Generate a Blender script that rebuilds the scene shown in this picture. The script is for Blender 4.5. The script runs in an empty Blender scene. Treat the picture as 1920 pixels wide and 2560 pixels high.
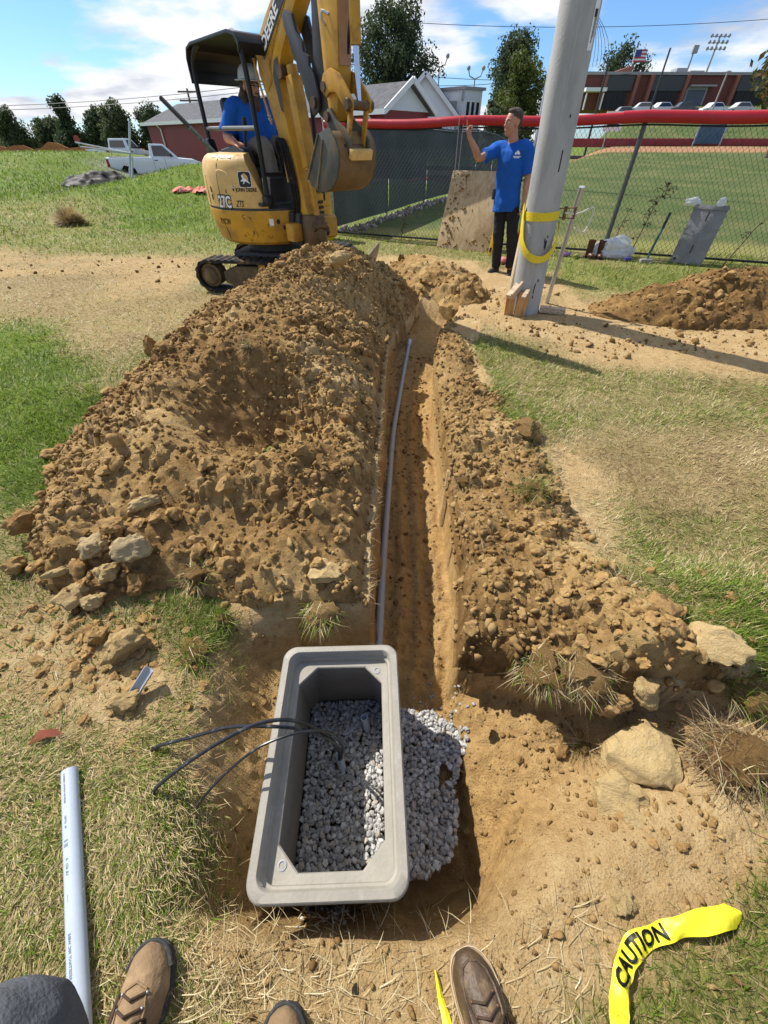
import bpy, bmesh, math, random
import numpy as np
from mathutils import Vector, Matrix, noise as mnoise

SC = bpy.context.scene
COL = SC.collection
R = math.radians
rnd = random.Random(7)

# ------------------------------------------------------------------ camera
cam_data = bpy.data.cameras.new('camera')
cam = bpy.data.objects.new('camera', cam_data)
COL.objects.link(cam)
cam.location = (0, 0, 1.47)
cam.rotation_euler = (R(46.25), 0, 0)
cam_data.sensor_fit = 'HORIZONTAL'
cam_data.sensor_width = 36
cam_data.lens = 36 * 385 / 768
cam_data.clip_start = 0.02
cam_data.clip_end = 3000
SC.camera = cam

# ------------------------------------------------------------------ light
SUN_EL, SUN_AZ = 48.0, -52.0          # azimuth measured from +Y towards +X
world = bpy.data.worlds.new('World')
SC.world = world
world.use_nodes = True
wn, wl = world.node_tree.nodes, world.node_tree.links
wn.clear()
w_out = wn.new('ShaderNodeOutputWorld')
w_bg = wn.new('ShaderNodeBackground')
w_bg.inputs['Strength'].default_value = 0.102
w_sky = wn.new('ShaderNodeTexSky')
w_sky.sky_type = 'NISHITA'
w_sky.sun_disc = False
w_sky.sun_elevation = R(SUN_EL)
w_sky.sun_rotation = R(SUN_AZ)
w_sky.air_density = 1.0
w_sky.dust_density = 0.25
w_sky.ozone_density = 3.0
tc = wn.new('ShaderNodeTexCoord')
sep = wn.new('ShaderNodeSeparateXYZ')
wl.new(tc.outputs['Generated'], sep.inputs[0])
def wmath(op, a, b=None, c=None):
    n = wn.new('ShaderNodeMath'); n.operation = op
    for i, v in enumerate((a, b, c)):
        if v is None: continue
        if isinstance(v, (int, float)): n.inputs[i].default_value = v
        else: wl.new(v, n.inputs[i])
    return n.outputs[0]
zc = wmath('ADD', wmath('MAXIMUM', sep.outputs['Z'], 0.0), 0.16)
comb = wn.new('ShaderNodeCombineXYZ')
wl.new(wmath('DIVIDE', sep.outputs['X'], zc), comb.inputs[0])
wl.new(wmath('DIVIDE', sep.outputs['Y'], zc), comb.inputs[1])
CL_OFF = (7.7, 2.3, 0)
def wnoise(scale, detail, rough, off, dist=0.0):
    mp = wn.new('ShaderNodeMapping'); mp.inputs['Location'].default_value = off
    wl.new(comb.outputs[0], mp.inputs['Vector'])
    n = wn.new('ShaderNodeTexNoise'); n.inputs['Scale'].default_value = scale
    n.inputs['Detail'].default_value = detail; n.inputs['Roughness'].default_value = rough
    n.inputs['Distortion'].default_value = dist
    wl.new(mp.outputs[0], n.inputs['Vector'])
    return n.outputs['Fac']
def wramp(v, lo, hi, a=0.0, b=1.0):
    n = wn.new('ShaderNodeMapRange'); n.interpolation_type = 'SMOOTHSTEP'
    n.inputs['From Min'].default_value = lo; n.inputs['From Max'].default_value = hi
    n.inputs['To Min'].default_value = a; n.inputs['To Max'].default_value = b
    wl.new(v, n.inputs['Value'])
    return n.outputs[0]
cl = wnoise(0.85, 10, 0.53, CL_OFF, 0.15)
cover = wramp(cl, 0.455, 0.575)
thick = wramp(wnoise(1.25, 8, 0.55, (CL_OFF[0] + 0.13, CL_OFF[1] - 0.16, 0)), 0.46, 0.66)
cloud_col = wn.new('ShaderNodeMix'); cloud_col.data_type = 'RGBA'
wl.new(thick, cloud_col.inputs['Factor'])
cloud_col.inputs['A'].default_value = (7.4, 7.5, 7.7, 1)
cloud_col.inputs['B'].default_value = (4.2, 4.5, 5.2, 1)
sky_mix = wn.new('ShaderNodeMix'); sky_mix.data_type = 'RGBA'
wl.new(cover, sky_mix.inputs['Factor'])
grade = wn.new('ShaderNodeMix'); grade.data_type = 'RGBA'; grade.blend_type = 'MULTIPLY'
grade.inputs['Factor'].default_value = 1.0
grade.inputs['B'].default_value = (0.62, 0.84, 1.15, 1)      # cleaner, bluer air than the model's dusty horizon
wl.new(w_sky.outputs[0], grade.inputs['A'])
wl.new(grade.outputs['Result'], sky_mix.inputs['A'])
wl.new(cloud_col.outputs['Result'], sky_mix.inputs['B'])
wl.new(sky_mix.outputs['Result'], w_bg.inputs['Color'])
wl.new(w_bg.outputs[0], w_out.inputs['Surface'])

sun_data = bpy.data.lights.new('sun', 'SUN')
sun_data.energy = 4.9
sun_data.angle = R(0.53)
sun_data.color = (1.0, 0.955, 0.88)
sun = bpy.data.objects.new('sun', sun_data)
COL.objects.link(sun)
sdir = Vector((math.sin(R(SUN_AZ)) * math.cos(R(SUN_EL)), math.cos(R(SUN_AZ)) * math.cos(R(SUN_EL)), math.sin(R(SUN_EL))))
sun.rotation_euler = sdir.to_track_quat('Z', 'Y').to_euler()
sun.location = sdir * 40

SC.view_settings.view_transform = 'Standard'
SC.view_settings.look = 'None'
SC.view_settings.gamma = 1
SC.view_settings.use_curve_mapping = False
SC.view_settings.exposure = 0.45
SC.render.engine = 'CYCLES'
SC.cycles.max_bounces = 6
SC.cycles.transparent_max_bounces = 12

# ------------------------------------------------------------------ helpers
def link(o, parent=None):
    COL.objects.link(o)
    if parent is not None: o.parent = parent
    return o
def tag(o, label=None, cat=None, group=None, kind=None):
    if label: o['label'] = label
    if cat: o['category'] = cat
    if group: o['group'] = group
    if kind: o['kind'] = kind
    return o
def empty(name, label, cat, loc=(0, 0, 0), rz=0.0, group=None):
    o = bpy.data.objects.new(name, None)
    o.empty_display_size = 0.2
    o.location = loc
    o.rotation_euler = (0, 0, rz)
    link(o)
    return tag(o, label, cat, group)
def copy_tree(o, parent=None):
    c = o.copy(); COL.objects.link(c); c.parent = parent
    for ch in list(o.children): copy_tree(ch, c)
    return c
def mesh_obj(name, me, parent=None):
    return link(bpy.data.objects.new(name, me), parent)
def np_mesh(name, V, polys, mats, smooth=False, mat_idx=None, attrs=None):
    """V (n,3); polys: list of int arrays (m,k)."""
    me = bpy.data.meshes.new(name)
    V = np.asarray(V, dtype=np.float32)
    me.vertices.add(len(V)); me.vertices.foreach_set('co', V.ravel())
    loops = np.concatenate([p.ravel() for p in polys]).astype(np.int32)
    tot = np.concatenate([np.full(len(p), p.shape[1]) for p in polys]).astype(np.int32)
    start = np.concatenate([[0], np.cumsum(tot)[:-1]]).astype(np.int32)
    me.loops.add(len(loops)); me.loops.foreach_set('vertex_index', loops)
    me.polygons.add(len(tot)); me.polygons.foreach_set('loop_start', start); me.polygons.foreach_set('loop_total', tot)
    if smooth: me.polygons.foreach_set('use_smooth', np.ones(len(tot), dtype=bool))
    if mat_idx is not None: me.polygons.foreach_set('material_index', np.asarray(mat_idx, dtype=np.int32))
    for m in mats: me.materials.append(m)
    for k, a in (attrs or {}).items():
        a = np.asarray(a, dtype=np.float32)
        if a.ndim == 1:
            at = me.attributes.new(k, 'FLOAT', 'POINT'); at.data.foreach_set('value', a)
        else:
            at = me.attributes.new(k, 'FLOAT_COLOR', 'POINT'); at.data.foreach_set('color', a.ravel())
    me.update(calc_edges=True)
    return me

class MB:
    """collects shapes, then links them as ONE mesh object"""
    def __init__(s): s.v = []; s.f = []; s.m = []; s.mats = []; s.cur = 0
    def mat(s, m):
        if m not in s.mats: s.mats.append(m)
        s.cur = s.mats.index(m); return s
    def add(s, vs, fs):
        b = len(s.v); s.v.extend([tuple(v) for v in vs])
        for f in fs: s.f.append(tuple(i + b for i in f)); s.m.append(s.cur)
        return s
    def box(s, c, d, rot=None):
        x, y, z = d[0] / 2, d[1] / 2, d[2] / 2
        vs = [Vector((sx * x, sy * y, sz * z)) for sz in (-1, 1) for sy in (-1, 1) for sx in (-1, 1)]
        if rot is not None: vs = [rot @ v for v in vs]
        vs = [v + Vector(c) for v in vs]
        return s.add(vs, [(0, 2, 3, 1), (4, 5, 7, 6), (0, 1, 5, 4), (2, 6, 7, 3), (0, 4, 6, 2), (1, 3, 7, 5)])
    def bar(s, a, b, w, t, up=(0, 0, 1)):
        a, b = Vector(a), Vector(b); d = b - a; L = d.length; d.normalize()
        u = Vector(up); sx = d.cross(u)
        if sx.length < 1e-4: sx = d.cross(Vector((1, 0, 0)))
        sx.normalize(); uz = sx.cross(d)
        rot = Matrix((d, sx, uz)).transposed()
        return s.box((a + b) / 2, (L, w, t), rot)
    def prism(s, pts, fn, a, b):
        """2-D outline pts extruded from a to b; fn(u,v,w)->xyz"""
        n = len(pts)
        vs = [fn(u, v, a) for u, v in pts] + [fn(u, v, b) for u, v in pts]
        fs = [tuple(range(n))[::-1], tuple(range(n, 2 * n))] + [(i, (i + 1) % n, n + (i + 1) % n, n + i) for i in range(n)]
        return s.add(vs, fs)
    def tube(s, pts, r, n=8, caps=True, flat=1.0):
        pts = [Vector(p) for p in pts]
        rs = r if isinstance(r, (list, tuple)) else [r] * len(pts)
        prev = None; vs = []
        for i, p in enumerate(pts):
            d = (pts[min(i + 1, len(pts) - 1)] - pts[max(i - 1, 0)]).normalized()
            if prev is None:
                up = Vector((0, 0, 1)) if abs(d.z) < 0.9 else Vector((1, 0, 0))
                u = d.cross(up).normalized()
            else:
                u = (prev - d * prev.dot(d)).normalized()
            prev = u; w = d.cross(u)
            for k in range(n):
                t = 2 * math.pi * k / n
                vs.append(p + (u * math.cos(t) + w * math.sin(t) * flat) * rs[i])
        fs = []
        for i in range(len(pts) - 1):
            for k in range(n):
                k2 = (k + 1) % n
                fs.append((i * n + k, i * n + k2, (i + 1) * n + k2, (i + 1) * n + k))
        if caps:
            fs.append(tuple(range(n))[::-1]); fs.append(tuple(range((len(pts) - 1) * n, len(pts) * n)))
        return s.add(vs, fs)
    def rings(s, rs, closed=True, cap0=True, cap1=True):
        n = len(rs[0]); vs = [v for r_ in rs for v in r_]; fs = []
        for i in range(len(rs) - 1):
            for k in range(n if closed else n - 1):
                k2 = (k + 1) % n
                fs.append((i * n + k, i * n + k2, (i + 1) * n + k2, (i + 1) * n + k))
        if cap0: fs.append(tuple(range(n))[::-1])
        if cap1: fs.append(tuple(range((len(rs) - 1) * n, len(rs) * n)))
        return s.add(vs, fs)
    def lathe(s, prof, c=(0, 0, 0), n=20, axis='z', cap0=True, cap1=True):
        rs = []
        for r_, z in prof:
            ring = []
            for k in range(n):
                t = 2 * math.pi * k / n
                p = (r_ * math.cos(t), r_ * math.sin(t), z)
                if axis == 'y': p = (p[0], p[2], -p[1])
                if axis == 'x': p = (p[2], p[1], -p[0])
                ring.append((p[0] + c[0], p[1] + c[1], p[2] + c[2]))
            rs.append(ring)
        return s.rings(rs, True, cap0, cap1)
    def ball(s, c, r, nu=12, nv=8, sc=(1, 1, 1)):
        prof = [(math.sin(math.pi * i / nv) * r + 1e-5, -math.cos(math.pi * i / nv) * r) for i in range(nv + 1)]
        b = len(s.v); s.lathe(prof, (0, 0, 0), nu)
        for i in range(b, len(s.v)):
            v = s.v[i]; s.v[i] = (v[0] * sc[0] + c[0], v[1] * sc[1] + c[1], v[2] * sc[2] + c[2])
        return s
    def mesh(s, name, m=None, bevel=0.0, smooth=35, seg=2):
        if m is not None and not s.mats: s.mats = [m]
        me = bpy.data.meshes.new(name)
        me.from_pydata(s.v, [], s.f)
        for x in s.mats: me.materials.append(x)
        me.polygons.foreach_set('material_index', s.m)
        bm = bmesh.new(); bm.from_mesh(me)
        bmesh.ops.recalc_face_normals(bm, faces=bm.faces)
        if bevel > 0:
            es = [e for e in bm.edges if len(e.link_faces) == 2 and e.calc_face_angle(0) > R(28)]
            bmesh.ops.bevel(bm, geom=es, offset=bevel, segments=seg, profile=0.6, affect='EDGES', clamp_overlap=True)
        bm.to_mesh(me); bm.free()
        if smooth:
            me.polygons.foreach_set('use_smooth', np.ones(len(me.polygons), dtype=bool))
            me.set_sharp_from_angle(angle=R(smooth))
        return me
    def build(s, name, m=None, parent=None, bevel=0.0, smooth=35, seg=2):
        return mesh_obj(name, s.mesh(name, m, bevel, smooth, seg), parent)

def bez(pts, n=24):
    """smooth Catmull-Rom through points"""
    P = [Vector(p) for p in pts]; P = [P[0] * 2 - P[1]] + P + [P[-1] * 2 - P[-2]]
    out = []
    seg = len(P) - 3; per = max(2, n // seg)
    for i in range(seg):
        for k in range(per):
            t = k / per; a, b, c, d = P[i:i + 4]
            out.append(0.5 * ((2 * b) + (c - a) * t + (2 * a - 5 * b + 4 * c - d) * t * t + (3 * b - a - 3 * c + d) * t ** 3))
    out.append(P[-2].copy())
    return out

# numpy noise
def _hash(ix, iy, seed):
    h = (ix.astype(np.int64) * 374761393 + iy.astype(np.int64) * 668265263 + seed * 1274126177) & 0xffffffff
    h = ((h ^ (h >> 13)) * 1274126177) & 0xffffffff
    h = h ^ (h >> 16)
    return (h & 0xffffff) / float(0xffffff)
def vnoise(x, y, seed=0):
    x0 = np.floor(x); y0 = np.floor(y); fx = x - x0; fy = y - y0
    fx = fx * fx * fx * (fx * (fx * 6 - 15) + 10); fy = fy * fy * fy * (fy * (fy * 6 - 15) + 10)
    a = _hash(x0, y0, seed); b = _hash(x0 + 1, y0, seed); c = _hash(x0, y0 + 1, seed); d = _hash(x0 + 1, y0 + 1, seed)
    return (a + (b - a) * fx + (c - a) * fy + (a - b - c + d) * fx * fy) * 2 - 1
def fbm(x, y, octv=4, seed=0, gain=0.5):
    s = 0; a = 1; t = 0
    for i in range(octv):
        s = s + a * vnoise(x * 2 ** i + 13.7 * i, y * 2 ** i - 7.3 * i, seed + i); t += a; a *= gain
    return s / t
def ss(a, b, x):
    t = np.clip((x - a) / (b - a), 0, 1); return t * t * (3 - 2 * t)
def pinside(x, y, poly):
    """signed distance to polygon, positive inside"""
    n = len(poly); ins = np.zeros(x.shape, bool); dd = np.full(x.shape, 1e9)
    for i in range(n):
        x0, y0 = poly[i]; x1, y1 = poly[(i + 1) % n]
        c = ((y0 > y) != (y1 > y)) & (x < (x1 - x0) * (y - y0) / ((y1 - y0) if y1 != y0 else 1e-9) + x0)
        ins ^= c
        ex, ey = x1 - x0, y1 - y0; L = ex * ex + ey * ey + 1e-12
        t = np.clip(((x - x0) * ex + (y - y0) * ey) / L, 0, 1)
        dd = np.minimum(dd, np.hypot(x - x0 - t * ex, y - y0 - t * ey))
    return np.where(ins, dd, -dd)
def lumps(H, xs, ys, P, rad, rg, hk=0.75, base=None):
    """angular clods pressed into a height field H[y,x]"""
    B = H if base is None else base
    for (cx, cy), r in zip(P, rad):
        i0, i1 = np.searchsorted(xs, (cx - r * 1.3, cx + r * 1.3)); j0, j1 = np.searchsorted(ys, (cy - r * 1.3, cy + r * 1.3))
        if i1 - i0 < 2 or j1 - j0 < 2: continue
        ic = min(max(np.searchsorted(xs, cx), 0), len(xs) - 1); jc = min(max(np.searchsorted(ys, cy), 0), len(ys) - 1)
        dx = (xs[i0:i1] - cx)[None, :] / r; dy = (ys[j0:j1] - cy)[:, None] / r
        q = np.zeros((j1 - j0, i1 - i0)); a = rg.uniform(0, 6.28)
        for k in range(5):
            t = a + k * 1.2566 + rg.uniform(-.35, .35)
            q = np.maximum(q, (dx * math.cos(t) + dy * math.sin(t)) * rg.uniform(0.85, 1.25))
        q = np.maximum(q, np.hypot(dx, dy) * 0.8)
        t1, t2 = rg.uniform(-.4, .4), rg.uniform(-.4, .4)
        f = np.minimum((1 - q) * rg.uniform(1.3, 2.2), rg.uniform(0.45, 0.8) + t1 * dx + t2 * dy)
        h = B[jc, ic] - 0.2 * r + f * r * hk
        sub = H[j0:j1, i0:i1]
        np.copyto(sub, np.where((q < 1) & (h > sub), h, sub))
    return H
def rock_mesh(name, seed, sub=2, flat=0.75, rough=0.22, cuts=6, mats=()):
    rg = random.Random(seed)
    bm = bmesh.new(); bmesh.ops.create_icosphere(bm, subdivisions=sub, radius=1)
    pl = [(Vector((rg.gauss(0, 1), rg.gauss(0, 1), rg.gauss(0, 1))).normalized(), rg.uniform(0.55, 0.85)) for _ in range(cuts)]
    off = Vector((seed * 3.1, seed * 1.7, 0))
    for v in bm.verts:
        p = v.co.copy()
        for n_, d_ in pl:
            e = p.dot(n_) - d_
            if e > 0: p -= n_ * e * 0.9
        k = 1 + rough * mnoise.noise(p * 1.6 + off) + rough * 0.6 * mnoise.noise(p * 4.1 + off)
        p *= k; p.z *= flat; v.co = p
    me = bpy.data.meshes.new(name); bm.to_mesh(me); bm.free()
    for m in mats: me.materials.append(m)
    at = me.attributes.new('tint', 'FLOAT', 'POINT'); at.data.foreach_set('value', np.full(len(me.vertices), rg.uniform(0.2, 0.65), np.float32))
    if sub >= 2:
        me.polygons.foreach_set('use_smooth', np.ones(len(me.polygons), dtype=bool)); me.set_sharp_from_angle(angle=R(32))
    return me
def mesh_arrays(me):
    v = np.empty(len(me.vertices) * 3, np.float32); me.vertices.foreach_get('co', v)
    f = np.empty(len(me.polygons) * 3, np.int32); me.loops.foreach_get('vertex_index', f)
    return v.reshape(-1, 3), f.reshape(-1, 3)
def rand_rot(rg, n, tilt=0.5):
    """n random rotation matrices, mostly about z"""
    a = rg.uniform(0, 6.283, n); b = rg.normal(0, tilt, n); c = rg.normal(0, tilt, n)
    ca, sa, cb, sb, cc, sc_ = np.cos(a), np.sin(a), np.cos(b), np.sin(b), np.cos(c), np.sin(c)
    Rz = np.zeros((n, 3, 3)); Rz[:, 0, 0] = ca; Rz[:, 0, 1] = -sa; Rz[:, 1, 0] = sa; Rz[:, 1, 1] = ca; Rz[:, 2, 2] = 1
    Rx = np.zeros((n, 3, 3)); Rx[:, 0, 0] = 1; Rx[:, 1, 1] = cb; Rx[:, 1, 2] = -sb; Rx[:, 2, 1] = sb; Rx[:, 2, 2] = cb
    Ry = np.zeros((n, 3, 3)); Ry[:, 1, 1] = 1; Ry[:, 0, 0] = cc; Ry[:, 0, 2] = sc_; Ry[:, 2, 0] = -sc_; Ry[:, 2, 2] = cc
    return np.einsum('nij,njk,nkl->nil', Rz, Rx, Ry)
def scatter_joined(name, bases, pos, size, rg, mats, parent=None, tilt=0.5, attrs=None, stretch=0.25):
    """many copies of small meshes joined into one object"""
    VV, FF, AA = [], [], []; o = 0
    which = rg.integers(0, len(bases), len(pos))
    rot = rand_rot(rg, len(pos), tilt)
    for b, me in enumerate(bases):
        idx = np.where(which == b)[0]
        if not len(idx): continue
        v, f = mesh_arrays(me)
        s3 = size[idx, None] * rg.uniform(1 - stretch, 1 + stretch, (len(idx), 3))
        vv = np.einsum('nij,nvj->nvi', rot[idx], v[None] * s3[:, None, :]) + pos[idx][:, None, :]
        VV.append(vv.reshape(-1, 3))
        FF.append((f[None] + (np.arange(len(idx)) * len(v))[:, None, None] + o).reshape(-1, 3)); o += vv.shape[0] * vv.shape[1]
        AA.append(np.repeat(rg.uniform(0, 1, len(idx)), len(v)))
    me = np_mesh(name, np.concatenate(VV), [np.concatenate(FF)], mats, attrs={'tint': np.concatenate(AA)})
    return mesh_obj(name, me, parent)
def text_mesh(s, size, depth=0.002, bold=0.0):
    cu = bpy.data.curves.new('lettering', 'FONT'); cu.body = s; cu.size = size; cu.align_x = 'CENTER'; cu.align_y = 'CENTER'
    cu.extrude = depth / 2; cu.offset = bold; cu.resolution_u = 3
    o = bpy.data.objects.new('lettering', cu); COL.objects.link(o)
    dg = bpy.context.evaluated_depsgraph_get(); dg.update()
    me = bpy.data.meshes.new_from_object(o.evaluated_get(dg))
    bpy.data.objects.remove(o); bpy.data.curves.remove(cu)
    return me
def text_obj(name, s, size, mtx, m, parent=None, depth=0.003, bold=0.0, fn=None, sx=1.0):
    me = text_mesh(s, size, depth, bold)
    me.materials.clear(); me.materials.append(m)
    if fn:
        bm = bmesh.new(); bm.from_mesh(me); bmesh.ops.triangulate(bm, faces=bm.faces)
        bmesh.ops.subdivide_edges(bm, edges=[e for e in bm.edges if e.calc_length() > size * 0.12], cuts=2, use_grid_fill=True)
        bm.to_mesh(me); bm.free()
    for v in me.vertices:
        p = Vector((v.co.x * sx, v.co.y, v.co.z)); v.co = fn(p) if fn else mtx @ p
    return mesh_obj(name, me, parent)
def remeshed(name, mb, m, parent=None, voxel=0.01, smooth=4, disp=None):
    """joins overlapping closed shapes into one continuous skin"""
    o = mesh_obj(name, mb.mesh(name, m, smooth=0), None)
    r_ = o.modifiers.new('r', 'REMESH'); r_.mode = 'VOXEL'; r_.voxel_size = voxel; r_.use_smooth_shade = True
    if smooth:
        s_ = o.modifiers.new('s', 'SMOOTH'); s_.iterations = smooth; s_.factor = 0.5
    dg = bpy.context.evaluated_depsgraph_get(); dg.update()
    me = bpy.data.meshes.new_from_object(o.evaluated_get(dg))
    bpy.data.objects.remove(o)
    me.name = name
    if disp:
        nrm = [v.normal.copy() for v in me.vertices]
        for v, n_ in zip(me.vertices, nrm): v.co += n_ * disp(v.co)
    if not me.materials: me.materials.append(m)
    me.polygons.foreach_set('use_smooth', np.ones(len(me.polygons), dtype=bool))
    return mesh_obj(name, me, parent)

# ------------------------------------------------------------------ materials
def new_mat(name):
    m = bpy.data.materials.new(name); m.use_nodes = True
    nt = m.node_tree; return m, nt.nodes, nt.links, nt.nodes['Principled BSDF']
def ramp_node(N, stops):
    r_ = N.new('ShaderNodeValToRGB')
    while len(r_.color_ramp.elements) < len(stops): r_.color_ramp.elements.new(0.5)
    for e, (p, c) in zip(r_.color_ramp.elements, stops): e.position = p; e.color = (*c, 1)
    return r_
def M(name, col, rough=0.6, var=0.15, scale=12.0, metal=0.0, bump=0.0, bscale=60.0, dirt=None, dirt_amt=0.5, dirt_scale=5.0, spec=0.4, stretch=None, alt=None, bdist=0.01):
    """paint / plastic / wood / cloth with tonal variation, optional dirt patches and fine relief"""
    m, N, L, b = new_mat(name)
    t = N.new('ShaderNodeTexCoord'); src = t.outputs['Object']
    if stretch:
        mp = N.new('ShaderNodeMapping'); mp.inputs['Scale'].default_value = stretch; L.new(src, mp.inputs[0]); src = mp.outputs[0]
    n = N.new('ShaderNodeTexNoise'); n.inputs['Scale'].default_value = scale; n.inputs['Detail'].default_value = 6; n.inputs['Roughness'].default_value = 0.62
    L.new(src, n.inputs['Vector'])
    lo = tuple(max(0, c * (1 - var)) for c in col); hi = tuple(min(1, c * (1 + var)) for c in (alt or col))
    rp = ramp_node(N, [(0.3, lo), (0.7, hi)]); L.new(n.outputs['Fac'], rp.inputs[0])
    out = rp.outputs[0]
    if dirt:
        n2 = N.new('ShaderNodeTexNoise'); n2.inputs['Scale'].default_value = dirt_scale; n2.inputs['Detail'].default_value = 9; n2.inputs['Roughness'].default_value = 0.7
        L.new(t.outputs['Object'], n2.inputs['Vector'])
        k = ramp_node(N, [(0.62 - 0.32 * dirt_amt, (0, 0, 0)), (0.74 - 0.1 * dirt_amt, (1, 1, 1))]); L.new(n2.outputs['Fac'], k.inputs[0])
        mx = N.new('ShaderNodeMix'); mx.data_type = 'RGBA'; L.new(k.outputs[0], mx.inputs['Factor'])
        L.new(out, mx.inputs['A']); mx.inputs['B'].default_value = (*dirt, 1); out = mx.outputs['Result']
        rr = N.new('ShaderNodeMapRange'); rr.inputs['To Min'].default_value = rough; rr.inputs['To Max'].default_value = 0.9
        L.new(k.outputs[0], rr.inputs['Value']); L.new(rr.outputs[0], b.inputs['Roughness'])
    else: b.inputs['Roughness'].default_value = rough
    L.new(out, b.inputs['Base Color'])
    b.inputs['Metallic'].default_value = metal
    b.inputs['Specular IOR Level'].default_value = spec
    if bump:
        n3 = N.new('ShaderNodeTexNoise'); n3.inputs['Scale'].default_value = bscale; n3.inputs['Detail'].default_value = 5
        L.new(src, n3.inputs['Vector'])
        bp = N.new('ShaderNodeBump'); bp.inputs['Strength'].default_value = bump; bp.inputs['Distance'].default_value = bdist
        L.new(n3.outputs['Fac'], bp.inputs['Height']); L.new(bp.outputs[0], b.inputs['Normal'])
    return m
def attr_mat(name, stops, attr='tint', rough=0.8, trans=0.0, spec=0.2, bump=0.0, bscale=40):
    m, N, L, b = new_mat(name)
    a = N.new('ShaderNodeAttribute'); a.attribute_name = attr
    rp = ramp_node(N, stops); L.new(a.outputs['Fac'], rp.inputs[0])
    b.inputs['Roughness'].default_value = rough; b.inputs['Specular IOR Level'].default_value = spec
    col = rp.outputs[0]
    if bump:
        t = N.new('ShaderNodeTexCoord')
        n = N.new('ShaderNodeTexNoise'); n.inputs['Scale'].default_value = bscale; n.inputs['Detail'].default_value = 6
        L.new(t.outputs['Object'], n.inputs['Vector'])
        bp = N.new('ShaderNodeBump'); bp.inputs['Strength'].default_value = bump; bp.inputs['Distance'].default_value = 0.01
        L.new(n.outputs['Fac'], bp.inputs['Height']); L.new(bp.outputs[0], b.inputs['Normal'])
        mx = N.new('ShaderNodeMix'); mx.data_type = 'RGBA'; mx.blend_type = 'MULTIPLY'; mx.inputs['Factor'].default_value = 0.5
        L.new(col, mx.inputs['A']); L.new(n.outputs['Color'], mx.inputs['B'])
        r2 = ramp_node(N, [(0.3, (0.55, 0.55, 0.55)), (0.65, (1.15, 1.15, 1.15))]); L.new(n.outputs['Fac'], r2.inputs[0]); L.new(r2.outputs[0], mx.inputs['B'])
        mx.inputs['Factor'].default_value = 1.0; col = mx.outputs['Result']
    L.new(col, b.inputs['Base Color'])
    if trans:
        tr = N.new('ShaderNodeBsdfTranslucent'); L.new(rp.outputs[0], tr.inputs['Color'])
        mxs = N.new('ShaderNodeMixShader'); mxs.inputs[0].default_value = trans
        L.new(b.outputs[0], mxs.inputs[1]); L.new(tr.outputs[0], mxs.inputs[2]); L.new(mxs.outputs[0], N['Material Output'].inputs['Surface'])
    return m

# ------------------------------------------------------------------ terrain
ZONES = [
    # bare soil, greenness, outline on the ground (metres)
    (0, 1, [(-5.51, 4.76), (-3.65, 4.6), (-2.31, 3.1), (-2.03, 3.37), (-1.86, 3.05), (-2.07, 2.56), (-2.0, 1.99), (-1.98, 1.56), (-2.69, 1.6)]),
    (0.18, 0.12, [(-7.48, 6.96), (-3.33, 7.96), (-2.22, 5.69), (-2.26, 3.8), (-2.27, 3.1), (-3.65, 4.6), (-5.66, 4.92)]),
    (0.66, 0.1, [(-9.97, 9.74), (-5.71, 8.56), (-3.25, 7.96), (-2.73, 6.67), (-3.23, 6.03), (-4.84, 6.67), (-8.38, 7.96)]),
    (0.1, 0.6, [(-16.1, 16.59), (-5.93, 16.59), (-3.36, 8.77), (-5.83, 8.77), (-10.21, 10.01)]),
    (0, 1, [(-11.08, 19.86), (-7.71, 21.99), (-4.06, 10.91), (-6.2, 10.91)]),
    (0.3, 0.4, [(-2.55, 1.45), (-1.91, 1.45), (-0.8, 0.74), (-0.48, 0.17), (-0.37, -0.02), (-0.24, -0.19), (-0.5, -0.6), (-2.5, -0.6)]),
    (0.85, 0.2, [(-1.53, 0.89), (-1.06, 0.7), (-0.87, 0.59), (-0.93, 0.44), (-1.21, 0.5), (-1.56, 0.7)]),
    (0.9, 0.15, [(-0.37, -0.02), (0.08, -0.04), (0.48, -0.1), (0.47, -0.6), (-0.24, -0.5)]),
    (0.1, 0.55, [(0.54, -0.08), (1.18, -0.01), (1.1, -0.6), (0.49, -0.6)]),
    (0.95, 0.1, [(0.91, 4.76), (1.85, 5.69), (2.86, 5.58), (6.5, 4.8), (6.0, 2.9), (4.03, 2.93), (1.95, 3.37), (1.09, 4.3)]),
    (0.05, 0.32, [(1.01, 3.63), (1.76, 3.42), (4.03, 2.93), (3.69, 2.56), (1.62, 2.56), (1.02, 2.77)]),
    (0.15, 0.12, [(1.22, 2.37), (1.62, 2.56), (3.69, 2.56), (2.56, 1.35), (1.37, 1.45), (1.19, 1.85)]),
    (0.85, 0.1, [(1.16, 2.2), (1.36, 1.99), (1.24, 1.45), (1.19, 1.08), (0.76, 1.08), (0.94, 1.99)]),
    (0.1, 0.34, [(1.34, 1.45), (2.66, 1.45), (2.0, 0.74), (1.66, 0.89), (1.39, 1.06)]),
    (0.1, 0.75, [(2.64, 7.78), (8.22, 7.43), (6.6, 5.69), (5.11, 5.69), (3.14, 6.27), (2.37, 6.15)]),
    (0.95, 0.1, [(-0.08, 7.96), (0.98, 7.96), (1.71, 7.11), (2.33, 6.03), (1.8, 5.48), (0.89, 4.6), (0.55, 4.92)]),
]
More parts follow.
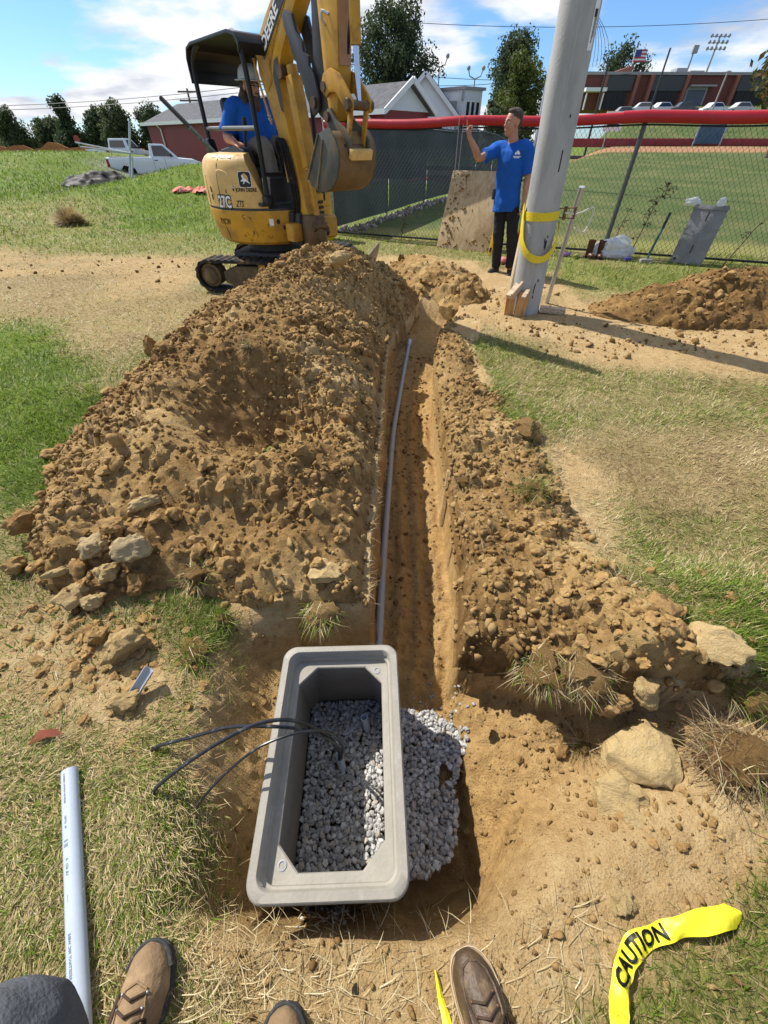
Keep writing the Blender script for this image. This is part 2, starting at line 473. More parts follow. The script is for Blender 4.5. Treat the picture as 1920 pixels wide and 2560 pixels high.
def zone_fields(x, y):
    """soil 0..1, green 0..1 for points on the ground"""
    n1 = fbm(x * 1.3, y * 1.3, 4, 40); n2 = fbm(x * 0.35, y * 0.35, 3, 41); n3 = fbm(x * 5, y * 5, 3, 42)
    soil = np.clip(0.12 + 0.25 * n2, 0, 1); green = np.clip(0.62 + 0.5 * n2 + 0.25 * n1, 0, 1)
    r_ = np.hypot(x, y)
    far = ss(9, 14, y); soil = soil * (1 - far); green = green * (1 - far) + far * np.clip(0.98 + 0.25 * n2, 0, 1)
    for s, g, poly in ZONES:
        d = pinside(x, y, poly); wdt = 0.10 + 0.05 * np.clip(r_, 0, 10)
        k = ss(-wdt, wdt, d + n1 * wdt * 1.6 + n3 * wdt * 0.5)
        soil = soil * (1 - k) + s * k; green = green * (1 - k) + g * k
    soil = np.clip(soil + n1 * 0.22 + n3 * 0.18, 0, 1); green = np.clip(green + n3 * 0.16 + n1 * 0.15, 0, 1)
    # dug ground
    w = pinside(x, y, [(-0.72, 0.95), (-0.68, 0.4), (-0.5, 0.0), (-0.45, -0.12), (0.5, -0.16), (1.1, 0.1), (1.45, 0.45), (1.2, 0.8), (0.5, 0.95)])
    k = ss(-0.05, 0.06, w + 0.08 * n3); soil = soil * (1 - k) + k
    tx = (x - 0.5 * (TRL(y) + TRR(y)))
    k = ss(0.62, 0.45, np.abs(tx) - 0.15 + 0.2 * n1) * ss(0.6, 0.8, y) * ss(5.8, 5.2, y); soil = np.maximum(soil, k)
    return soil, green
def _wob(y, s): return (0.014 * fbm(y * 3.1, y * 0 + s, 2, 71) + 0.007 * fbm(y * 14, y * 0 + s, 2, 72)) * ss(0.72, 1.0, y) * ss(5.8, 5.2, y)
def TRL(y): y = np.asarray(y, float); return np.interp(y, [0.7, 2.0, 4.0, 5.0, 5.6], [-0.07, -0.03, 0.05, 0.36, 0.5]) + _wob(y, 1.5)
def TRR(y): y = np.asarray(y, float); return np.interp(y, [0.7, 1.2, 3.4, 4.2, 5.0, 5.6], [0.31, 0.395, 0.465, 0.56, 0.88, 1.02]) + _wob(y, 7.5)
U_LEFT, U_RIGHT, U_MIN, U_MAX = 0.0, 0.38, -1.7, 2.0
def u2x(u, y):
    '''grid columns follow the two trench edges'''
    a, b = TRL(y), TRR(y)
    return np.where(u < U_MIN, u, np.where(u < U_LEFT, U_MIN + (u - U_MIN) * (a - U_MIN) / (U_LEFT - U_MIN), np.where(u < U_RIGHT, a + (u - U_LEFT) * (b - a) / (U_RIGHT - U_LEFT), np.where(u < U_MAX, b + (u - U_RIGHT) * (U_MAX - b) / (U_MAX - U_RIGHT), u))))
def x2u(x, y):
    a, b = TRL(y), TRR(y)
    return np.where(x < U_MIN, x, np.where(x < a, U_MIN + (x - U_MIN) * (U_LEFT - U_MIN) / (a - U_MIN), np.where(x < b, U_LEFT + (x - a) * (U_RIGHT - U_LEFT) / (b - a), np.where(x < U_MAX, U_RIGHT + (x - b) * (U_MAX - U_RIGHT) / (U_MAX - b), x))))
def far_land(x, y):
    z = np.zeros_like(x)
    g = ss(-2, 5, x - (-1.1 + (y - 10.9) * 0.456))
    right = np.interp(y, [11, 45, 60, 66, 98, 130, 400], [0, 0.88, 1.27, 1.6, 6.3, 6.6, 7])
    z = z + g * right
    hill = 1.05 * ss(14, 35, y) * ss(-13.5, -21, x) * (1 - 1.6 * ss(36, 70, y))
    hump = 0.95 * np.exp(-((x + 6.3) / 4.3) ** 2 - ((y - 20) / 3.2) ** 2)
    lot = -0.4 * ss(23, 29, y) * (1 - g) * ss(-22, -15, x)
    z = z + hill + hump + lot
    z = z + 0.06 * fbm(x * 0.22, y * 0.22, 3, 77) * ss(7, 14, np.hypot(x, y))
    return z
def ground_z(x, y, detail=True):
    x = np.asarray(x, float); y = np.asarray(y, float)
    near = ss(9, 6, np.hypot(x, y))
    nA = fbm(x * 1.1, y * 1.1, 4, 1); nB = fbm(x * 7, y * 7, 4, 2); nC = fbm(x * 26, y * 26, 3, 3)
    z = far_land(x, y) + near * (0.022 * nA + 0.010 * nB)
    # trampled hollow at the near edge of the pit
    z = z - 0.10 * np.exp(-((x + 0.05) / 0.62) ** 2 - ((y + 0.06) / 0.24) ** 2) - 0.04 * np.exp(-((x - 0.8) / 0.5) ** 2 - ((y - 0.1) / 0.2) ** 2)
    # berm along the right side of the trench
    xr = TRR(y); xl = TRL(y)
    tb = x - xr
    bw = 0.62 + 0.14 * fbm(y * 1.1, y * 0 + 3, 2, 9)
    berm = 0.125 * ss(-0.02, 0.12, tb) * ss(bw, 0.16, tb) * (0.75 + 0.6 * fbm(x * 2.1, y * 2.1, 3, 5)) * ss(0.72, 0.85, y) * ss(5.0, 4.3, y)
    cl = 0.20 * ss(0.60, 0.70, y + 0.05 * nB) * ss(1.2, 0.95, y) * ss(0.75, 1.05, x) * ss(2.0, 1.5, x)
    z = z + 0.25 * np.clip(berm, 0, None) + 0.5 * cl * (0.8 + 0.5 * nA)
    # trench
    e = 0.02 * nB + 0.008 * nC
    t = ss(-0.005, 0.005, x - xl) * ss(0.005, -0.005, x - xr) * ss(0.66, 0.72, y) * ss(5.75, 5.3, y)
    fl = np.interp(y, [0.7, 3.2, 3.9, 4.35, 4.8, 5.2, 5.6], [-0.46, -0.45, -0.35, -0.24, -0.22, -0.26, -0.05])
    xm = (x - xl) / np.maximum(xr - xl, 0.1)
    teeth = 0.012 * np.sin(xm * 2 * math.pi * 4 + 2 * fbm(x * 2, y * 1.5, 2, 11))
    fl = fl + teeth * ss(3.9, 3.0, y) + 0.02 * fbm(x * 9, y * 5, 4, 12) + 0.05 * (ss(0.22, 0.0, xm) + ss(0.8, 1.0, xm)) * (0.6 + fbm(x * 4, y * 4, 2, 13))
    z = z * (1 - t) + (fl + 0.008 * nC) * t
    # pit round the vault
    yf = np.interp(x, [-0.8, -0.06, 0.05, 0.27, 0.6, 1.0, 1.3], [0.86, 0.84, 0.80, 0.74, 0.63, 0.56, 0.5]) + 0.03 * nB + 0.02 * nA
    far = ss(0.05, -0.02, y - yf)
    far = np.where(x < -0.05, ss(0.10, -0.06, y - yf), far)
    left = ss(-0.70, -0.40, x + 0.05 * nA + 0.04 * nB + 0.13 * (y - 0.3))
    nearE = np.interp(x, [-0.6, 0.1, 0.3, 0.5, 1.4], [0, 0, 0.02, 0.10, 0.30])
    nw = np.interp(x, [-0.6, 0.1, 0.3, 0.5, 1.4], [0.09, 0.09, 0.12, 0.3, 0.4])
    near_ = np.clip((y - (nearE - 0.06) + 0.02 * nB) / nw, 0, 1); near_ = near_ * near_ * (3 - 2 * near_)
    dep = np.interp(x, [-0.4, 0.31, 0.35, 0.5, 0.75, 1.0, 1.3, 1.5], [0.47, 0.47, 0.36, 0.29, 0.22, 0.14, 0.05, 0])
    dep = np.where(x < -0.05, np.interp(x, [-0.46, -0.385, -0.375], [0.24, 0.29, 0.47]), dep) * left * far * near_
    z = z - np.clip(dep, 0, None) * (1 - t * 0.999) + 0.012 * nB * ss(0, 0.1, dep)
    # fine crumb where the soil is bare
    z = z + near * 0.0035 * nC
    return z

def axis_grid(c0, c1, step, lo, hi, grow):
    a = list(np.arange(c0, c1, step)); s = step; up = [a[-1]]
    while up[-1] < hi: s *= grow; up.append(up[-1] + s)
    s = step; dn = [a[0]]
    while dn[-1] > lo: s *= grow; dn.append(dn[-1] - s)
    return np.array(dn[:0:-1] + a + up[1:])
GX = axis_grid(-0.855, 1.45, 0.0095, -420, 420, 1.034)
GY = axis_grid(-0.32, 1.25, 0.0095, -6, 700, 1.0255)
UU, YY = np.meshgrid(GX, GY)
XX = u2x(UU, YY)
ZZ = ground_z(XX, YY)
soilA, greenA = zone_fields(XX, YY)
g_rg = random.Random(3)
# crumbly lumps on the berm, in the trench and at the pit edge
def lump_field(n, area, r0, r1, seed):
    rg = random.Random(seed); P, Q = [], []
    for _ in range(n):
        P.append((rg.uniform(area[0], area[1]), rg.uniform(area[2], area[3]))); Q.append(r0 + (r1 - r0) * rg.random() ** 3)
    return P, Q
Z0 = ZZ.copy()
for n, a, r0, r1, sd in [(900, (0.38, 1.15, 0.75, 4.6), 0.010, 0.06, 1), (420, (0.75, 1.6, 0.62, 1.15), 0.012, 0.085, 2), (500, (-0.06, 0.5, 0.75, 4.4), 0.008, 0.03, 3),
                         (420, (0.3, 1.35, 0.1, 0.75), 0.005, 0.02, 4), (200, (-0.7, -0.4, 0, 0.85), 0.008, 0.03, 5), (380, (-0.4, 1.1, -0.35, 0.05), 0.005, 0.022, 6), (350, (0.3, 1.2, 4.2, 5.9), 0.015, 0.06, 8)]:
    P, Q = lump_field(n, a, r0, r1, sd)
    keep = [(p, q) for p, q in zip(P, Q) if not (p[0] < float(TRR(p[1])) + 0.012 + 1.25 * q and a[0] > 0.29 and p[1] > 0.7)]
    lumps(ZZ, GX, GY, [(float(x2u(k[0][0], k[0][1])), k[0][1]) for k in keep], [k[1] for k in keep], g_rg, 0.7, Z0)
ny, nx = XX.shape
idx = np.arange(nx * ny).reshape(ny, nx)
quads = np.stack([idx[:-1, :-1], idx[:-1, 1:], idx[1:, 1:], idx[1:, :-1]], -1).reshape(-1, 4)
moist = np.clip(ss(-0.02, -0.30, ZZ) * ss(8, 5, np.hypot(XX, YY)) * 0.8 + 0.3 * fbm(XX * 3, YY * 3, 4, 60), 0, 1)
infield = ss(-0.6, 0.6, pinside(XX, YY, [(15, 46.5), (62, 46.5), (70, 52), (60, 58), (22, 58), (16, 50)]) + 0.5 * fbm(XX, YY, 2, 61))
lot_k = ss(31.5, 33.5, YY) * ss(-0.5, -2.5, XX - (-1.1 + (YY - 10.9) * 0.456)) * ss(-20, -17, XX) * ss(70, 60, YY)
field_k = ss(-0.5, 0.5, XX - (-1.0 + (YY - 10.9) * 0.456)) * ss(11.0, 11.6, YY + 0.33 * XX - 0.2)

def ground_material():
    m, N, L, b = new_mat('turf and clay')
    t = N.new('ShaderNodeTexCoord')
    def attr(n):
        a = N.new('ShaderNodeAttribute'); a.attribute_name = n; return a.outputs['Fac']
    def noise(s, d=6, r_=0.6, vec=None):
        n = N.new('ShaderNodeTexNoise'); n.inputs['Scale'].default_value = s; n.inputs['Detail'].default_value = d; n.inputs['Roughness'].default_value = r_
        L.new(vec or t.outputs['Object'], n.inputs['Vector']); return n.outputs['Fac']
    def mix(f, a, c, mode='MIX'):
        n = N.new('ShaderNodeMix'); n.data_type = 'RGBA'; n.blend_type = mode
        if isinstance(f, float): n.inputs['Factor'].default_value = f
        else: L.new(f, n.inputs['Factor'])
        for k, v in (('A', a), ('B', c)):
            if isinstance(v, tuple): n.inputs[k].default_value = (*v, 1)
            else: L.new(v, n.inputs[k])
        return n.outputs['Result']
    nA, nB, nC = noise(3.0, 8, 0.65), noise(22, 8, 0.7), noise(90, 4, 0.6)
    def rmp(v, st):
        r_ = ramp_node(N, st); L.new(v, r_.inputs[0]); return r_.outputs[0]
    straw = rmp(nB, [(0.3, (0.20, 0.135, 0.062)), (0.7, (0.37, 0.28, 0.145))])
    grs = rmp(nB, [(0.28, (0.05, 0.09, 0.010)), (0.5, (0.11, 0.18, 0.022)), (0.75, (0.20, 0.265, 0.05))])
    turf = mix(attr('green'), straw, grs)
    fld = rmp(noise(0.5, 7, 0.62), [(0.3, (0.060, 0.092, 0.026)), (0.7, (0.110, 0.138, 0.046))])
    turf = mix(attr('field'), turf, fld)
    dry = rmp(nA, [(0.3, (0.39, 0.262, 0.118)), (0.55, (0.50, 0.365, 0.185)), (0.75, (0.58, 0.455, 0.265))])
    dry = mix(rmp(nB, [(0.35, (1, 1, 1)), (0.6, (0, 0, 0))]), dry, (0.40, 0.262, 0.118))
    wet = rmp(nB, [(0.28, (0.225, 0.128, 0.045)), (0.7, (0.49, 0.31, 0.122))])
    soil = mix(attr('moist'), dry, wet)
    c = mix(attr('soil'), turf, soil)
    c = mix(attr('infield'), c, (0.34, 0.19, 0.10))
    c = mix(attr('lot'), c, (0.24, 0.225, 0.20))
    L.new(c, b.inputs['Base Color'])
    b.inputs['Roughness'].default_value = 0.95; b.inputs['Specular IOR Level'].default_value = 0.1
    bp = N.new('ShaderNodeBump'); bp.inputs['Strength'].default_value = 0.9; bp.inputs['Distance'].default_value = 0.016
    L.new(noise(55, 9, 0.75), bp.inputs['Height'])
    bp2 = N.new('ShaderNodeBump'); bp2.inputs['Strength'].default_value = 0.7; bp2.inputs['Distance'].default_value = 0.004
    v = N.new('ShaderNodeTexVoronoi'); v.inputs['Scale'].default_value = 130; L.new(t.outputs['Object'], v.inputs['Vector'])
    L.new(v.outputs['Distance'], bp2.inputs['Height']); L.new(bp.outputs[0], bp2.inputs['Normal'])
    L.new(bp2.outputs[0], b.inputs['Normal'])
    return m
MAT_GROUND = ground_material()
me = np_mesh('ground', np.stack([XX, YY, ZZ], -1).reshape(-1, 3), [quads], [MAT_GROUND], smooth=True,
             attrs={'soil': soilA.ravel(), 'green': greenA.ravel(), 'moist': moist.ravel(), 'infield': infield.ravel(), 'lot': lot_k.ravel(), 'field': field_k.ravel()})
ground = tag(mesh_obj('ground', me), 'clay and turf ground with a trench and a dug pit', kind='structure')
def gz(x, y):
    """height of the finished ground sheet"""
    x = float(x2u(x, y)); i = int(np.clip(np.searchsorted(GX, x) - 1, 0, nx - 2)); j = int(np.clip(np.searchsorted(GY, y) - 1, 0, ny - 2))
    fx = (x - GX[i]) / (GX[i + 1] - GX[i]); fy = (y - GY[j]) / (GY[j + 1] - GY[j])
    return float((ZZ[j, i] * (1 - fx) + ZZ[j, i + 1] * fx) * (1 - fy) + (ZZ[j + 1, i] * (1 - fx) + ZZ[j + 1, i + 1] * fx) * fy)
def gz_np(x, y):
    x = x2u(x, y); i = np.clip(np.searchsorted(GX, x) - 1, 0, nx - 2); j = np.clip(np.searchsorted(GY, y) - 1, 0, ny - 2)
    fx = (x - GX[i]) / (GX[i + 1] - GX[i]); fy = (y - GY[j]) / (GY[j + 1] - GY[j])
    return (ZZ[j, i] * (1 - fx) + ZZ[j, i + 1] * fx) * (1 - fy) + (ZZ[j + 1, i] * (1 - fx) + ZZ[j + 1, i + 1] * fx) * fy

# ------------------------------------------------------------------ heaps of dug clay
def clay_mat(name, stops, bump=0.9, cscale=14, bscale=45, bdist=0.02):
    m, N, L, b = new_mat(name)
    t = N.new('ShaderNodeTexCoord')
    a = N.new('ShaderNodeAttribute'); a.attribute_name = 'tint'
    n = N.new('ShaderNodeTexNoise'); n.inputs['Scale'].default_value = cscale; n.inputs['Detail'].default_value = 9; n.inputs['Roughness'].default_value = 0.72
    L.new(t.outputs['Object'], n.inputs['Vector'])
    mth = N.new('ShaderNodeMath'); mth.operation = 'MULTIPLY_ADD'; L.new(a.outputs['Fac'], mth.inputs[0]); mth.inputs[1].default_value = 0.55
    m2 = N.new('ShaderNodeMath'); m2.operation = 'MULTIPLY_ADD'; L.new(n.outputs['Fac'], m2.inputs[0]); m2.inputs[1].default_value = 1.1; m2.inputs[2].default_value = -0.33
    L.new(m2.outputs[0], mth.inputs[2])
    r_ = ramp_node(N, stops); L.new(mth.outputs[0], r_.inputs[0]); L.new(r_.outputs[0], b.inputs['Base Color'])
    b.inputs['Roughness'].default_value = 0.95; b.inputs['Specular IOR Level'].default_value = 0.1
    n2 = N.new('ShaderNodeTexNoise'); n2.inputs['Scale'].default_value = bscale; n2.inputs['Detail'].default_value = 10; n2.inputs['Roughness'].default_value = 0.75
    L.new(t.outputs['Object'], n2.inputs['Vector'])
    bp = N.new('ShaderNodeBump'); bp.inputs['Strength'].default_value = bump; bp.inputs['Distance'].default_value = bdist
    L.new(n2.outputs['Fac'], bp.inputs['Height']); L.new(bp.outputs[0], b.inputs['Normal'])
    return m
CLAY_STOPS = [(0.06, (0.110, 0.060, 0.021)), (0.38, (0.262, 0.156, 0.059)), (0.68, (0.405, 0.268, 0.112)), (1.0, (0.56, 0.41, 0.205))]
MAT_CLAY = clay_mat('dug clay', CLAY_STOPS)
MAT_CRUMB = clay_mat('crumbled clay', [(p, tuple(c * 0.80 for c in col)) for p, col in CLAY_STOPS], 0.7, 30, 150, 0.0025)
MAT_CLAYROCK = clay_mat('clod clay', CLAY_STOPS, 0.8, 2.2, 4.0, 0.003)
MAT_CLAYCLOD = clay_mat('big clod clay', CLAY_STOPS, 0.8, 3.0, 8.0, 0.007)
MAT_PALE = clay_mat('pale dry clay', [(0.1, (0.38, 0.25, 0.11)), (0.5, (0.53, 0.385, 0.18)), (1.0, (0.64, 0.50, 0.28))], 1.0, 3.0, 6.0, 0.014)
MAT_GREYCLAY = clay_mat('grey crumbly clay', [(0.1, (0.31, 0.215, 0.105)), (0.5, (0.42, 0.315, 0.17)), (1.0, (0.52, 0.41, 0.24))], 1.0, 3.0, 9.0, 0.009)
ROCKS = [rock_mesh('clod', 20 + i, 3, 0.72, 0.34, 7, [MAT_CLAYROCK]) for i in range(9)]
ROCKS_LO = [rock_mesh('crumb', 60 + i, 1, 0.8, 0.75, 6, [MAT_CLAY]) for i in range(9)]

def heap(name, label, xs, ys, hf, nl, seed, clods, stuff_n, size=(0.012, 0.070), tint=0.5, warp=None):
    X, Y = np.meshgrid(xs, ys)
    wf = warp or (lambda q: q * 0.0)
    X = X + wf(Y)
    Hh = hf(X, Y); G = gz_np(X, Y)
    inside = Hh > 0.0
    Z = np.where(inside, G * 0 + np.maximum(G, -0.05) + Hh, (np.maximum(G, -0.06) - 0.07 if warp else G - 0.10) - 0.25 * np.clip(-Hh, 0, 1))
    rg = random.Random(seed); nrg = np.random.default_rng(seed)
    LM = np.clip(0.60 + 1.25 * fbm(X * 1.9 + seed, Y * 1.9, 3, seed + 7), 0.20, 1)      # clods gather in drifts between finer soil
    Z = Z + np.where(inside, 0.030 * fbm(X * 5.5, Y * 5.5, 4, seed + 9) * ss(0.02, 0.15, Hh), 0)
    base = Z.copy()
    P, Q = [], []
    tries = 0
    while len(P) < nl and tries < nl * 6:
        tries += 1
        x, y = rg.uniform(xs[0], xs[-1]), rg.uniform(ys[0], ys[-1])
        jj, ii = np.searchsorted(ys, y) - 1, np.searchsorted(xs, x) - 1
        if Hh[jj, ii] > 0.015 and rg.random() < LM[jj, ii]:
            q_ = size[0] + (size[1] - size[0]) * rg.random() ** 3.4 * (0.35 + 0.9 * LM[jj, ii])
            if warp and ((xs[0] > -1 and x - q_ < 0.012) or (xs[0] < -1 and x + q_ > -0.035)): continue      # keep the cut edges clean
            P.append((x, y)); Q.append(q_)
    lumps(Z, xs, ys, P, Q, rg, 0.85, base)
    Z = Z + np.where(inside, 0.012 * fbm(X * 30, Y * 30, 4, seed, 0.62) * ss(0.0, 0.03, Hh), 0)
    n_y, n_x = X.shape; ix = np.arange(n_x * n_y).reshape(n_y, n_x)
    q = np.stack([ix[:-1, :-1], ix[:-1, 1:], ix[1:, 1:], ix[1:, :-1]], -1)
    lim = -0.12 if warp is None else np.where(G < -0.1, -0.02, -0.12)[:-1, :-1]
    keep = (Hh[:-1, :-1] > lim) | (Hh[1:, 1:] > lim)
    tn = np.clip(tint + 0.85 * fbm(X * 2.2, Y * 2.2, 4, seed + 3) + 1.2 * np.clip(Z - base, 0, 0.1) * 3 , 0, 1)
    root = empty(name, label, 'dirt heap', (float(xs.mean()), float(ys.mean()), 0))
    off = np.array([xs.mean(), ys.mean(), 0])
    V = np.stack([X, Y, Z], -1).reshape(-1, 3) - off
    used = np.unique(q[keep].ravel()); remap = np.full(n_x * n_y, -1); remap[used] = np.arange(len(used))
    me = np_mesh('loose_soil', V[used], [remap[q[keep]]], [MAT_CLAY], smooth=True, attrs={'tint': tn.ravel()[used]})
    me.set_sharp_from_angle(angle=R(32))
    mesh_obj('loose_soil', me, root)
    def zat(x, y): return Z[min(np.searchsorted(ys, y), n_y - 1), min(np.searchsorted(xs, x - float(wf(np.float64(y)))), n_x - 1)]
    def hat(x, y): return Hh[min(np.searchsorted(ys, y), n_y - 1), min(np.searchsorted(xs, x), n_x - 1)]
    # single clods
    k = 0; tries = 0
    while k < clods and tries < clods * 20:
        tries += 1
        x, y = rg.uniform(xs[0], xs[-1]), rg.uniform(ys[0], ys[-1])
        if hat(x, y) < 0.01: continue
        if rg.random() > LM[min(np.searchsorted(ys, y), n_y - 1), min(np.searchsorted(xs, x), n_x - 1)] + 0.1: continue
        x += float(wf(np.float64(y)))
        if rg.random() > 1.25 - 0.13 * y: continue
        s = size[1] * (0.30 + 0.55 * rg.random() ** 2.2)
        o = bpy.data.objects.new('clod', ROCKS[rg.randrange(9)]); link(o, root)
        o.location = (x - off[0], y - off[1], zat(x, y) + s * 0.25)
        o.scale = (s * rg.uniform(.8, 1.3), s * rg.uniform(.7, 1.1), s * rg.uniform(.7, 1.1))
        o.rotation_euler = (rg.gauss(0, .5), rg.gauss(0, .5), rg.uniform(0, 6.3)); k += 1
    xy = []
    while len(xy) < stuff_n:
        x = nrg.uniform(xs[0], xs[-1], stuff_n); y = nrg.uniform(ys[0], ys[-1], stuff_n)
        xi = np.clip(np.searchsorted(xs, x), 0, n_x - 1); yi = np.clip(np.searchsorted(ys, y), 0, n_y - 1)
        ok = (Hh[yi, xi] > -0.03) & (nrg.random(stuff_n) < LM[yi, xi] ** 1.3 + 0.25); x = x + wf(y)
        xy += list(zip(x[ok], y[ok], np.maximum(Z[yi, xi], G[yi, xi])[ok]))
    xy = np.array(xy[:stuff_n])
    sz = 0.0028 + 0.019 * nrg.random(stuff_n) ** 5
    pos = xy - off; pos[:, 2] += sz * 0.3
    tag(scatter_joined('crumbs', ROCKS_LO, pos, sz, nrg, [MAT_CRUMB], root, 0.9, stretch=0.45), kind='stuff')
    return root, zat

def main_heap(x, y):
    n = fbm(x * 1.4, y * 1.4, 3, 201); n2 = fbm(x * 4.5, y * 4.5, 3, 202)
    xl = np.interp(y, [0.9, 1.1, 1.45, 2.0, 2.8, 3.8, 4.6, 5.4, 5.9], [-1.25, -1.62, -1.93, -2.0, -2.1, -2.15, -1.85, -1.25, -0.9])
    xr = np.interp(y, [0.9, 3.4, 4.0, 4.6, 5.4], [-0.085, -0.02, 0.04, 0.26, 0.45]) - 0.012
    d = np.minimum(np.minimum((x - xl) * 0.9, (xr - x) * np.interp(y, [1, 3.2, 4.2], [1.25, 1.35, 1.0])), np.minimum((y - 0.98 - 0.06 * np.sin(x * 5)) * 0.85, (5.75 - y) * 1.0))
    d = d + (0.10 * n + 0.03 * n2) * (0.12 + 0.88 * ss(0.0, 0.35, xr - x))
    cap = np.interp(y, [0.9, 1.2, 1.7, 2.5, 3.4, 4.3, 4.9, 5.8], [0.16, 0.22, 0.30, 0.44, 0.54, 0.60, 0.60, 0.4])
    d = d - 0.06 * ss(0, 0.3, -d)
    h = 0.78 * d
    h = cap * (1 - np.exp(-np.clip(h, 0, None) / cap * 1.25)) * 1.25 + np.minimum(h, 0) + 0.05 * n2 * ss(0.02, 0.2, h)
    cr = np.exp(-((x + 0.72) / 0.42) ** 2 - ((y - 2.12) / 0.40) ** 2)
    h = h - 0.42 * cr * ss(0, 0.2, h) + 0.07 * np.exp(-(np.hypot((x + 0.72) / 0.42, (y - 2.12) / 0.40) - 1.35) ** 2 * 6) * ss(0.05, 0.25, h)
    pk = 0.15 * np.exp(-((x + 0.45) / 0.55) ** 2 - ((y - 4.75) / 0.6) ** 2)
    return h + pk * ss(0.05, 0.3, h)
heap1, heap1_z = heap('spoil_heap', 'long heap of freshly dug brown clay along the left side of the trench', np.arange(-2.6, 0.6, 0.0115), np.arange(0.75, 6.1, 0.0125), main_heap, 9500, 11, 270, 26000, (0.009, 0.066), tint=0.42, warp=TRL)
def mid_heap(x, y):
    n = fbm(x * 2.2, y * 2.2, 3, 211)
    q = np.hypot((x - 0.66) / 0.80, (y - 6.5) / 0.85)
    q2 = np.hypot((x - 0.98) / 0.42, (y - 5.72) / 0.45)
    return np.maximum(0.30 * (1 - q ** 1.5), 0.24 * (1 - q2)) + 0.07 * n
heap2, heap2_z = heap('spoil_heap', 'small brown clay heap at the far end of the trench before the plywood', np.arange(-0.4, 1.75, 0.018), np.arange(5.2, 7.5, 0.018), mid_heap, 600, 12, 40, 500, (0.02, 0.09), 0.45)
def right_heap(x, y):
    n = fbm(x * 1.6, y * 1.6, 4, 221)
    q = np.hypot((x - 4.5) / 2.15, (y - 5.2 - 0.10 * (x - 4.5)) / 0.80)
    return 0.43 * (1 - q ** 1.4) * (0.95 + 0.4 * n) - 0.04 + 0.05 * n
heap3, heap3_z = heap('spoil_heap', 'low dark heap of lumpy clay right of the concrete pole', np.arange(2.1, 7.0, 0.02), np.arange(4.0, 6.6, 0.02), right_heap, 3200, 13, 60, 3500, (0.015, 0.085), -0.22)

def berm_heap(x, y):
    tb = x - TRR(y); n = fbm(x * 2.3, y * 2.3, 3, 231); n2 = fbm(x * 7, y * 7, 3, 232)
    bw = np.interp(y, [0.7, 1.2, 2.4, 3.4, 4.6], [0.90, 0.58, 0.50, 0.28, 0.15]) + 0.16 * fbm(y * 1.3, y * 0 + 3, 2, 9)
    d = np.minimum(np.minimum(tb * 3.0 + 0.02, (bw - tb) * 0.62), np.minimum((y - np.interp(x, [0.3, 0.6, 1.0, 1.4, 1.9], [0.74, 0.66, 0.60, 0.52, 0.5])) * 2.2, (4.75 - y) * 0.5))
    d = d + (0.05 * n + 0.025 * n2) * ss(0.01, 0.14, tb)
    cap = 0.062 + 0.055 * n + 0.085 * ss(1.35, 0.85, y) * ss(0.75, 1.05, x) * ss(1.75, 1.4, x)
    return np.where(d > 0, np.maximum(cap, 0.02) * (1 - np.exp(-np.clip(d, 0, None) / 0.07)), d)
heap4, heap4_z = heap('spoil_ridge', 'low crumbly ridge of clay along the right side of the trench', np.arange(-0.10, 1.60, 0.0110), np.arange(0.45, 5.0, 0.0125), berm_heap, 1300, 14, 40, 5000, (0.008, 0.055), 0.45, warp=TRR)

# ------------------------------------------------------------------ far buildings
MAT_REDSIDE = M('red metal siding', (0.19, 0.014, 0.018), 0.5, 0.12, 3, bump=0.2, bscale=8, stretch=(1, 1, 0.05))
MAT_SHINGLE = M('grey shingles', (0.115, 0.118, 0.125), 0.9, 0.3, 2.5, bump=0.6, bscale=9, spec=0.15)
MAT_DARKSHINGLE = M('dark shingles', (0.05, 0.052, 0.055), 0.9, 0.25, 3, bump=0.5, bscale=9, spec=0.15)
MAT_WHITE = M('white painted trim', (0.74, 0.74, 0.73), 0.5, 0.05, 4)
MAT_WHITESIDE = M('white siding', (0.70, 0.715, 0.74), 0.55, 0.05, 2, bump=0.25, bscale=6, stretch=(0.05, 0.05, 1))
MAT_GLASS = M('dark window glass', (0.02, 0.024, 0.03), 0.08, 0.2, 3, spec=0.8)
MAT_BRICK = M('red brown brick', (0.155, 0.052, 0.038), 0.85, 0.25, 8, bump=0.3, bscale=20, dirt=(0.11, 0.042, 0.034), dirt_amt=0.4)
MAT_BRICKL = M('lighter brick pier', (0.27, 0.105, 0.072), 0.85, 0.2, 8, bump=0.3, bscale=20)
MAT_FASCIA = M('dark metal fascia', (0.055, 0.058, 0.06), 0.6, 0.2, 3, bump=0.3, bscale=6, stretch=(6, 6, 0.1))
MAT_ROOFEDGE = M('pale roof edge', (0.30, 0.29, 0.28), 0.7, 0.12, 3)
MAT_DARK = M('deep dark', (0.012, 0.012, 0.013), 0.6, 0.2, 5)
MAT_GREY = M('grey painted metal', (0.30, 0.31, 0.325), 0.5, 0.12, 4)
MAT_STEEL = M('galvanised steel', (0.46, 0.48, 0.50), 0.42, 0.12, 20, metal=0.7, bump=0.05)
MAT_RUBBER = M('black rubber', (0.018, 0.018, 0.018), 0.85, 0.3, 10, dirt=(0.16, 0.105, 0.055), dirt_amt=0.25, spec=0.2)
MAT_BLACKPL = M('black plastic', (0.018, 0.018, 0.02), 0.45, 0.3, 10)
MAT_REDLIGHT = M('red tail lamp', (0.30, 0.01, 0.012), 0.2, 0.2, 10, spec=0.7)
MAT_WHITECAR = M('white car paint', (0.76, 0.77, 0.79), 0.25, 0.02, 3, spec=0.6)

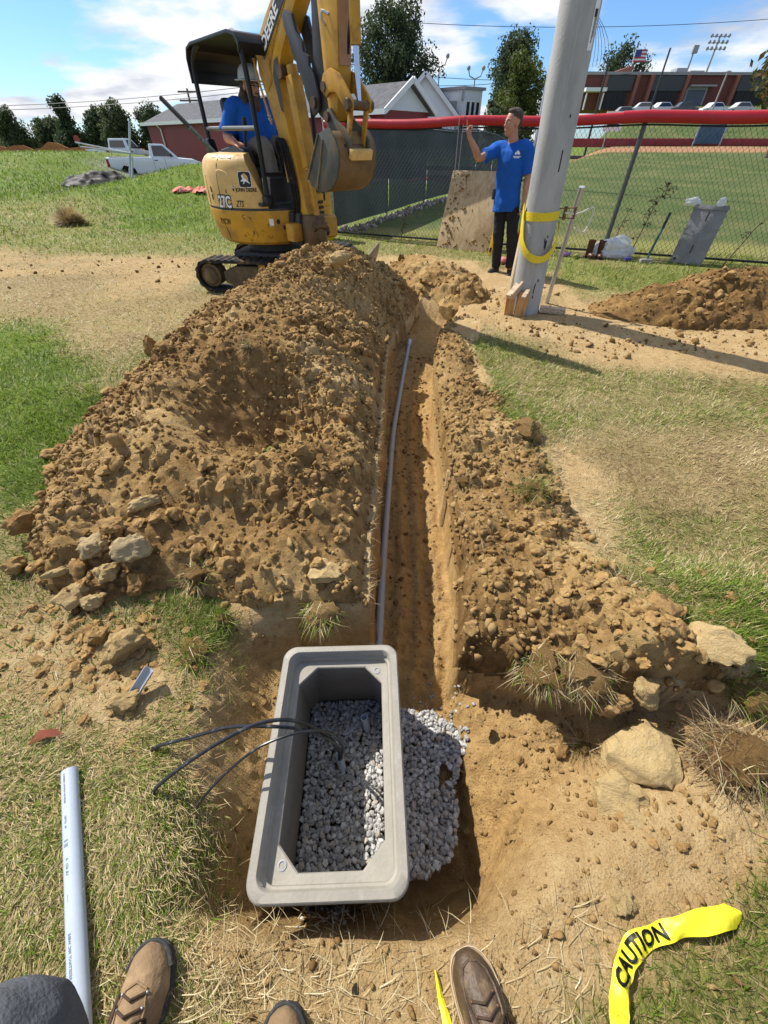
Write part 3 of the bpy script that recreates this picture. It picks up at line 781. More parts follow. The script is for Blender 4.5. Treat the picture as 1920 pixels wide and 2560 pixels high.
# long red gym hall: local x runs along the front wall, y to the outside
gym_u = Vector((-0.747, 0.664, 0)); gym_rz = math.atan2(0.664, -0.747)
gym = empty('sports_hall', 'long red hall with a grey shingle roof and white gable end', 'building', (0.0, 38.0, -0.4), gym_rz)
LG, DG, EG, RG = 36.0, 5.0, 3.55, 5.0
# outside front is at local y=+0; building goes to y=-DG (away from the camera)
MB().mat(MAT_REDSIDE).prism([(0, -0.3), (0, EG), (LG, EG), (LG, -0.3)], lambda u, v, w: (u, w, v), 0, -DG).build('wall', parent=gym)
MB().mat(MAT_WHITESIDE).prism([(0.25, EG), (-DG / 2 + 0.0, RG - 0.05), (-DG - 0.25, EG)], lambda u, v, w: (w, u, v), -0.04, 0.12).build('gable', parent=gym)
def slab4(a, b, c, d, t):
    n_ = (Vector(b) - Vector(a)).cross(Vector(d) - Vector(a)).normalized() * t
    top = [Vector(p) + n_ for p in (a, b, c, d)]
    return [tuple(p) for p in (Vector(a), Vector(b), Vector(c), Vector(d))] + [tuple(p) for p in top], [(3, 2, 1, 0), (4, 5, 6, 7), (0, 1, 5, 4), (1, 2, 6, 5), (2, 3, 7, 6), (3, 0, 4, 7)]
rf = MB().mat(MAT_SHINGLE)
for sgn, y0 in ((1, 0.45), (-1, -DG - 0.45)):
    p = [(-0.45, y0, EG - 0.08), (-0.45, -DG / 2, RG), (LG - 3.4, -DG / 2, RG), (LG + 0.5, y0, EG - 0.08)]
    if sgn < 0: p = p[::-1]
    rf.add(*slab4(*p, -0.14 if sgn > 0 else -0.14))
rf.add(*slab4((LG + 0.5, 0.45, EG - 0.08), (LG - 3.4, -DG / 2, RG), (LG - 3.4, -DG / 2, RG + 0.001), (LG + 0.5, -DG - 0.45, EG - 0.08), -0.12))
rf_o = rf.build('roof', parent=gym, smooth=0)
fa = MB().mat(MAT_WHITE).box((LG / 2, 0.5, EG - 0.12), (LG + 1.1, 0.12, 0.26))
for y0 in (0.45, -DG - 0.45):
    fa.bar((-0.5, y0, EG - 0.10), (-0.5, -DG / 2, RG + 0.06), 0.10, 0.30)
fa.build('white_trim', parent=gym, smooth=0)
for x in (1.1, LG - 3.2, 13.0):
    MB().mat(MAT_WHITE).tube([(x, 0.45, EG - 0.25), (x, 0.10, EG - 0.55), (x, 0.10, 0.1)], 0.07, 6).build('downspout', parent=gym)
w_ = MB().mat(MAT_WHITE).box((-0.03, -1.0, 2.55), (0.08, 0.62, 0.72)).build('window', parent=gym)
for k in range(3): MB().mat(MAT_GREY).box((-0.08, -1.0, 2.35 + 0.2 * k), (0.04, 0.5, 0.09)).build('louvre', parent=w_)

house = empty('white_house', 'white building with a steep dark roofed gable and square wing', 'building', (3.7, 52.0, 0.5))
MB().mat(MAT_WHITESIDE).prism([(-3.0, 0), (-3.0, 2.9), (0, 5.4), (3.0, 2.9), (3.0, 0)], lambda u, v, w: (u, w, v), 0, 7).build('wall', parent=house)
rf = MB().mat(MAT_DARKSHINGLE)
rf.add(*slab4((0.0, -0.3, 5.55), (3.6, -0.3, 2.5), (4.3, 7.3, 2.6), (0.7, 7.3, 5.62), 0.16)); rf.add(*slab4((-3.5, -0.3, 2.5), (0.0, -0.3, 5.55), (0.7, 7.3, 5.62), (-2.9, 7.3, 2.6), 0.16))
rf.build('roof', parent=house, smooth=0)
tr = MB().mat(MAT_WHITE).bar((-3.5, -0.36, 2.5), (0, -0.36, 5.52), 0.1, 0.3).bar((0, -0.36, 5.52), (3.45, -0.36, 2.55), 0.1, 0.3)
tr.build('white_trim', parent=house, smooth=0)
wg = MB().mat(MAT_WHITESIDE).prism([(1.2, 2.2), (3.7, 0.3), (5.6, 1.6), (3.1, 3.6)], lambda u, v, w: (u, v, w), 0, 4.55).build('wing', parent=house)
MB().mat(MAT_ROOFEDGE).prism([(1.0, 2.3), (3.68, 0.05), (5.9, 1.6), (3.1, 3.9)], lambda u, v, w: (u, v, w), 4.55, 4.75).build('wing_roof', parent=house)
wr = Vector((1.9, 1.3, 0)).normalized()
for k in range(3):
    c = Vector((3.7, 0.3, 0)) + wr * (0.55 + 0.62 * k)
    rot = Matrix.Rotation(math.atan2(wr.y, wr.x), 3, 'Z')
    wi = MB().mat(MAT_WHITE).box((c.x, c.y, 3.2), (0.46, 0.12, 1.3), rot).build('window', parent=house, smooth=0)
    n_ = Vector((wr.y, -wr.x, 0)) * 0.07
    MB().mat(MAT_GLASS).box((c.x + n_.x, c.y + n_.y, 3.2), (0.34, 0.05, 1.15), rot).build('pane', parent=wi, smooth=0)
MB().mat(MAT_GREY).box((2.55, 0.85, 3.55), (1.1, 0.6, 0.62), Matrix.Rotation(-0.65, 3, 'Z')).build('air_conditioner', parent=house, bevel=0.03)
MB().mat(MAT_GREY).box((3.55, 0.2, 4.2), (0.3, 0.3, 0.6)).build('lamp_box', parent=house)

# brick school on the hill
school = empty('brick_school', 'low dark red brick school with flat roof on the hill', 'building', (33.0, 99.0, 6.0), R(1.5))
MB().mat(MAT_BRICK).box((24, 6, 1.9), (48, 12, 4.2)).build('wall', parent=school)
MB().mat(MAT_ROOFEDGE).box((24, 5.9, 4.1), (48.6, 12.6, 0.35)).build('roof_edge', parent=school)
for x, w in ((7.6, 4.6), (16.0, 5.6), (31.5, 6.2)):
    MB().mat(MAT_FASCIA).box((x, -0.2, 2.95), (w, 0.5, 1.75)).build('metal_fascia', parent=school)
    fr = MB().mat(MAT_BLACKPL).box((x, -0.06, 1.0), (w - 0.8, 0.2, 2.2)).build('window', parent=school)
    npn = 4
    for k in range(npn):
        MB().mat(MAT_DARK).box((x - (w - 0.8) / 2 + (k + 0.5) * (w - 0.8) / npn, -0.19, 1.0), ((w - 0.8) / npn - 0.2, 0.06, 1.95)).build('pane', parent=fr)
for x in (4.9, 10.4, 12.9, 19.1, 27.8):
    MB().mat(MAT_BRICKL).box((x, -0.35, 1.9), (0.55, 0.8, 4.0)).build('pier', parent=school)
dr = MB().mat(MAT_GREY).box((21.6, -0.1, 1.3), (3.6, 0.3, 2.6)).build('roller_door', parent=school)
MB().mat(M('blue grey shutter', (0.075, 0.095, 0.13), 0.5, 0.15, 3, bump=0.4, bscale=5, stretch=(0.1, 0.1, 4))).box((21.6, -0.27, 1.1), (3.1, 0.08, 2.2)).build('shutter', parent=dr)
MB().mat(MAT_ROOFEDGE).box((22.0, -0.7, 2.65), (4.4, 1.2, 0.22)).build('canopy', parent=school)
MB().mat(MAT_WHITE).box((3.0, -1.2, 2.1), (3.6, 2.4, 0.45)).build('entrance_canopy', parent=school)
for x in (1.6, 4.5): MB().mat(MAT_WHITE).tube([(x, -2.1, -0.3), (x, -2.1, 1.7)], 0.12, 6).build('canopy_post', parent=school)
for x, w, h in ((19.5, 2.0, 0.8), (22.3, 2.6, 0.5), (28.0, 0.8, 0.5)):
    MB().mat(MAT_GREY).box((x, 4, 4.25 + h / 2), (w, 2.0, h)).build('roof_unit', parent=school, bevel=0.08)
MB().mat(MAT_BRICKL).prism([(6.5, 4.25), (11.5, 5.5), (11.5, 4.25)], lambda u, v, w: (u, w, v), 5, 9).build('skylight_wedge', parent=school)

# ------------------------------------------------------------------ trees
def leaf_mat(name, stops): return attr_mat(name, stops, 'tint', 0.7, 0.36, 0.25)
LEAF_DARK = leaf_mat('dark foliage', [(0, (0.030, 0.046, 0.022)), (0.6, (0.062, 0.090, 0.038)), (1, (0.11, 0.14, 0.062))])
LEAF_MID = leaf_mat('mid foliage', [(0, (0.046, 0.066, 0.028)), (0.6, (0.090, 0.118, 0.05)), (1, (0.15, 0.168, 0.075))])
LEAF_LIGHT = leaf_mat('yellow green foliage', [(0, (0.04, 0.062, 0.012)), (0.6, (0.095, 0.125, 0.024)), (1, (0.165, 0.185, 0.042))])
LEAF_AUT = leaf_mat('autumn tinged foliage', [(0, (0.028, 0.045, 0.014)), (0.6, (0.075, 0.085, 0.026)), (0.85, (0.17, 0.12, 0.04)), (1, (0.24, 0.11, 0.045))])
MAT_BARK = M('bark', (0.075, 0.058, 0.042), 0.9, 0.3, 6, bump=0.6, bscale=12, stretch=(1, 1, 0.2))
def tree(label, x, y, z, h, w, n, mat, seed, leaf=0.4, base=0.12, shape='round', lobes=16, group=None, name='broadleaf_tree', droop=0.0):
    rg = np.random.default_rng(seed); rr = random.Random(seed)
    root = empty(name, label, 'tree', (x, y, z), 0, group)
    th = h * base
    tb = MB().mat(MAT_BARK)
    tb.tube(bez([(0, 0, -0.4), (0.03 * w, 0, th), (-0.02 * w, 0.02 * w, h * 0.5), (0, 0, h * 0.82)], 12), [max(0.02, w * 0.045 * (1 - 0.08 * i)) for i in range(13)][:len(bez([(0, 0, 0), (1, 0, 0), (2, 0, 0), (3, 0, 0)], 12))], 7)
    C = []
    for k in range(lobes):
        t = (k + 0.5) / lobes
        zz = th + (h - th) * (0.08 + 0.86 * t)
        u = (zz - th) / (h - th)
        if shape == 'cone': env = (1 - u) ** 0.75 * 1.0 * min(1, 0.45 + u * 4)
        elif shape == 'poplar': env = 0.9 * math.sin(math.pi * min(0.98, 0.10 + 0.9 * u)) ** 0.5
        else: env = math.sin(math.pi * min(0.97, 0.16 + 0.80 * u)) ** 0.65
        a = k * 2.4 + rr.uniform(-.5, .5); q = env * w / 2 * rr.uniform(0.3, 0.78)
        rad = (w * 0.24 if shape != 'poplar' else w * 0.32) * rr.uniform(0.7, 1.25) * (0.55 + 0.45 * env)
        c = (q * math.cos(a), q * math.sin(a), zz); C.append((c, rad))
        if k % 2 == 0:
            tb.tube(bez([(0, 0, max(th * 0.7, zz - 0.25 * h)), (c[0] * 0.5, c[1] * 0.5, zz - 0.08 * h), c], 6), [0.02 * w * (1 - 0.12 * i) + 0.012 for i in range(7)], 5)
    tb.build('trunk', parent=root)
    cc = np.array([c for c, r_ in C]); cr_ = np.array([r_ for c, r_ in C])
    wgt = cr_ ** 2; ids = rg.choice(len(C), n, p=wgt / wgt.sum())
    d = rg.normal(size=(n, 3)); d /= np.linalg.norm(d, axis=1)[:, None]
    rr_ = rg.random(n) ** 0.45
    # twig-like bunching inside each lobe gives gaps
    nd = np.round(d * 2.6) / 2.6; bunch = (_hash((nd[:, 0] * 10).astype(int) + ids * 7, (nd[:, 1] * 10 + nd[:, 2] * 57).astype(int), seed))
    rad = cr_[ids] * rr_ * (0.62 + 0.62 * bunch)
    P = cc[ids] + d * rad[:, None] * np.array([1, 1, 0.92]); P[:, 2] -= droop * rr_ * cr_[ids]
    keep = bunch > 0.18; P = P[keep]; d = d[keep]; n2 = len(P)
    nr = d + rg.normal(0, 0.75, (n2, 3)); nr /= np.linalg.norm(nr, axis=1)[:, None]
    t1 = np.cross(nr, rg.normal(size=(n2, 3))); t1 /= np.linalg.norm(t1, axis=1)[:, None]; t2 = np.cross(nr, t1)
    s = leaf * rg.uniform(0.55, 1.25, n2)[:, None]
    V = np.stack([P - t1 * s * 0.5, P + t2 * s * 0.30 - nr * s * 0.08, P + t1 * s * 0.55, P - t2 * s * 0.30 - nr * s * 0.08], 1).reshape(-1, 3)
    F = np.arange(n2 * 4).reshape(-1, 4)
    tint = np.clip(0.5 + rg.normal(0, 0.17, n2) + 0.35 * (bunch[keep] - 0.5), 0, 1)
    mesh_obj('crown', np_mesh('crown', V, [F], [mat], attrs={'tint': np.repeat(tint, 4)}), root)
    return root
gzf = lambda x, y: gz(x, y) - 0.1
tree('tall dense dark tree rising behind the white gable', 0.9, 58, 0.3, 10.9, 7.9, 30000, LEAF_DARK, 1, 0.28, 0.08, 'round', 26)
tree('dark pointed tree right of the white house', 14.6, 66, 0.6, 9.7, 6.0, 15000, LEAF_DARK, 2, 0.30, 0.08, 'round', 20)
tree('light green bushy tree before the dark pointed one', 12.6, 52, 0.6, 6.5, 4.6, 11000, LEAF_LIGHT, 3, 0.26, 0.04, 'round', 18)
tree('low dark shrub tree beside the white house wing', 9.6, 48, 0.3, 4.0, 2.4, 2600, LEAF_MID, 4, 0.34, 0.05, 'round', 10, droop=0.2)
tree('dark round tree showing above the school roof', 52.5, 128, 6, 10.6, 11.5, 9000, LEAF_DARK, 5, 0.52, 0.1, 'round', 16)
tree('autumn tinged tree reaching in at the right edge', 24.3, 33, 1.2, 8.0, 6.6, 7000, LEAF_AUT, 6, 0.40, 0.25, 'round', 18, droop=0.25)
LT = [(-52.5, 76, 4.9, 4.2, 'poplar', 'slender pale poplar at the left edge', LEAF_MID), (-48.6, 79, 4.2, 5.5, 'round', 'low rounded tree between the poplar and the tallest left tree', LEAF_MID),
      (-43.6, 75, 6.2, 5.8, 'cone', 'tallest of the dark trees along the left horizon', LEAF_DARK), (-40.0, 76, 5.1, 4.6, 'round', 'dark tree just right of the tallest left tree', LEAF_DARK),
      (-36.2, 74, 5.3, 5.0, 'round', 'spreading dark tree in the middle of the left row', LEAF_MID), (-32.6, 76, 5.0, 5.4, 'round', 'dark tree touching the left end of the red hall', LEAF_DARK)]
for i, (x, y, h, w, sh, lb, mt) in enumerate(LT):
    tree(lb, x, y, -0.9, h + 0.9, w, 9000, mt, 30 + i, 0.33, 0.1, sh, 14, 'trees along the left horizon')
hedge_rg = np.random.default_rng(5)
n = 9000; hx = hedge_rg.uniform(-62, -27, n); hy = 82 + hedge_rg.normal(0, 1.5, n); hh = 3.1 + 0.9 * fbm(hx * 0.3, hx * 0 + 2, 3, 5)
hz_ = -0.9 + hh * hedge_rg.random(n) ** 0.7
nr = hedge_rg.normal(size=(n, 3)); nr /= np.linalg.norm(nr, axis=1)[:, None]
t1 = np.cross(nr, hedge_rg.normal(size=(n, 3))); t1 /= np.linalg.norm(t1, axis=1)[:, None]; t2 = np.cross(nr, t1)
P = np.stack([hx, hy, hz_], -1); s = 0.6 * hedge_rg.uniform(.6, 1.2, n)[:, None]
V = np.stack([P - t1 * s * .5, P + t2 * s * .35, P + t1 * s * .5, P - t2 * s * .35], 1).reshape(-1, 3)
tag(mesh_obj('thicket', np_mesh('thicket', V, [np.arange(n * 4).reshape(-1, 4)], [LEAF_MID], attrs={'tint': np.repeat(hedge_rg.random(n) * 0.7, 4)})), 'far thicket of bushes behind the left trees', 'bushes', kind='stuff')

# ------------------------------------------------------------------ poles, wires, flags, far furniture
def lamp_mast(label, x, y, z0, h, group):
    o = empty('lamp_post', label, 'light pole', (x, y, z0), 0, group)
    MB().mat(MAT_GREY).tube([(0, 0, 0), (0, 0, h)], [0.13, 0.08], 6).build('pole', parent=o)
    MB().mat(MAT_GREY).tube([(-0.9, 0, h + 0.75), (-0.7, 0, h + 0.25), (0, 0, h), (0.7, 0, h + 0.25), (0.9, 0, h + 0.75)], 0.07, 5).build('arm', parent=o)
    for s in (-1, 1): MB().mat(MAT_GREY).ball((s * 0.95, -0.1, h + 0.95), 0.24, 8, 6).build('lamp_head', parent=o)
lamp_mast('twin headed light pole right behind the white gable', 7.1, 75, 0.5, 8.0, 'twin headed light poles')
lamp_mast('twin headed light pole nearer the pointed tree', 11.8, 75, 0.5, 7.0, 'twin headed light poles')
st = empty('floodlight_mast', 'stadium floodlight mast with a bank of lamps above the school', 'floodlight', (77.5, 140, 6.0))
MB().mat(MAT_GREY).tube([(0, 0, 0), (0, 0, 13.4)], [0.3, 0.18], 7).build('pole', parent=st)
for r_ in range(3):
    MB().mat(MAT_GREY).bar((-2.2, 0, 11.4 + r_ * 0.95), (2.2, 0, 11.4 + r_ * 0.95), 0.12, 0.12).build('crossbar', parent=st)
    for k in range(5): MB().mat(MAT_GREY).ball((-2.0 + k, -0.25, 11.5 + r_ * 0.95), 0.34, 8, 5, (1, 0.6, 1)).build('lamp', parent=st)
m2 = empty('floodlight_mast', 'slim floodlight mast left of the stadium lights', 'floodlight', (66.5, 128, 6.5))
MB().mat(MAT_GREY).tube([(0, 0, 0), (0, 0, 9.3)], [0.25, 0.15], 6).build('pole', parent=m2)
MB().mat(MAT_GREY).box((0.1, -0.1, 9.5), (1.1, 0.5, 1.2)).build('lamp', parent=m2, bevel=0.05)
fl = empty('flagpole', 'flagpole flying a stars and stripes over the school roof', 'flag', (50.6, 120, 6.5))
MB().mat(MAT_WHITE).tube([(0, 0, 0), (0, 0, 8.8)], [0.13, 0.08], 6).build('pole', parent=fl)
mr, mw, mb_ = M('flag red', (0.42, 0.05, 0.06), 0.8), M('flag white', (0.7, 0.7, 0.7), 0.8), M('flag blue', (0.05, 0.07, 0.22), 0.8)
fg = MB()
for k in range(7):
    fg.mat(mr if k % 2 == 0 else mw)
    for q in range(6):
        x0, x1 = 0.1 + q * 0.4, 0.5 + q * 0.4
        f_ = lambda x: 0.15 * math.sin(x * 3)
        if q < 3 and k < 4: fg.mat(mb_)
        else: fg.mat(mr if k % 2 == 0 else mw)
        zt = 8.6 - k * 0.24
        fg.add([(x0, f_(x0), zt - .24), (x1, f_(x1), zt - .24), (x1, f_(x1), zt), (x0, f_(x0), zt)], [(0, 1, 2, 3)])
fg.build('cloth', parent=fl, smooth=0)
up = empty('utility_pole', 'wooden utility pole with crossarms above the red hall roof', 'utility pole', (-25.9, 75, -0.9))
MAT_TIMBER = M('weathered timber', (0.14, 0.105, 0.075), 0.9, 0.25, 6, bump=0.4, bscale=20)
MB().mat(MAT_TIMBER).tube([(0, 0, 0), (0, 0, 7.6)], [0.18, 0.12], 7).build('pole', parent=up)
for z_ in (7.3, 6.5): MB().mat(MAT_TIMBER).box((0, 0, z_), (2.6, 0.16, 0.16)).build('crossarm', parent=up)
for k, (a, b, sag) in enumerate([((-75, 66, 4.9), (-5, 64, 7.0), 1.2), ((-75, 66, 4.6), (-5, 64, 6.6), 1.2), ((0, 80, 8.6), (34, 80, 8.4), 0.7), ((-5, 64, 6.6), (30, 90, 9.7), 1.0), ((4, 85, 13.5), (60, 85, 14.2), 0.7)]):
    a, b = Vector(a), Vector(b)
    pts = [a.lerp(b, t / 12) - Vector((0, 0, sag * 4 * (t / 12) * (1 - t / 12))) for t in range(13)]
    tag(MB().mat(MAT_BLACKPL).tube(pts, 0.028, 4).build('overhead_wire'), ['upper overhead wire crossing the sky left of the digger', 'lower overhead wire crossing the sky left of the digger', 'overhead wire between the twin headed light poles', 'overhead wire running behind the digger boom', 'topmost overhead wire crossing the clouds'][k], 'wire')
def plain_post(name, label, cat, x, y, h, r_=0.09, m=MAT_GREY, z=None, group=None, top=None):
    z = gz(x, y) - 0.1 if z is None else z
    o = MB().mat(m).tube([(x, y, z), (x, y, z + h)], [r_, r_ * 0.8], 8).build(name)
    return tag(o, label, cat, group)
MAT_DARKMETAL = M('dark painted steel', (0.035, 0.04, 0.042), 0.55, 0.2, 8)
plain_post('net_post', 'tall dark net post just right of the concrete pole', 'post', 22.9, 60, 7.3, 0.13, MAT_DARKMETAL, group='backstop posts')
plain_post('net_post', 'tall dark net post before the middle school windows', 'post', 28.7, 60, 7.2, 0.11, MAT_DARKMETAL, group='backstop posts')
plain_post('net_post', 'pale leaning net post before the school roller door', 'post', 36.6, 62, 5.6, 0.10, MAT_ROOFEDGE, group='backstop posts')
plain_post('net_post', 'pale net post near the right edge of the field', 'post', 46.4, 62, 6.3, 0.11, MAT_ROOFEDGE, group='backstop posts')
plain_post('net_post', 'shorter pale post at the right edge of the field', 'post', 50.8, 64, 5.6, 0.1, MAT_ROOFEDGE, group='backstop posts')
nb = MB().mat(MAT_DARKMETAL)
for k in range(6):
    t = k / 5
    nb.tube([(20.6 + 2.2 * (1 - (1 - s_) ** 2) * (1 - t * .8) * 1.0 + 0, 60.2, 10.5 - s_ * 3 - t * 0.5) for s_ in (0, .25, .5, .75, 1)], 0.02, 4)
tag(nb.build('net_cable'), 'thin net cables sagging to the tall post right of the concrete pole', 'cable')
MAT_MAST = M('pale blue mast paint', (0.36, 0.38, 0.44), 0.5, 0.1, 5)
tag(MB().mat(MAT_MAST).tube([(5.72, 20, 0), (5.72, 20, 11)], [0.115, 0.08], 10).build('slim_mast'), 'slim pale metal mast standing behind the thick concrete pole', 'pole')
# red padded wall and sheeting behind the infield
MAT_REDPAD = M('red vinyl padding', (0.30, 0.018, 0.024), 0.45, 0.15, 2, dirt=(0.17, 0.02, 0.022), dirt_amt=0.3)
bw = empty('padded_wall', 'low dark red padded wall behind the infield', 'wall', (40, 59.5, 1.2))
for k in range(14):
    MB().mat(MAT_REDPAD).box((-21 + k * 3.2, 0.02 * (k % 2), 0.32), (3.14, 0.24, 0.72)).build('pad', parent=bw, bevel=0.03)
bs = empty('blue_banner', 'faded blue sheet hanging on the backstop posts', 'banner', (35.7, 59.0, 1.3))
MB().mat(M('faded blue sheet', (0.055, 0.12, 0.19), 0.7, 0.25, 2)).box((0, 0, 0.9), (2.8, 0.05, 1.5)).build('sheet', parent=bs)
for s in (-1.5, 1.5): MB().mat(MAT_MAST).tube([(s, 0, -0.3), (s, 0, 1.9)], 0.06, 6).build('post', parent=bs)
sg = empty('board_sign', 'small white CAMP sign on a post beyond the fence', 'sign', (23.9, 58, 1.3))
MB().mat(MAT_GREY).tube([(0, 0, -0.3), (0, 0, 1.5)], 0.06, 6).build('post', parent=sg)
MB().mat(MAT_WHITE).box((0.4, -0.08, 1.85), (2.0, 0.06, 1.5)).build('board', parent=sg)
text_obj('lettering', 'CAMP', 0.62, Matrix.Translation((0.4, -0.12, 2.1)) @ Matrix.Rotation(R(90), 4, 'X'), MAT_DARK, sg, 0.02, 0.02)
MB().mat(MAT_DARK).box((0.4, -0.12, 1.55), (1.3, 0.02, 0.22)).build('print_line', parent=sg)
hp = MB().mat(MAT_TIMBER).box((18.5, 50, gz(18.5, 50) + 0.12), (2.6, 1.2, 0.24)).build('dugout_bench', bevel=0.02)
tag(hp, 'low grey bench platform on the field beyond the fence', 'bench')

# bleachers by the red hall
for bi, (bx, by, rz, lb) in enumerate([(-8.6, 33.5, R(-4), 'white metal bleacher before the red hall left of the digger'), (-3.6, 32.0, R(2), 'white metal bleacher seen through the digger frame')]):
    bo = empty('bleacher', lb, 'bleacher', (bx, by, -0.42), rz, 'bleachers before the red hall')
    for k in range(5):
        MB().mat(MAT_WHITE).box((0, 0.55 * k, 0.42 + 0.26 * k), (5.6, 0.28, 0.05)).build('plank', parent=bo)
        if k: MB().mat(MAT_GREY).box((0, 0.55 * k - 0.28, 0.30 + 0.24 * k - 0.12), (5.6, 0.2, 0.04)).build('footboard', parent=bo)
    for x in (-2.6, -0.9, 0.9, 2.6):
        MB().mat(MAT_GREY).bar((x, 0, 0.38), (x, 2.2, 1.42), 0.06, 0.06).bar((x, 2.2, 0), (x, 2.2, 1.42), 0.06, 0.06).bar((x, 0, 0), (x, 0, 0.38), 0.06, 0.06).build('frame', parent=bo)

# ------------------------------------------------------------------ vehicles
def pickup(label, loc, rz, group):
    o = empty('pickup_truck', label, 'pickup truck', loc, rz, group)
    # local: x forward, y left; length 5.8
    W = 0.98
    low = [(-2.75, 0.62), (-2.85, 0.72), (-2.85, 1.22), (-0.15, 1.24), (1.25, 1.20), (2.45, 1.10), (2.85, 0.95), (2.92, 0.62), (2.75, 0.42), (2.45, 0.42)]
    def arch(cx): return [(cx + 0.47 * math.cos(t), 0.42 + 0.47 * math.sin(t)) for t in [R(a) for a in (0, 30, 60, 90, 120, 150, 180)]]
    prof = low + arch(1.85) + arch(-1.75) + [(-2.6, 0.42)]
    MB().mat(MAT_WHITECAR).prism(prof, lambda u, v, w: (u, w, v), -W, W).build('body', parent=o, bevel=0.035)
    MB().mat(MAT_WHITECAR).rings([[(-0.25, sy * 0.92, 1.2) if k == 0 else (1.5, sy * 0.92, 1.18) if k == 1 else (0.75, sy * 0.76, 1.86) if k == 2 else (-0.12, sy * 0.76, 1.88) for k in range(4)] for sy in (-1, 1)]).build('cab', parent=o, bevel=0.05)
    for s in (-1, 1):
        MB().mat(MAT_GLASS).prism([(-0.02, 1.28), (1.22, 1.26), (0.68, 1.78), (0.02, 1.79)], lambda u, v, w: (u, s * (0.925 - (v - 1.2) * 0.235 + w), v), 0, 0.012).build('side_window', parent=o)
        for xg in (0.62, -0.1): MB().mat(MAT_DARK).box((xg, s * (W + 0.004), 0.85), (0.012, 0.01, 0.7)).build('door_gap', parent=o)
        MB().mat(MAT_BLACKPL).box((0.08, s * (W + 0.02), 1.08), (0.2, 0.03, 0.04)).build('door_handle', parent=o)
        MB().mat(MAT_BLACKPL).box((1.05, s * 1.1, 1.33), (0.12, 0.2, 0.18)).build('mirror', parent=o, bevel=0.03)
        MB().mat(MAT_REDLIGHT).box((-2.82, s * 0.93, 0.98), (0.16, 0.14, 0.38)).build('tail_lamp', parent=o, bevel=0.02)
        MB().mat(MAT_WHITE).box((2.83, s * 0.8, 0.88), (0.14, 0.3, 0.16)).build('headlight', parent=o, bevel=0.02)
        for x in (1.85, -1.75):
            wh = MB().mat(MAT_RUBBER).lathe([(0.20, -0.12), (0.37, -0.13), (0.39, -0.08), (0.39, 0.08), (0.37, 0.13), (0.20, 0.12)], (x, s * 0.86, 0.39), 18, 'y').build('wheel', parent=o)
            MB().mat(MAT_STEEL).lathe([(0.02, -0.13 * s), (0.22, -0.10 * s)], (x, s * 0.89, 0.39), 14, 'y').build('rim', parent=wh)
    MB().mat(MAT_GLASS).prism([(-0.72, 1.32), (0.72, 1.32), (0.62, 1.76), (-0.62, 1.76)], lambda u, v, w: (-0.245 + (v - 1.2) * 0.19 + w, u, v), -0.02, 0.0).build('rear_window', parent=o)
    MB().mat(MAT_GLASS).prism([(-0.78, 1.27), (0.78, 1.27), (0.68, 1.78), (-0.68, 1.78)], lambda u, v, w: (1.50 - (v - 1.18) * 1.10 + w, u, v), 0.0, 0.03).build('windscreen', parent=o)
    MB().mat(MAT_DARK).box((-1.5, 0, 1.244), (2.4, 1.66, 0.01)).build('bed_opening', parent=o)
    tg = MB().mat(MAT_WHITECAR).box((-2.87, 0, 0.98), (0.06, 1.58, 0.5)).build('tailgate', parent=o, bevel=0.015)
    MB().mat(MAT_BLACKPL).box((-2.91, 0, 1.08), (0.03, 0.28, 0.1)).build('handle', parent=tg)
    MB().mat(MAT_BLACKPL).box((-2.9, 0, 0.58), (0.22, 1.9, 0.2)).build('rear_bumper', parent=o, bevel=0.03)
    MB().mat(MAT_BLACKPL).box((2.92, 0, 0.6), (0.16, 1.9, 0.26)).build('front_bumper', parent=o, bevel=0.03)
    MB().mat(MAT_DARK).box((0, 0, 0.42), (4.9, 1.5, 0.22)).build('underbody', parent=o)
    return o
pickup('white pickup truck with red tail lamps behind the grassy hump', (-15.6, 35.5, -0.42), R(24), 'white pickups beyond the lawn')
pickup('white pickup truck parked farther back showing its tailgate', (-22.2, 44.5, -0.1), R(80), 'white pickups beyond the lawn')
def far_car(label, x, y, z, rz, col, group, lo=False):
    o = empty('parked_car', label, 'car', (x, y, z), rz, group)
    m = M('car paint', col, 0.3, 0.05, 3, spec=0.6)
    MB().mat(m).prism([(-2.1, 0.3), (-2.2, 0.75), (-1.3, 0.92), (1.0, 0.9), (2.0, 0.72), (2.1, 0.3)], lambda u, v, w: (u, w, v), -0.88, 0.88).build('body', parent=o, bevel=0.06)
    MB().mat(m).rings([[(-1.6, s * .8, .9), (1.05, s * .8, .88), (0.45, s * .65, 1.42), (-0.95, s * .65, 1.42)] for s in (-1, 1)]).build('roof', parent=o, bevel=0.06)
    MB().mat(MAT_GLASS).rings([[(-1.35, s * .79, .96), (0.85, s * .79, .95), (0.38, s * .685, 1.35), (-0.88, s * .685, 1.35)] for s in (-1, 1)]).build('windows', parent=o)
    for s in (-1, 1):
        for xx in (-1.35, 1.3): MB().mat(MAT_RUBBER).lathe([(0.05, -0.1), (0.32, -0.1), (0.32, 0.1), (0.05, 0.1)], (xx, s * 0.8, 0.32), 12, 'y').build('wheel', parent=o)
for k, (x, rz, col, lb) in enumerate([(39.5, 175, (.30, .31, .33), 'silver car parked first right of the concrete pole'), (42.5, 170, (.62, .62, .63), 'white car parked before the school piers'), (45.6, 188, (.60, .60, .62), 'white car parked below the middle school window'),
                                     (49.2, 176, (.06, .065, .075), 'dark car parked below the roller door'), (54.2, 184, (.66, .66, .66), 'white car parked right of the roller door'), (58.6, 178, (.5, .5, .5), 'pale grey car parked below the right school windows')]):
    far_car(lb, x * 0.94, 86.5, gz(x * 0.94, 86.5) + 0.02, R(rz), col, 'cars parked in front of the school')
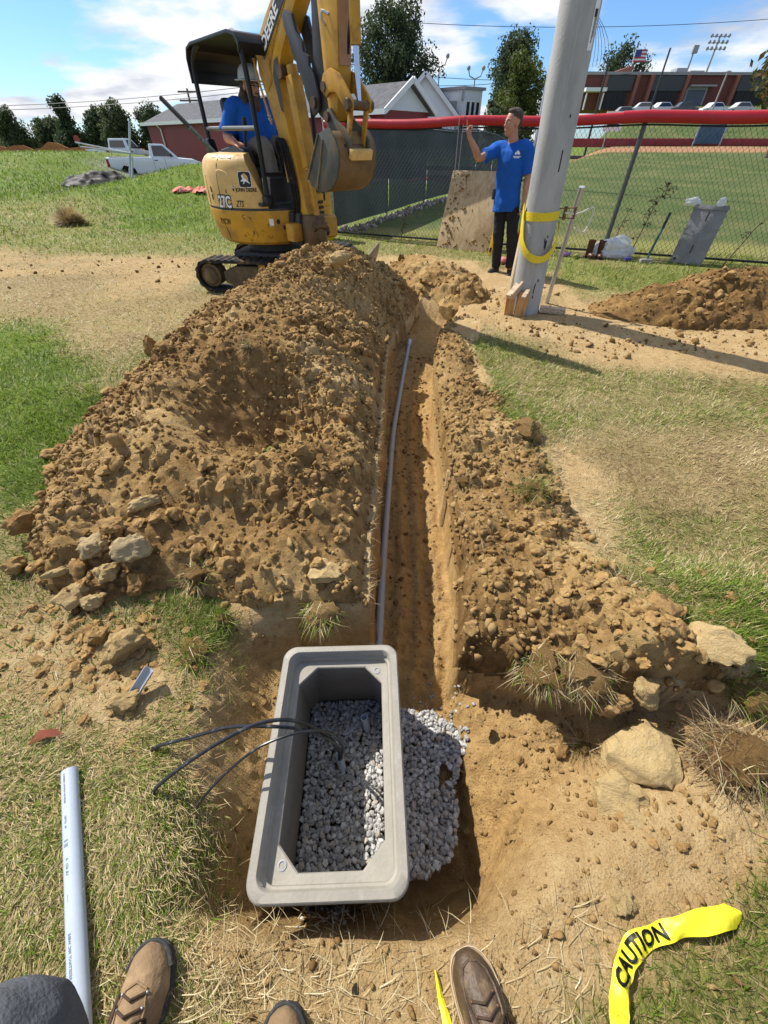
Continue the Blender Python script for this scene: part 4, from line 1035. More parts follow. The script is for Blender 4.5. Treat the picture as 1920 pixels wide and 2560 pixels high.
for k, (x, y, lb) in enumerate([(-41.5, 78, 'far white van left of the pickups'), (-38.4, 77, 'far white car close behind the orange barrier'), (-34.8, 78, 'far white car nearest the pickups on the left')]):
    far_car(lb, x, y, 0.45, R(10 + 40 * k), (.72, .73, .75), 'far white vehicles at the left')
# orange silt fence and stop sign at the left
MAT_ORANGE = M('orange plastic mesh', (0.62, 0.13, 0.035), 0.6, 0.25, 6)
MAT_RUSTFENCE = M('faded orange barrier', (0.36, 0.13, 0.05), 0.8, 0.3, 1.5)
pts = [(-39.5 + 1.0 * k, 52 - 0.25 * k) for k in range(19)]
sfv, sff = [], []
for k, (x, y) in enumerate(pts):
    z = 0.55 + 0.12 * math.sin(k * 0.9); t_ = 0.75 + 0.2 * math.sin(k * 1.7)
    sfv += [(x, y, z), (x, y, z + t_), (x, y + 0.08, z + t_), (x, y + 0.08, z)]
for k in range(len(pts) - 1):
    b = k * 4
    for a in range(4): sff.append((b + a, b + 4 + a, b + 4 + (a + 1) % 4, b + (a + 1) % 4))
tag(MB().mat(MAT_RUSTFENCE).add(sfv, sff).build('silt_fence', smooth=0), 'faded orange barrier strip along the crest of the left lawn', 'barrier')
so = empty('stop_sign', 'small dark red stop sign seen from behind on the left crest', 'sign', (-34.4, 60, 0.2))
MB().mat(MAT_GREY).tube([(0, 0, -.6), (0, 0, 1.5)], 0.05, 6).build('post', parent=so)
MB().mat(M('sign red', (0.30, 0.05, 0.05), 0.6)).lathe([(0.36, -0.02), (0.36, 0.02)], (0, 0, 1.6), 8, 'y').build('plate', parent=so)
for k, (a, b) in enumerate([((-51.5, 70, 3.2), (-48.3, 66, 0.2)), ((-52.4, 70, 3.2), (-47.7, 66, 0.2))]):
    tag(MB().mat(M('guy wire yellow', (0.42, 0.42, 0.10), 0.6)).tube([a, b], 0.05, 5).build('guy_wire'), ['left one of two yellow guy wire sleeves at the far left', 'right one of two yellow guy wire sleeves at the far left'][1 - k], 'guy wire', 'yellow guy wires at the far left')

# ------------------------------------------------------------------ things on the left lawn
def crumple(name, label, cat, loc, sx, sy, sz, m, seed, rz=0.0, n=44):
    xs = np.linspace(-1, 1, n); X, Y = np.meshgrid(xs, xs)
    q = np.hypot(X, Y) * (1 + 0.22 * fbm(X * 2, Y * 2, 3, seed))
    h = np.clip(1 - q ** 2.0, 0, 1) ** 0.6 * (0.6 + 0.5 * fbm(X * 1.7 + 5, Y * 1.7, 3, seed + 1)) + 0.16 * np.abs(fbm(X * 5, Y * 5, 3, seed + 2)) * (q < 1)
    Z = np.where(q < 1.0, h, -0.05) * sz
    k = q < 1.08
    ix = np.arange(n * n).reshape(n, n); qd = np.stack([ix[:-1, :-1], ix[:-1, 1:], ix[1:, 1:], ix[1:, :-1]], -1)
    keep = k[:-1, :-1] & k[1:, 1:] & k[1:, :-1] & k[:-1, 1:]
    me = np_mesh(name, np.stack([X * sx, Y * sy, Z], -1).reshape(-1, 3), [qd[keep]], [m], smooth=True)
    me.set_sharp_from_angle(angle=R(40))
    o = mesh_obj(name, me); o.location = loc; o.rotation_euler = (0, 0, rz)
    return tag(o, label, cat)
MAT_TARP = M('black plastic sheeting', (0.008, 0.008, 0.010), 0.6, 0.5, 3, dirt=(0.10, 0.10, 0.11), dirt_amt=0.06, dirt_scale=2.2, spec=0.15)
tz = gz(-13.2, 23.5)
crumple('plastic_sheeting', 'crumpled black plastic sheeting lying in a heap on the lawn', 'sheeting', (-13.3, 23.6, tz - 0.05), 1.75, 1.0, 0.75, MAT_TARP, 3, R(6))
tp = empty('metal_tripod', 'metal pole stand rising between the plastic sheeting and the pickup', 'pole stand', (-13.1, 26.6, gz(-13.1, 26.6)))
MB().mat(MAT_STEEL).tube([(-0.35, 0, 0), (0.62, 0.3, 2.5)], 0.055, 6).build('pole', parent=tp)
MB().mat(MAT_STEEL).tube([(-0.15, -0.2, 0), (0.25, 0.1, 1.2)], 0.05, 6).build('leg', parent=tp)
MB().mat(MAT_STEEL).tube([(0.3, 0.1, 1.35), (-1.6, -1.2, 1.75)], 0.03, 5).tube([(0.3, 0.1, 1.35), (-1.2, -1.6, 1.6)], 0.03, 5).build('cross_rod', parent=tp)
MAT_NETTING = M('red plastic netting', (0.62, 0.12, 0.07), 0.7, 0.25, 6, dirt=(0.66, 0.42, 0.32), dirt_amt=0.4, dirt_scale=3)
crumple('safety_netting', 'left piece of faded red safety netting on the grassy bank', 'netting', (-6.75, 16.8, gz(-6.75, 16.8)), 0.32, 0.3, 0.16, MAT_NETTING, 5)
crumple('safety_netting', 'right piece of faded red safety netting beside the digger', 'netting', (-6.0, 16.7, gz(-6.0, 16.7)), 0.36, 0.3, 0.17, MAT_NETTING, 6)
for o in list(COL.objects):
    if o.name.startswith('safety_netting'): o['group'] = 'red netting on the bank'
ba = empty('traffic_barrel', 'orange and white striped barrel seen through the digger', 'barrel', (-1.62, 11.4, gz(-1.62, 11.4)))
for k in range(5):
    MB().mat(MAT_ORANGE if k % 2 == 0 else MAT_WHITE).lathe([(0.28 - .02 * k, 0.18 * k), (0.28 - .02 * k - .015, 0.18 * k + 0.17)], (0, 0, 0.05), 16).build('band', parent=ba)
cb = empty('yellow_cabinet', 'bright yellow metal cabinet standing behind the digger by the fence corner', 'cabinet', (-1.20, 9.95, gz(-1.2, 9.95)))
MAT_YEL = M('yellow plastic', (0.72, 0.47, 0.02), 0.45, 0.08, 6)
MB().mat(MAT_YEL).box((-0.02, 0, 0.5), (0.30, 0.3, 1.0)).build('case', parent=cb, bevel=0.02)
MB().mat(MAT_GREY).box((0.04, -0.153, 0.86), (0.14, 0.01, 0.16)).build('label_plate', parent=cb)

# ------------------------------------------------------------------ chain-link fences
MAT_LINK = M('dark chain link', (0.05, 0.055, 0.05), 0.5, 0.2, 10, spec=0.4)
MAT_POST = M('dull fence steel', (0.10, 0.105, 0.105), 0.5, 0.15, 15, metal=0.4)
MAT_POSTLIGHT = M('galvanised post', (0.30, 0.32, 0.34), 0.45, 0.15, 15, metal=0.5)
MAT_REDRAIL = M('red plastic rail cap', (0.40, 0.012, 0.022), 0.33, 0.10, 3, bump=0.15, bscale=120, spec=0.45, dirt=(0.30, 0.03, 0.035), dirt_amt=0.2)
FP = [(-1.15, 10.6), (1.33, 9.42), (4.02, 8.38), (6.6, 7.25), (9.2, 6.0)]
RZ = [1.74, 1.745, 1.755, 1.76, 1.76]
fence = empty('chain_link_fence', 'chain link outfield fence with a red padded top rail', 'fence', (FP[0][0], FP[0][1], 0))
f0 = Vector((FP[0][0], FP[0][1], 0))
gl = [gz(x, y) for x, y in FP]
pitch = 0.072; wr_ = 0.0026
lv, lf = [], []
def strand(a, b, r_):
    """square wire between two points, appended to the mesh lists"""
    d = (b - a).normalized(); u = d.cross(Vector((0.36, 0.93, 0.02))).normalized(); w = d.cross(u)
    k = len(lv)
    for p in (a, b):
        for s, t in ((1, 0), (-0.5, 0.87), (-0.5, -0.87)): lv.append(tuple(p + u * r_ * s + w * r_ * t))
    for i in range(3): lf.append((k + i, k + (i + 1) % 3, k + 3 + (i + 1) % 3, k + 3 + i))
for i in range(len(FP) - 1):
    A, B = Vector((*FP[i], 0)) - f0, Vector((*FP[i + 1], 0)) - f0
    L_ = (B - A).length; nk = int(L_ / pitch)
    for k in range(-26, nk + 1):
        for sgn in (1, -1):
            # long straight diagonals, clipped to the panel
            Hh = 1.66; x0 = k * pitch; x1 = x0 + Hh * 0.80
            t0, t1 = max(0, -x0), min(x1 - x0, L_ - x0)
            if t1 - t0 < 0.02: continue
            z0, z1 = t0 / 0.80, t1 / 0.80
            if sgn < 0: z0, z1 = Hh - z0, Hh - z1
            fa_, fb_ = (x0 + t0) / L_, (x0 + t1) / L_
            ga, gb = gl[i] + (gl[i + 1] - gl[i]) * fa_, gl[i] + (gl[i + 1] - gl[i]) * fb_
            pa, pb = A.lerp(B, fa_), A.lerp(B, fb_)
            pa.z, pb.z = ga + 0.06 + z0, gb + 0.06 + z1
            strand(pa, pb, wr_)
me = bpy.data.meshes.new('wire_mesh'); me.from_pydata(lv, [], lf); me.materials.append(MAT_LINK)
tag(mesh_obj('wire_mesh', me, fence), kind='stuff')
for i, (x, y) in enumerate(FP):
    p = Vector((x, y, 0)) - f0
    MB().mat(MAT_POSTLIGHT if i == 0 else MAT_POST).tube([(p.x, p.y + 0.04, gl[i] - 0.2), (p.x, p.y + 0.04, 1.80 if i == 0 else 1.76)], 0.052 if i == 0 else 0.036, 10).build('post', parent=fence)
    if i == 0: MB().mat(MAT_POSTLIGHT).ball((p.x, p.y + 0.04, 1.81), 0.062, 10, 6).build('post_cap', parent=fence)
def rail_pts(i0, i1, t0, t1, dz=0.0):
    out = []
    for i in range(i0, i1 + 1):
        n_ = 8
        for k in range(n_ + (1 if i == i1 else 0)):
            t = k / n_
            if i == i0 and t < t0: continue
            if i == i1 and t > t1: continue
            a, b = Vector((*FP[i], RZ[i])), Vector((*FP[i + 1], RZ[i + 1]))
            p = a.lerp(b, t) - f0; p.z += dz + 0.010 * math.sin(7.1 * (i + t)) - 0.012 * math.sin(math.pi * t); out.append(p)
    return out
MB().mat(MAT_REDRAIL).tube(rail_pts(0, 2, 0, 0.1), 0.064, 14).build('rail_pad', parent=fence)
MB().mat(MAT_REDRAIL).tube(rail_pts(1, 3, 0.80, 1.0, 0.004), 0.073, 14).build('rail_pad', parent=fence)
MB().mat(MAT_DARK).tube(rail_pts(1, 3, 0, 1.0, -0.085), 0.012, 6).tube(rail_pts(0, 0, 0, 0.9, -0.072), 0.012, 6).build('tension_wire', parent=fence)
MB().mat(MAT_DARK).tube([Vector((*FP[i], gl[i] + 0.05)) - f0 for i in range(len(FP))], 0.018, 6).build('bottom_rail', parent=fence)
for dx in (-0.03, 0.02):
    MB().mat(MAT_GREY).tube([Vector((1.33 + dx, 9.38, 0.35)) - f0, Vector((1.33 + dx * 1.5, 9.36, 1.86)) - f0], 0.006, 5).build('tie_wire', parent=fence)
# second fence running back along the foul line with a dark windscreen
def screen_mat():
    m, N, L, b = new_mat('dark windscreen mesh')
    t = N.new('ShaderNodeTexCoord'); n = N.new('ShaderNodeTexNoise'); n.inputs['Scale'].default_value = 1.1; n.inputs['Detail'].default_value = 7
    L.new(t.outputs['Object'], n.inputs['Vector'])
    rp = ramp_node(N, [(0.35, (0.030, 0.042, 0.042)), (0.7, (0.055, 0.068, 0.068))]); L.new(n.outputs['Fac'], rp.inputs[0]); L.new(rp.outputs[0], b.inputs['Base Color'])
    b.inputs['Roughness'].default_value = 0.8
    tr = N.new('ShaderNodeBsdfTransparent'); mx = N.new('ShaderNodeMixShader'); mx.inputs[0].default_value = 0.975
    L.new(tr.outputs[0], mx.inputs[1]); L.new(b.outputs[0], mx.inputs[2]); L.new(mx.outputs[0], N['Material Output'].inputs['Surface'])
    return m
MAT_SCREEN = screen_mat()
f2 = empty('windscreen_fence', 'fence with a dark green windscreen running back along the field', 'fence', (-1.12, 10.85, 0))
dirv = Vector((3.12, 6.85, 0)).normalized(); L2 = 34.0
for k in range(12):
    s = k * 3.0; p = dirv * s; zg = gz(p.x - 1.12, p.y + 10.85)
    MB().mat(MAT_POST).tube([(p.x - 0.06, p.y, zg - 0.2), (p.x - 0.06, p.y, zg + 1.82)], 0.035, 8).build('post', parent=f2)
    if k < 11:
        q = dirv * (s + 3.0); zq = gz(q.x - 1.12, q.y + 10.85)
        g = 10; vs, fs = [], []
        for a in range(g + 1):
            for b_ in range(7):
                t = a / g; c = p.lerp(q, t); zz = (zg + (zq - zg) * t) + 0.10 + 1.62 * b_ / 6
                bl = 0.035 * math.sin(math.pi * t) * math.sin(math.pi * b_ / 6) + 0.012 * math.sin(9 * t + b_)
                vs.append((c.x + bl * 0.9, c.y - bl * 0.4, zz))
        for a in range(g):
            for b_ in range(6): fs.append((a * 7 + b_, a * 7 + b_ + 7, a * 7 + b_ + 8, a * 7 + b_ + 1))
        MB().mat(MAT_SCREEN).add(vs, fs).build('windscreen', parent=f2)
        MB().mat(MAT_POST).tube([(p.x - .05, p.y, zg + 1.78), (q.x - .05, q.y, zq + 1.78)], 0.022, 6).build('top_rail', parent=f2)
        MB().mat(MAT_DARK).tube([(p.x, p.y, zg + 1.73), (q.x, q.y, zq + 1.73)], 0.02, 5).build('hem', parent=f2)
# stones along its foot
nrg = np.random.default_rng(31)
n = 420; t = nrg.uniform(0, 14, n); off = nrg.normal(0, 0.10, n)
px_ = -1.12 + dirv.x * t + dirv.y * (0.22 + off); py_ = 10.85 + dirv.y * t - dirv.x * (0.22 + off)
MAT_STONE = attr_mat('pale rubble', [(0, (0.20, 0.17, 0.14)), (1, (0.46, 0.42, 0.36))], 'tint', 0.9, bump=0.4, bscale=20)
tag(scatter_joined('rubble', ROCKS_LO, np.stack([px_, py_, gz_np(px_, py_) + 0.02], -1), nrg.uniform(0.03, 0.085, n), nrg, [MAT_STONE]), 'strip of pale rubble along the foot of the windscreen', 'rubble', kind='stuff')
tag(MB().mat(MAT_ORANGE).tube(bez([(0.9, 20.5, 0.35), (1.6, 20.3, 0.45), (2.4, 20.6, 0.38), (3.2, 20.4, 0.5)], 12), 0.10, 6, flat=0.5).build('orange_smear_roll'), 'orange roll added for the dim reddish smear in the windscreen', 'netting')  # roll added behind the screen to give it a dim reddish smear

# ------------------------------------------------------------------ cable vault in the pit
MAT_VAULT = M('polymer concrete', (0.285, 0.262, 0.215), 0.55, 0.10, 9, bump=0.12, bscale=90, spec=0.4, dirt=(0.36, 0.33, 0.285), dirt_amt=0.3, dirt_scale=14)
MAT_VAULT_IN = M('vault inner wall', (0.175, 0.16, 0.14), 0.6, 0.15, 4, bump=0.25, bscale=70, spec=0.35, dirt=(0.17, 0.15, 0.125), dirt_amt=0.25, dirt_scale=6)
vault = empty('cable_vault', 'open grey rectangular cable vault box set in the pit', 'cable vault', (-0.163, 0.385, 0.005), R(1.6))
def rrect(w, l, r_, z, n=8, dx=0, dy=0):
    out = []
    for cx, cy, a0 in ((w / 2 - r_, l / 2 - r_, 0), (-w / 2 + r_, l / 2 - r_, 90), (-w / 2 + r_, -l / 2 + r_, 180), (w / 2 - r_, -l / 2 + r_, 270)):
        for k in range(n + 1):
            t = R(a0 + 90 * k / n); out.append((cx + r_ * math.cos(t) + dx, cy + r_ * math.sin(t) + dy, z))
    return out
def octo(w, l, c, z, n=8):
    out = []
    for (ax, ay), (bx, by) in (((w / 2, l / 2 - c), (w / 2 - c, l / 2)), ((-w / 2 + c, l / 2), (-w / 2, l / 2 - c)), ((-w / 2, -l / 2 + c), (-w / 2 + c, -l / 2)), ((w / 2 - c, -l / 2), (w / 2, -l / 2 + c))):
        for k in range(n + 1):
            t = k / n; out.append((ax + (bx - ax) * t, ay + (by - ay) * t, z))
    return out
VW, VL = 0.452, 0.735
v_ = MB().mat(MAT_VAULT)
v_.rings([rrect(VW - .05, VL - .05, .05, -0.50), rrect(VW - .05, VL - .05, .05, -0.062), rrect(VW - .004, VL - .004, .05, -0.05), rrect(VW, VL, .052, -0.012), rrect(VW - .002, VL - .002, .052, -0.005), rrect(VW - .012, VL - .012, .05, 0),
          rrect(VW - .050, VL - .050, .042, 0), rrect(VW - .056, VL - .056, .040, -0.003), rrect(VW - .062, VL - .062, .04, -0.030), rrect(VW - .068, VL - .068, .04, -0.034), rrect(VW - .080, VL - .080, .034, -0.035),
          rrect(VW - .086, VL - .086, .03, -0.052), octo(0.325, 0.606, 0.066, -0.055), octo(0.319, 0.600, 0.066, -0.060)], cap0=False, cap1=False)
v_.build('rim', parent=vault, smooth=40)
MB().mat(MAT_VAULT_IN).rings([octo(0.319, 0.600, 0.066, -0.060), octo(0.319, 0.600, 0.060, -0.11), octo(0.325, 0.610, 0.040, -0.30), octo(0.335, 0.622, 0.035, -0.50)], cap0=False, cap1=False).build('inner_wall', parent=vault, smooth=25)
for k, (x, y) in enumerate(((0.142, 0.283), (-0.142, -0.283))):
    bt = MB().mat(MAT_GREY).lathe([(0.0135, -0.004), (0.0135, 0.0025), (0.009, 0.003), (0.008, -0.003)], (x, y, -0.0545), 16, cap1=False).build('bolt_insert', parent=vault)
    MB().mat(MAT_DARK).lathe([(0.0001, 0), (0.0082, 0)], (x, y, -0.0553), 14, cap0=False, cap1=False).build('bolt_hole', parent=bt)
# gravel
MAT_GRAVEL = attr_mat('grey limestone gravel', [(0, (0.28, 0.275, 0.26)), (0.3, (0.38, 0.375, 0.36)), (0.75, (0.48, 0.47, 0.45)), (1, (0.58, 0.56, 0.52))], 'tint', 0.85, bump=0.35, bscale=120)
GRAV = [rock_mesh('gravel_stone', 90 + i, 1, 0.72, 0.32, 8, [MAT_GRAVEL]) for i in range(8)]
MAT_GRAVEL_TONES = []
for k, c in enumerate([(0.30, 0.297, 0.285), (0.385, 0.38, 0.365), (0.46, 0.455, 0.44), (0.56, 0.55, 0.525), (0.42, 0.375, 0.31)]):
    MAT_GRAVEL_TONES.append(M('gravel stone tone', c, 0.85, 0.16, 1.5, bump=0.5, bscale=2.5, spec=0.3, bdist=0.0012))
GRAV1 = []
for m_ in MAT_GRAVEL_TONES:
    for i in range(4): GRAV1.append(rock_mesh('gravel_stone', 120 + i, 1, 0.72, 0.32, 8, [m_]))
def gravel_bed(label, inside, area, zfun, n_stuff, n_ind, seed, smax=0.0170):
    root = empty('gravel_bed', label, 'gravel', ((area[0] + area[1]) / 2, (area[2] + area[3]) / 2, -0.42))
    off = np.array(root.location)
    rg = np.random.default_rng(seed); rr = random.Random(seed)
    def pts(n):
        out = []
        while len(out) < n:
            x = rg.uniform(area[0], area[1], n * 3); y = rg.uniform(area[2], area[3], n * 3); ok = inside(x, y)
            out += list(zip(x[ok], y[ok]))
        return np.array(out[:n])
    xy = pts(n_stuff); z = zfun(xy[:, 0], xy[:, 1]) + rg.uniform(-0.012, 0.004, n_stuff)
    s = rg.uniform(0.0060, 0.0130, n_stuff)
    tag(scatter_joined('small_gravel', GRAV, np.column_stack([xy, z]) - off, s, rg, [MAT_GRAVEL], root, 0.7), kind='stuff')
    got = []
    tries = 0
    cand = pts(n_ind * 14)
    for x, y in cand:
        if all((x - a) ** 2 + (y - b) ** 2 > (0.0185) ** 2 for a, b in got): got.append((x, y))
        if len(got) >= n_ind: break
    for x, y in got:
        o = bpy.data.objects.new('gravel_stone', rr.choice(GRAV1)); link(o, root)
        sc_ = rr.uniform(0.0105, smax)
        o.location = (x - off[0], y - off[1], float(zfun(np.array([x]), np.array([y]))[0]) - off[2] + rr.uniform(0.001, 0.006))
        o.scale = (sc_ * rr.uniform(.9, 1.3), sc_ * rr.uniform(.8, 1.1), sc_ * rr.uniform(.8, 1.1)); o.rotation_euler = (rr.gauss(0, .6), rr.gauss(0, .6), rr.uniform(0, 6.3))
    return root
cs, sn = math.cos(R(1.6)), math.sin(R(1.6))
def in_vault(x, y):
    dx, dy = x + 0.163, y - 0.385; a, b = dx * cs + dy * sn, -dx * sn + dy * cs
    hole = (np.hypot(x + 0.176, y - 0.428) > 0.027) & (np.hypot(x + 0.077, y - 0.576) > 0.027)
    return (np.abs(a) < 0.158) & (np.abs(b) < 0.300) & (np.abs(a) + np.abs(b) < 0.435) & hole
gravel_bed('grey crushed gravel covering the bottom of the open vault', in_vault, (-0.34, 0.02, 0.07, 0.70), lambda x, y: -0.412 + 0.010 * fbm(x * 6, y * 6, 2, 5), 2600, 300, 41)
gpoly = [(0.05, 0.672), (0.10, 0.665), (0.20, 0.64), (0.29, 0.60), (0.355, 0.545), (0.335, 0.48), (0.30, 0.43), (0.285, 0.36), (0.285, 0.24), (0.25, 0.16), (0.20, 0.105), (0.05, 0.085)]
def in_out(x, y):
    d = pinside(x, y, gpoly) + 0.018 * fbm(x * 14, y * 14, 2, 3); bare = np.hypot((x - 0.25) / 0.026, (y - 0.40) / 0.045) + 0.5 * fbm(x * 25, y * 25, 2, 8)
    return (d > 0) & (bare > 1)
gravel_bed('spilled grey gravel between the vault and the sandy right side of the pit', in_out, (0.04, 0.37, 0.06, 0.68), lambda x, y: np.maximum(gz_np(x, y) + 0.010, -0.425 + 0.16 * np.clip(x - 0.22, 0, 1) + 0.012 * fbm(x * 7, y * 7, 2, 6)), 1900, 300, 42)
nrg = np.random.default_rng(77)
n = 60; px_ = nrg.normal(0.24, 0.10, n); py_ = nrg.normal(0.66, 0.05, n)
ok = (px_ > 0.08) & (px_ < 0.4)
xy2 = np.column_stack([px_[ok], py_[ok]])
xy2 = np.vstack([xy2, np.column_stack([nrg.uniform(-0.28, -0.12, 40), nrg.uniform(-0.03, 0.02, 40)])])
tag(scatter_joined('scattered_gravel', GRAV, np.column_stack([xy2, gz_np(xy2[:, 0], xy2[:, 1]) + 0.003]), nrg.uniform(0.004, 0.011, len(xy2)), nrg, [MAT_GRAVEL]), 'loose stray gravel chips lying round the vault', 'gravel', kind='stuff')

# conduits, cables, pipe
MAT_PVC = M('grey conduit plastic', (0.31, 0.335, 0.36), 0.38, 0.06, 30, dirt=(0.30, 0.22, 0.12), dirt_amt=0.06, dirt_scale=20)
MAT_PVCL = M('pale blue grey conduit plastic', (0.44, 0.50, 0.57), 0.30, 0.04, 20, spec=0.5)
MAT_CABLE = M('black cable jacket', (0.014, 0.015, 0.017), 0.32, 0.3, 30, spec=0.6, dirt=(0.14, 0.15, 0.16), dirt_amt=0.18, dirt_scale=30)
def stub(label, a, b, r_):
    o = empty('conduit_stub', label, 'conduit', a, 0, 'conduit stubs in the vault')
    d = Vector(b) - Vector(a); L_ = d.length; rot = d.to_track_quat('Z', 'Y').to_matrix()
    v = MB().mat(MAT_PVCL); v.lathe([(r_, -0.06), (r_, L_ - .001), (r_ - .001, L_), (r_ - .0035, L_), (r_ - .004, L_ - .001), (r_ - .004, -0.05)], (0, 0, 0), 22, cap0=False, cap1=False)
    v.v = [tuple(rot @ Vector(p)) for p in v.v]; v.build('pipe_wall', parent=o)
stub('grey conduit stub in the gravel with three black cables coming out', (-0.174, 0.422, -0.412), (-0.183, 0.452, -0.335), 0.0165)
stub('empty grey conduit stub near the far right corner of the vault', (-0.075, 0.572, -0.412), (-0.086, 0.592, -0.328), 0.0165)
CB = [('upper black cable arching over the vault rim to the grass', [(-0.176, 0.428, -0.50), (-0.178, 0.436, -0.36), (-0.172, 0.440, -0.26), (-0.195, 0.430, -0.06), (-0.280, 0.418, 0.09), (-0.385, 0.415, 0.125), (-0.50, 0.415, 0.115), (-0.62, 0.40, 0.075), (-0.745, 0.385, 0.03), (-0.80, 0.375, -0.02)], 0.0058),
      ('middle black cable arching over the vault rim and down to the left', [(-0.180, 0.426, -0.50), (-0.183, 0.436, -0.35), (-0.178, 0.444, -0.25), (-0.205, 0.438, -0.03), (-0.29, 0.432, 0.125), (-0.39, 0.415, 0.155), (-0.49, 0.375, 0.14), (-0.60, 0.325, 0.095), (-0.70, 0.272, 0.035), (-0.745, 0.245, -0.04)], 0.0062),
      ('lowest thin black cable ending nearest the vault corner', [(-0.172, 0.428, -0.50), (-0.172, 0.440, -0.34), (-0.160, 0.446, -0.20), (-0.185, 0.425, 0.03), (-0.26, 0.398, 0.125), (-0.37, 0.36, 0.135), (-0.46, 0.315, 0.09), (-0.545, 0.262, 0.02), (-0.605, 0.215, -0.06), (-0.63, 0.19, -0.13)], 0.0043)]
for lb, p, r_ in CB: tag(MB().mat(MAT_CABLE).tube(bez(p, 63), r_, 9).build('black_cable'), lb, 'cable', 'black cables from the vault')
pp = bez([(-0.035, 0.72, -0.418), (-0.028, 0.95, -0.42), (-0.005, 1.5, -0.425), (0.035, 2.2, -0.425), (0.085, 3.0, -0.42), (0.17, 3.7, -0.36), (0.285, 4.5, -0.20)], 42)
pc = empty('buried_conduit', 'long grey conduit pipe lying along the bottom of the trench', 'conduit', pp[0])
MB().mat(MAT_PVC).tube([p - pp[0] for p in pp], 0.0215, 16).build('pipe', parent=pc)
q0, q1 = pp[26], pp[27]; dq = (q1 - q0).normalized()
MB().mat(MAT_PVC).tube([q0 - pp[0] - dq * 0.05, q0 - pp[0] + dq * 0.05], 0.0245, 16).build('coupling', parent=pc)
MB().mat(MAT_PVCL).tube([pp[-1] - pp[0], pp[-1] - pp[0] + (pp[-1] - pp[-2]).normalized() * 0.10], 0.0235, 16).build('bell_end', parent=pc)
# pale conduit in the foreground with its printing
pa, pb = Vector((-1.002, 0.317, 0.0)), Vector((-0.690, -0.19, 0.0))
pa.z = gz(pa.x, pa.y) + 0.026; pb.z = gz(pb.x, pb.y) + 0.028
fc = empty('conduit_pipe', 'pale blue grey conduit pipe with printing on the grass at lower left', 'conduit', pa)
ax = (pb - pa).normalized(); PR = 0.0225; PLEN = 1.15
side = ax.cross(Vector((0, 0, 1))).normalized(); upv = side.cross(ax)
rot = Matrix((side, upv, ax)).transposed()
v = MB().mat(MAT_PVCL); v.lathe([(PR, 0), (PR, PLEN), (PR - .004, PLEN), (PR - .004, 0.002)], (0, 0, 0), 32, cap0=False, cap1=False)
v.rings([[(PR * math.cos(t), PR * math.sin(t), 0) for t in np.linspace(0, 2 * math.pi, 32, endpoint=False)], [((PR - .004) * math.cos(t), (PR - .004) * math.sin(t), 0) for t in np.linspace(0, 2 * math.pi, 32, endpoint=False)]], cap0=False, cap1=False)
v.v = [tuple(rot @ Vector(p)) for p in v.v]; v.build('pipe_wall', parent=fc)
MAT_PRINT = M('grey pipe print', (0.16, 0.19, 0.24), 0.7, 0.15, 60)
def on_pipe(s0, ang0):
    def f(p):
        t = ang0 + p.y / (PR + .0005); r_ = PR + 0.0006 + (0.0002 if p.z > 0 else 0)
        # text runs back along the pipe
        return rot @ Vector((r_ * math.cos(t), r_ * math.sin(t), s0 - p.x))
    return f
for s0, tx, sz in ((0.055, 'MADE IN NORTH AMERICA', 0.0072), (0.150, 'UL  LISTED', 0.0072), (0.205, '||| ||', 0.012), (0.262, 'UL 651  A', 0.0098), (0.335, '--------', 0.007), (0.475, 'SUNLIGHT RESISTANT 90C WIRE', 0.0092), (0.655, 'RIGID PVC SCH 40 CONDUIT', 0.0092)):
    text_obj('print', tx, sz, None, MAT_PRINT, fc, 0.0004, 0.00006, on_pipe(s0, R(76)))

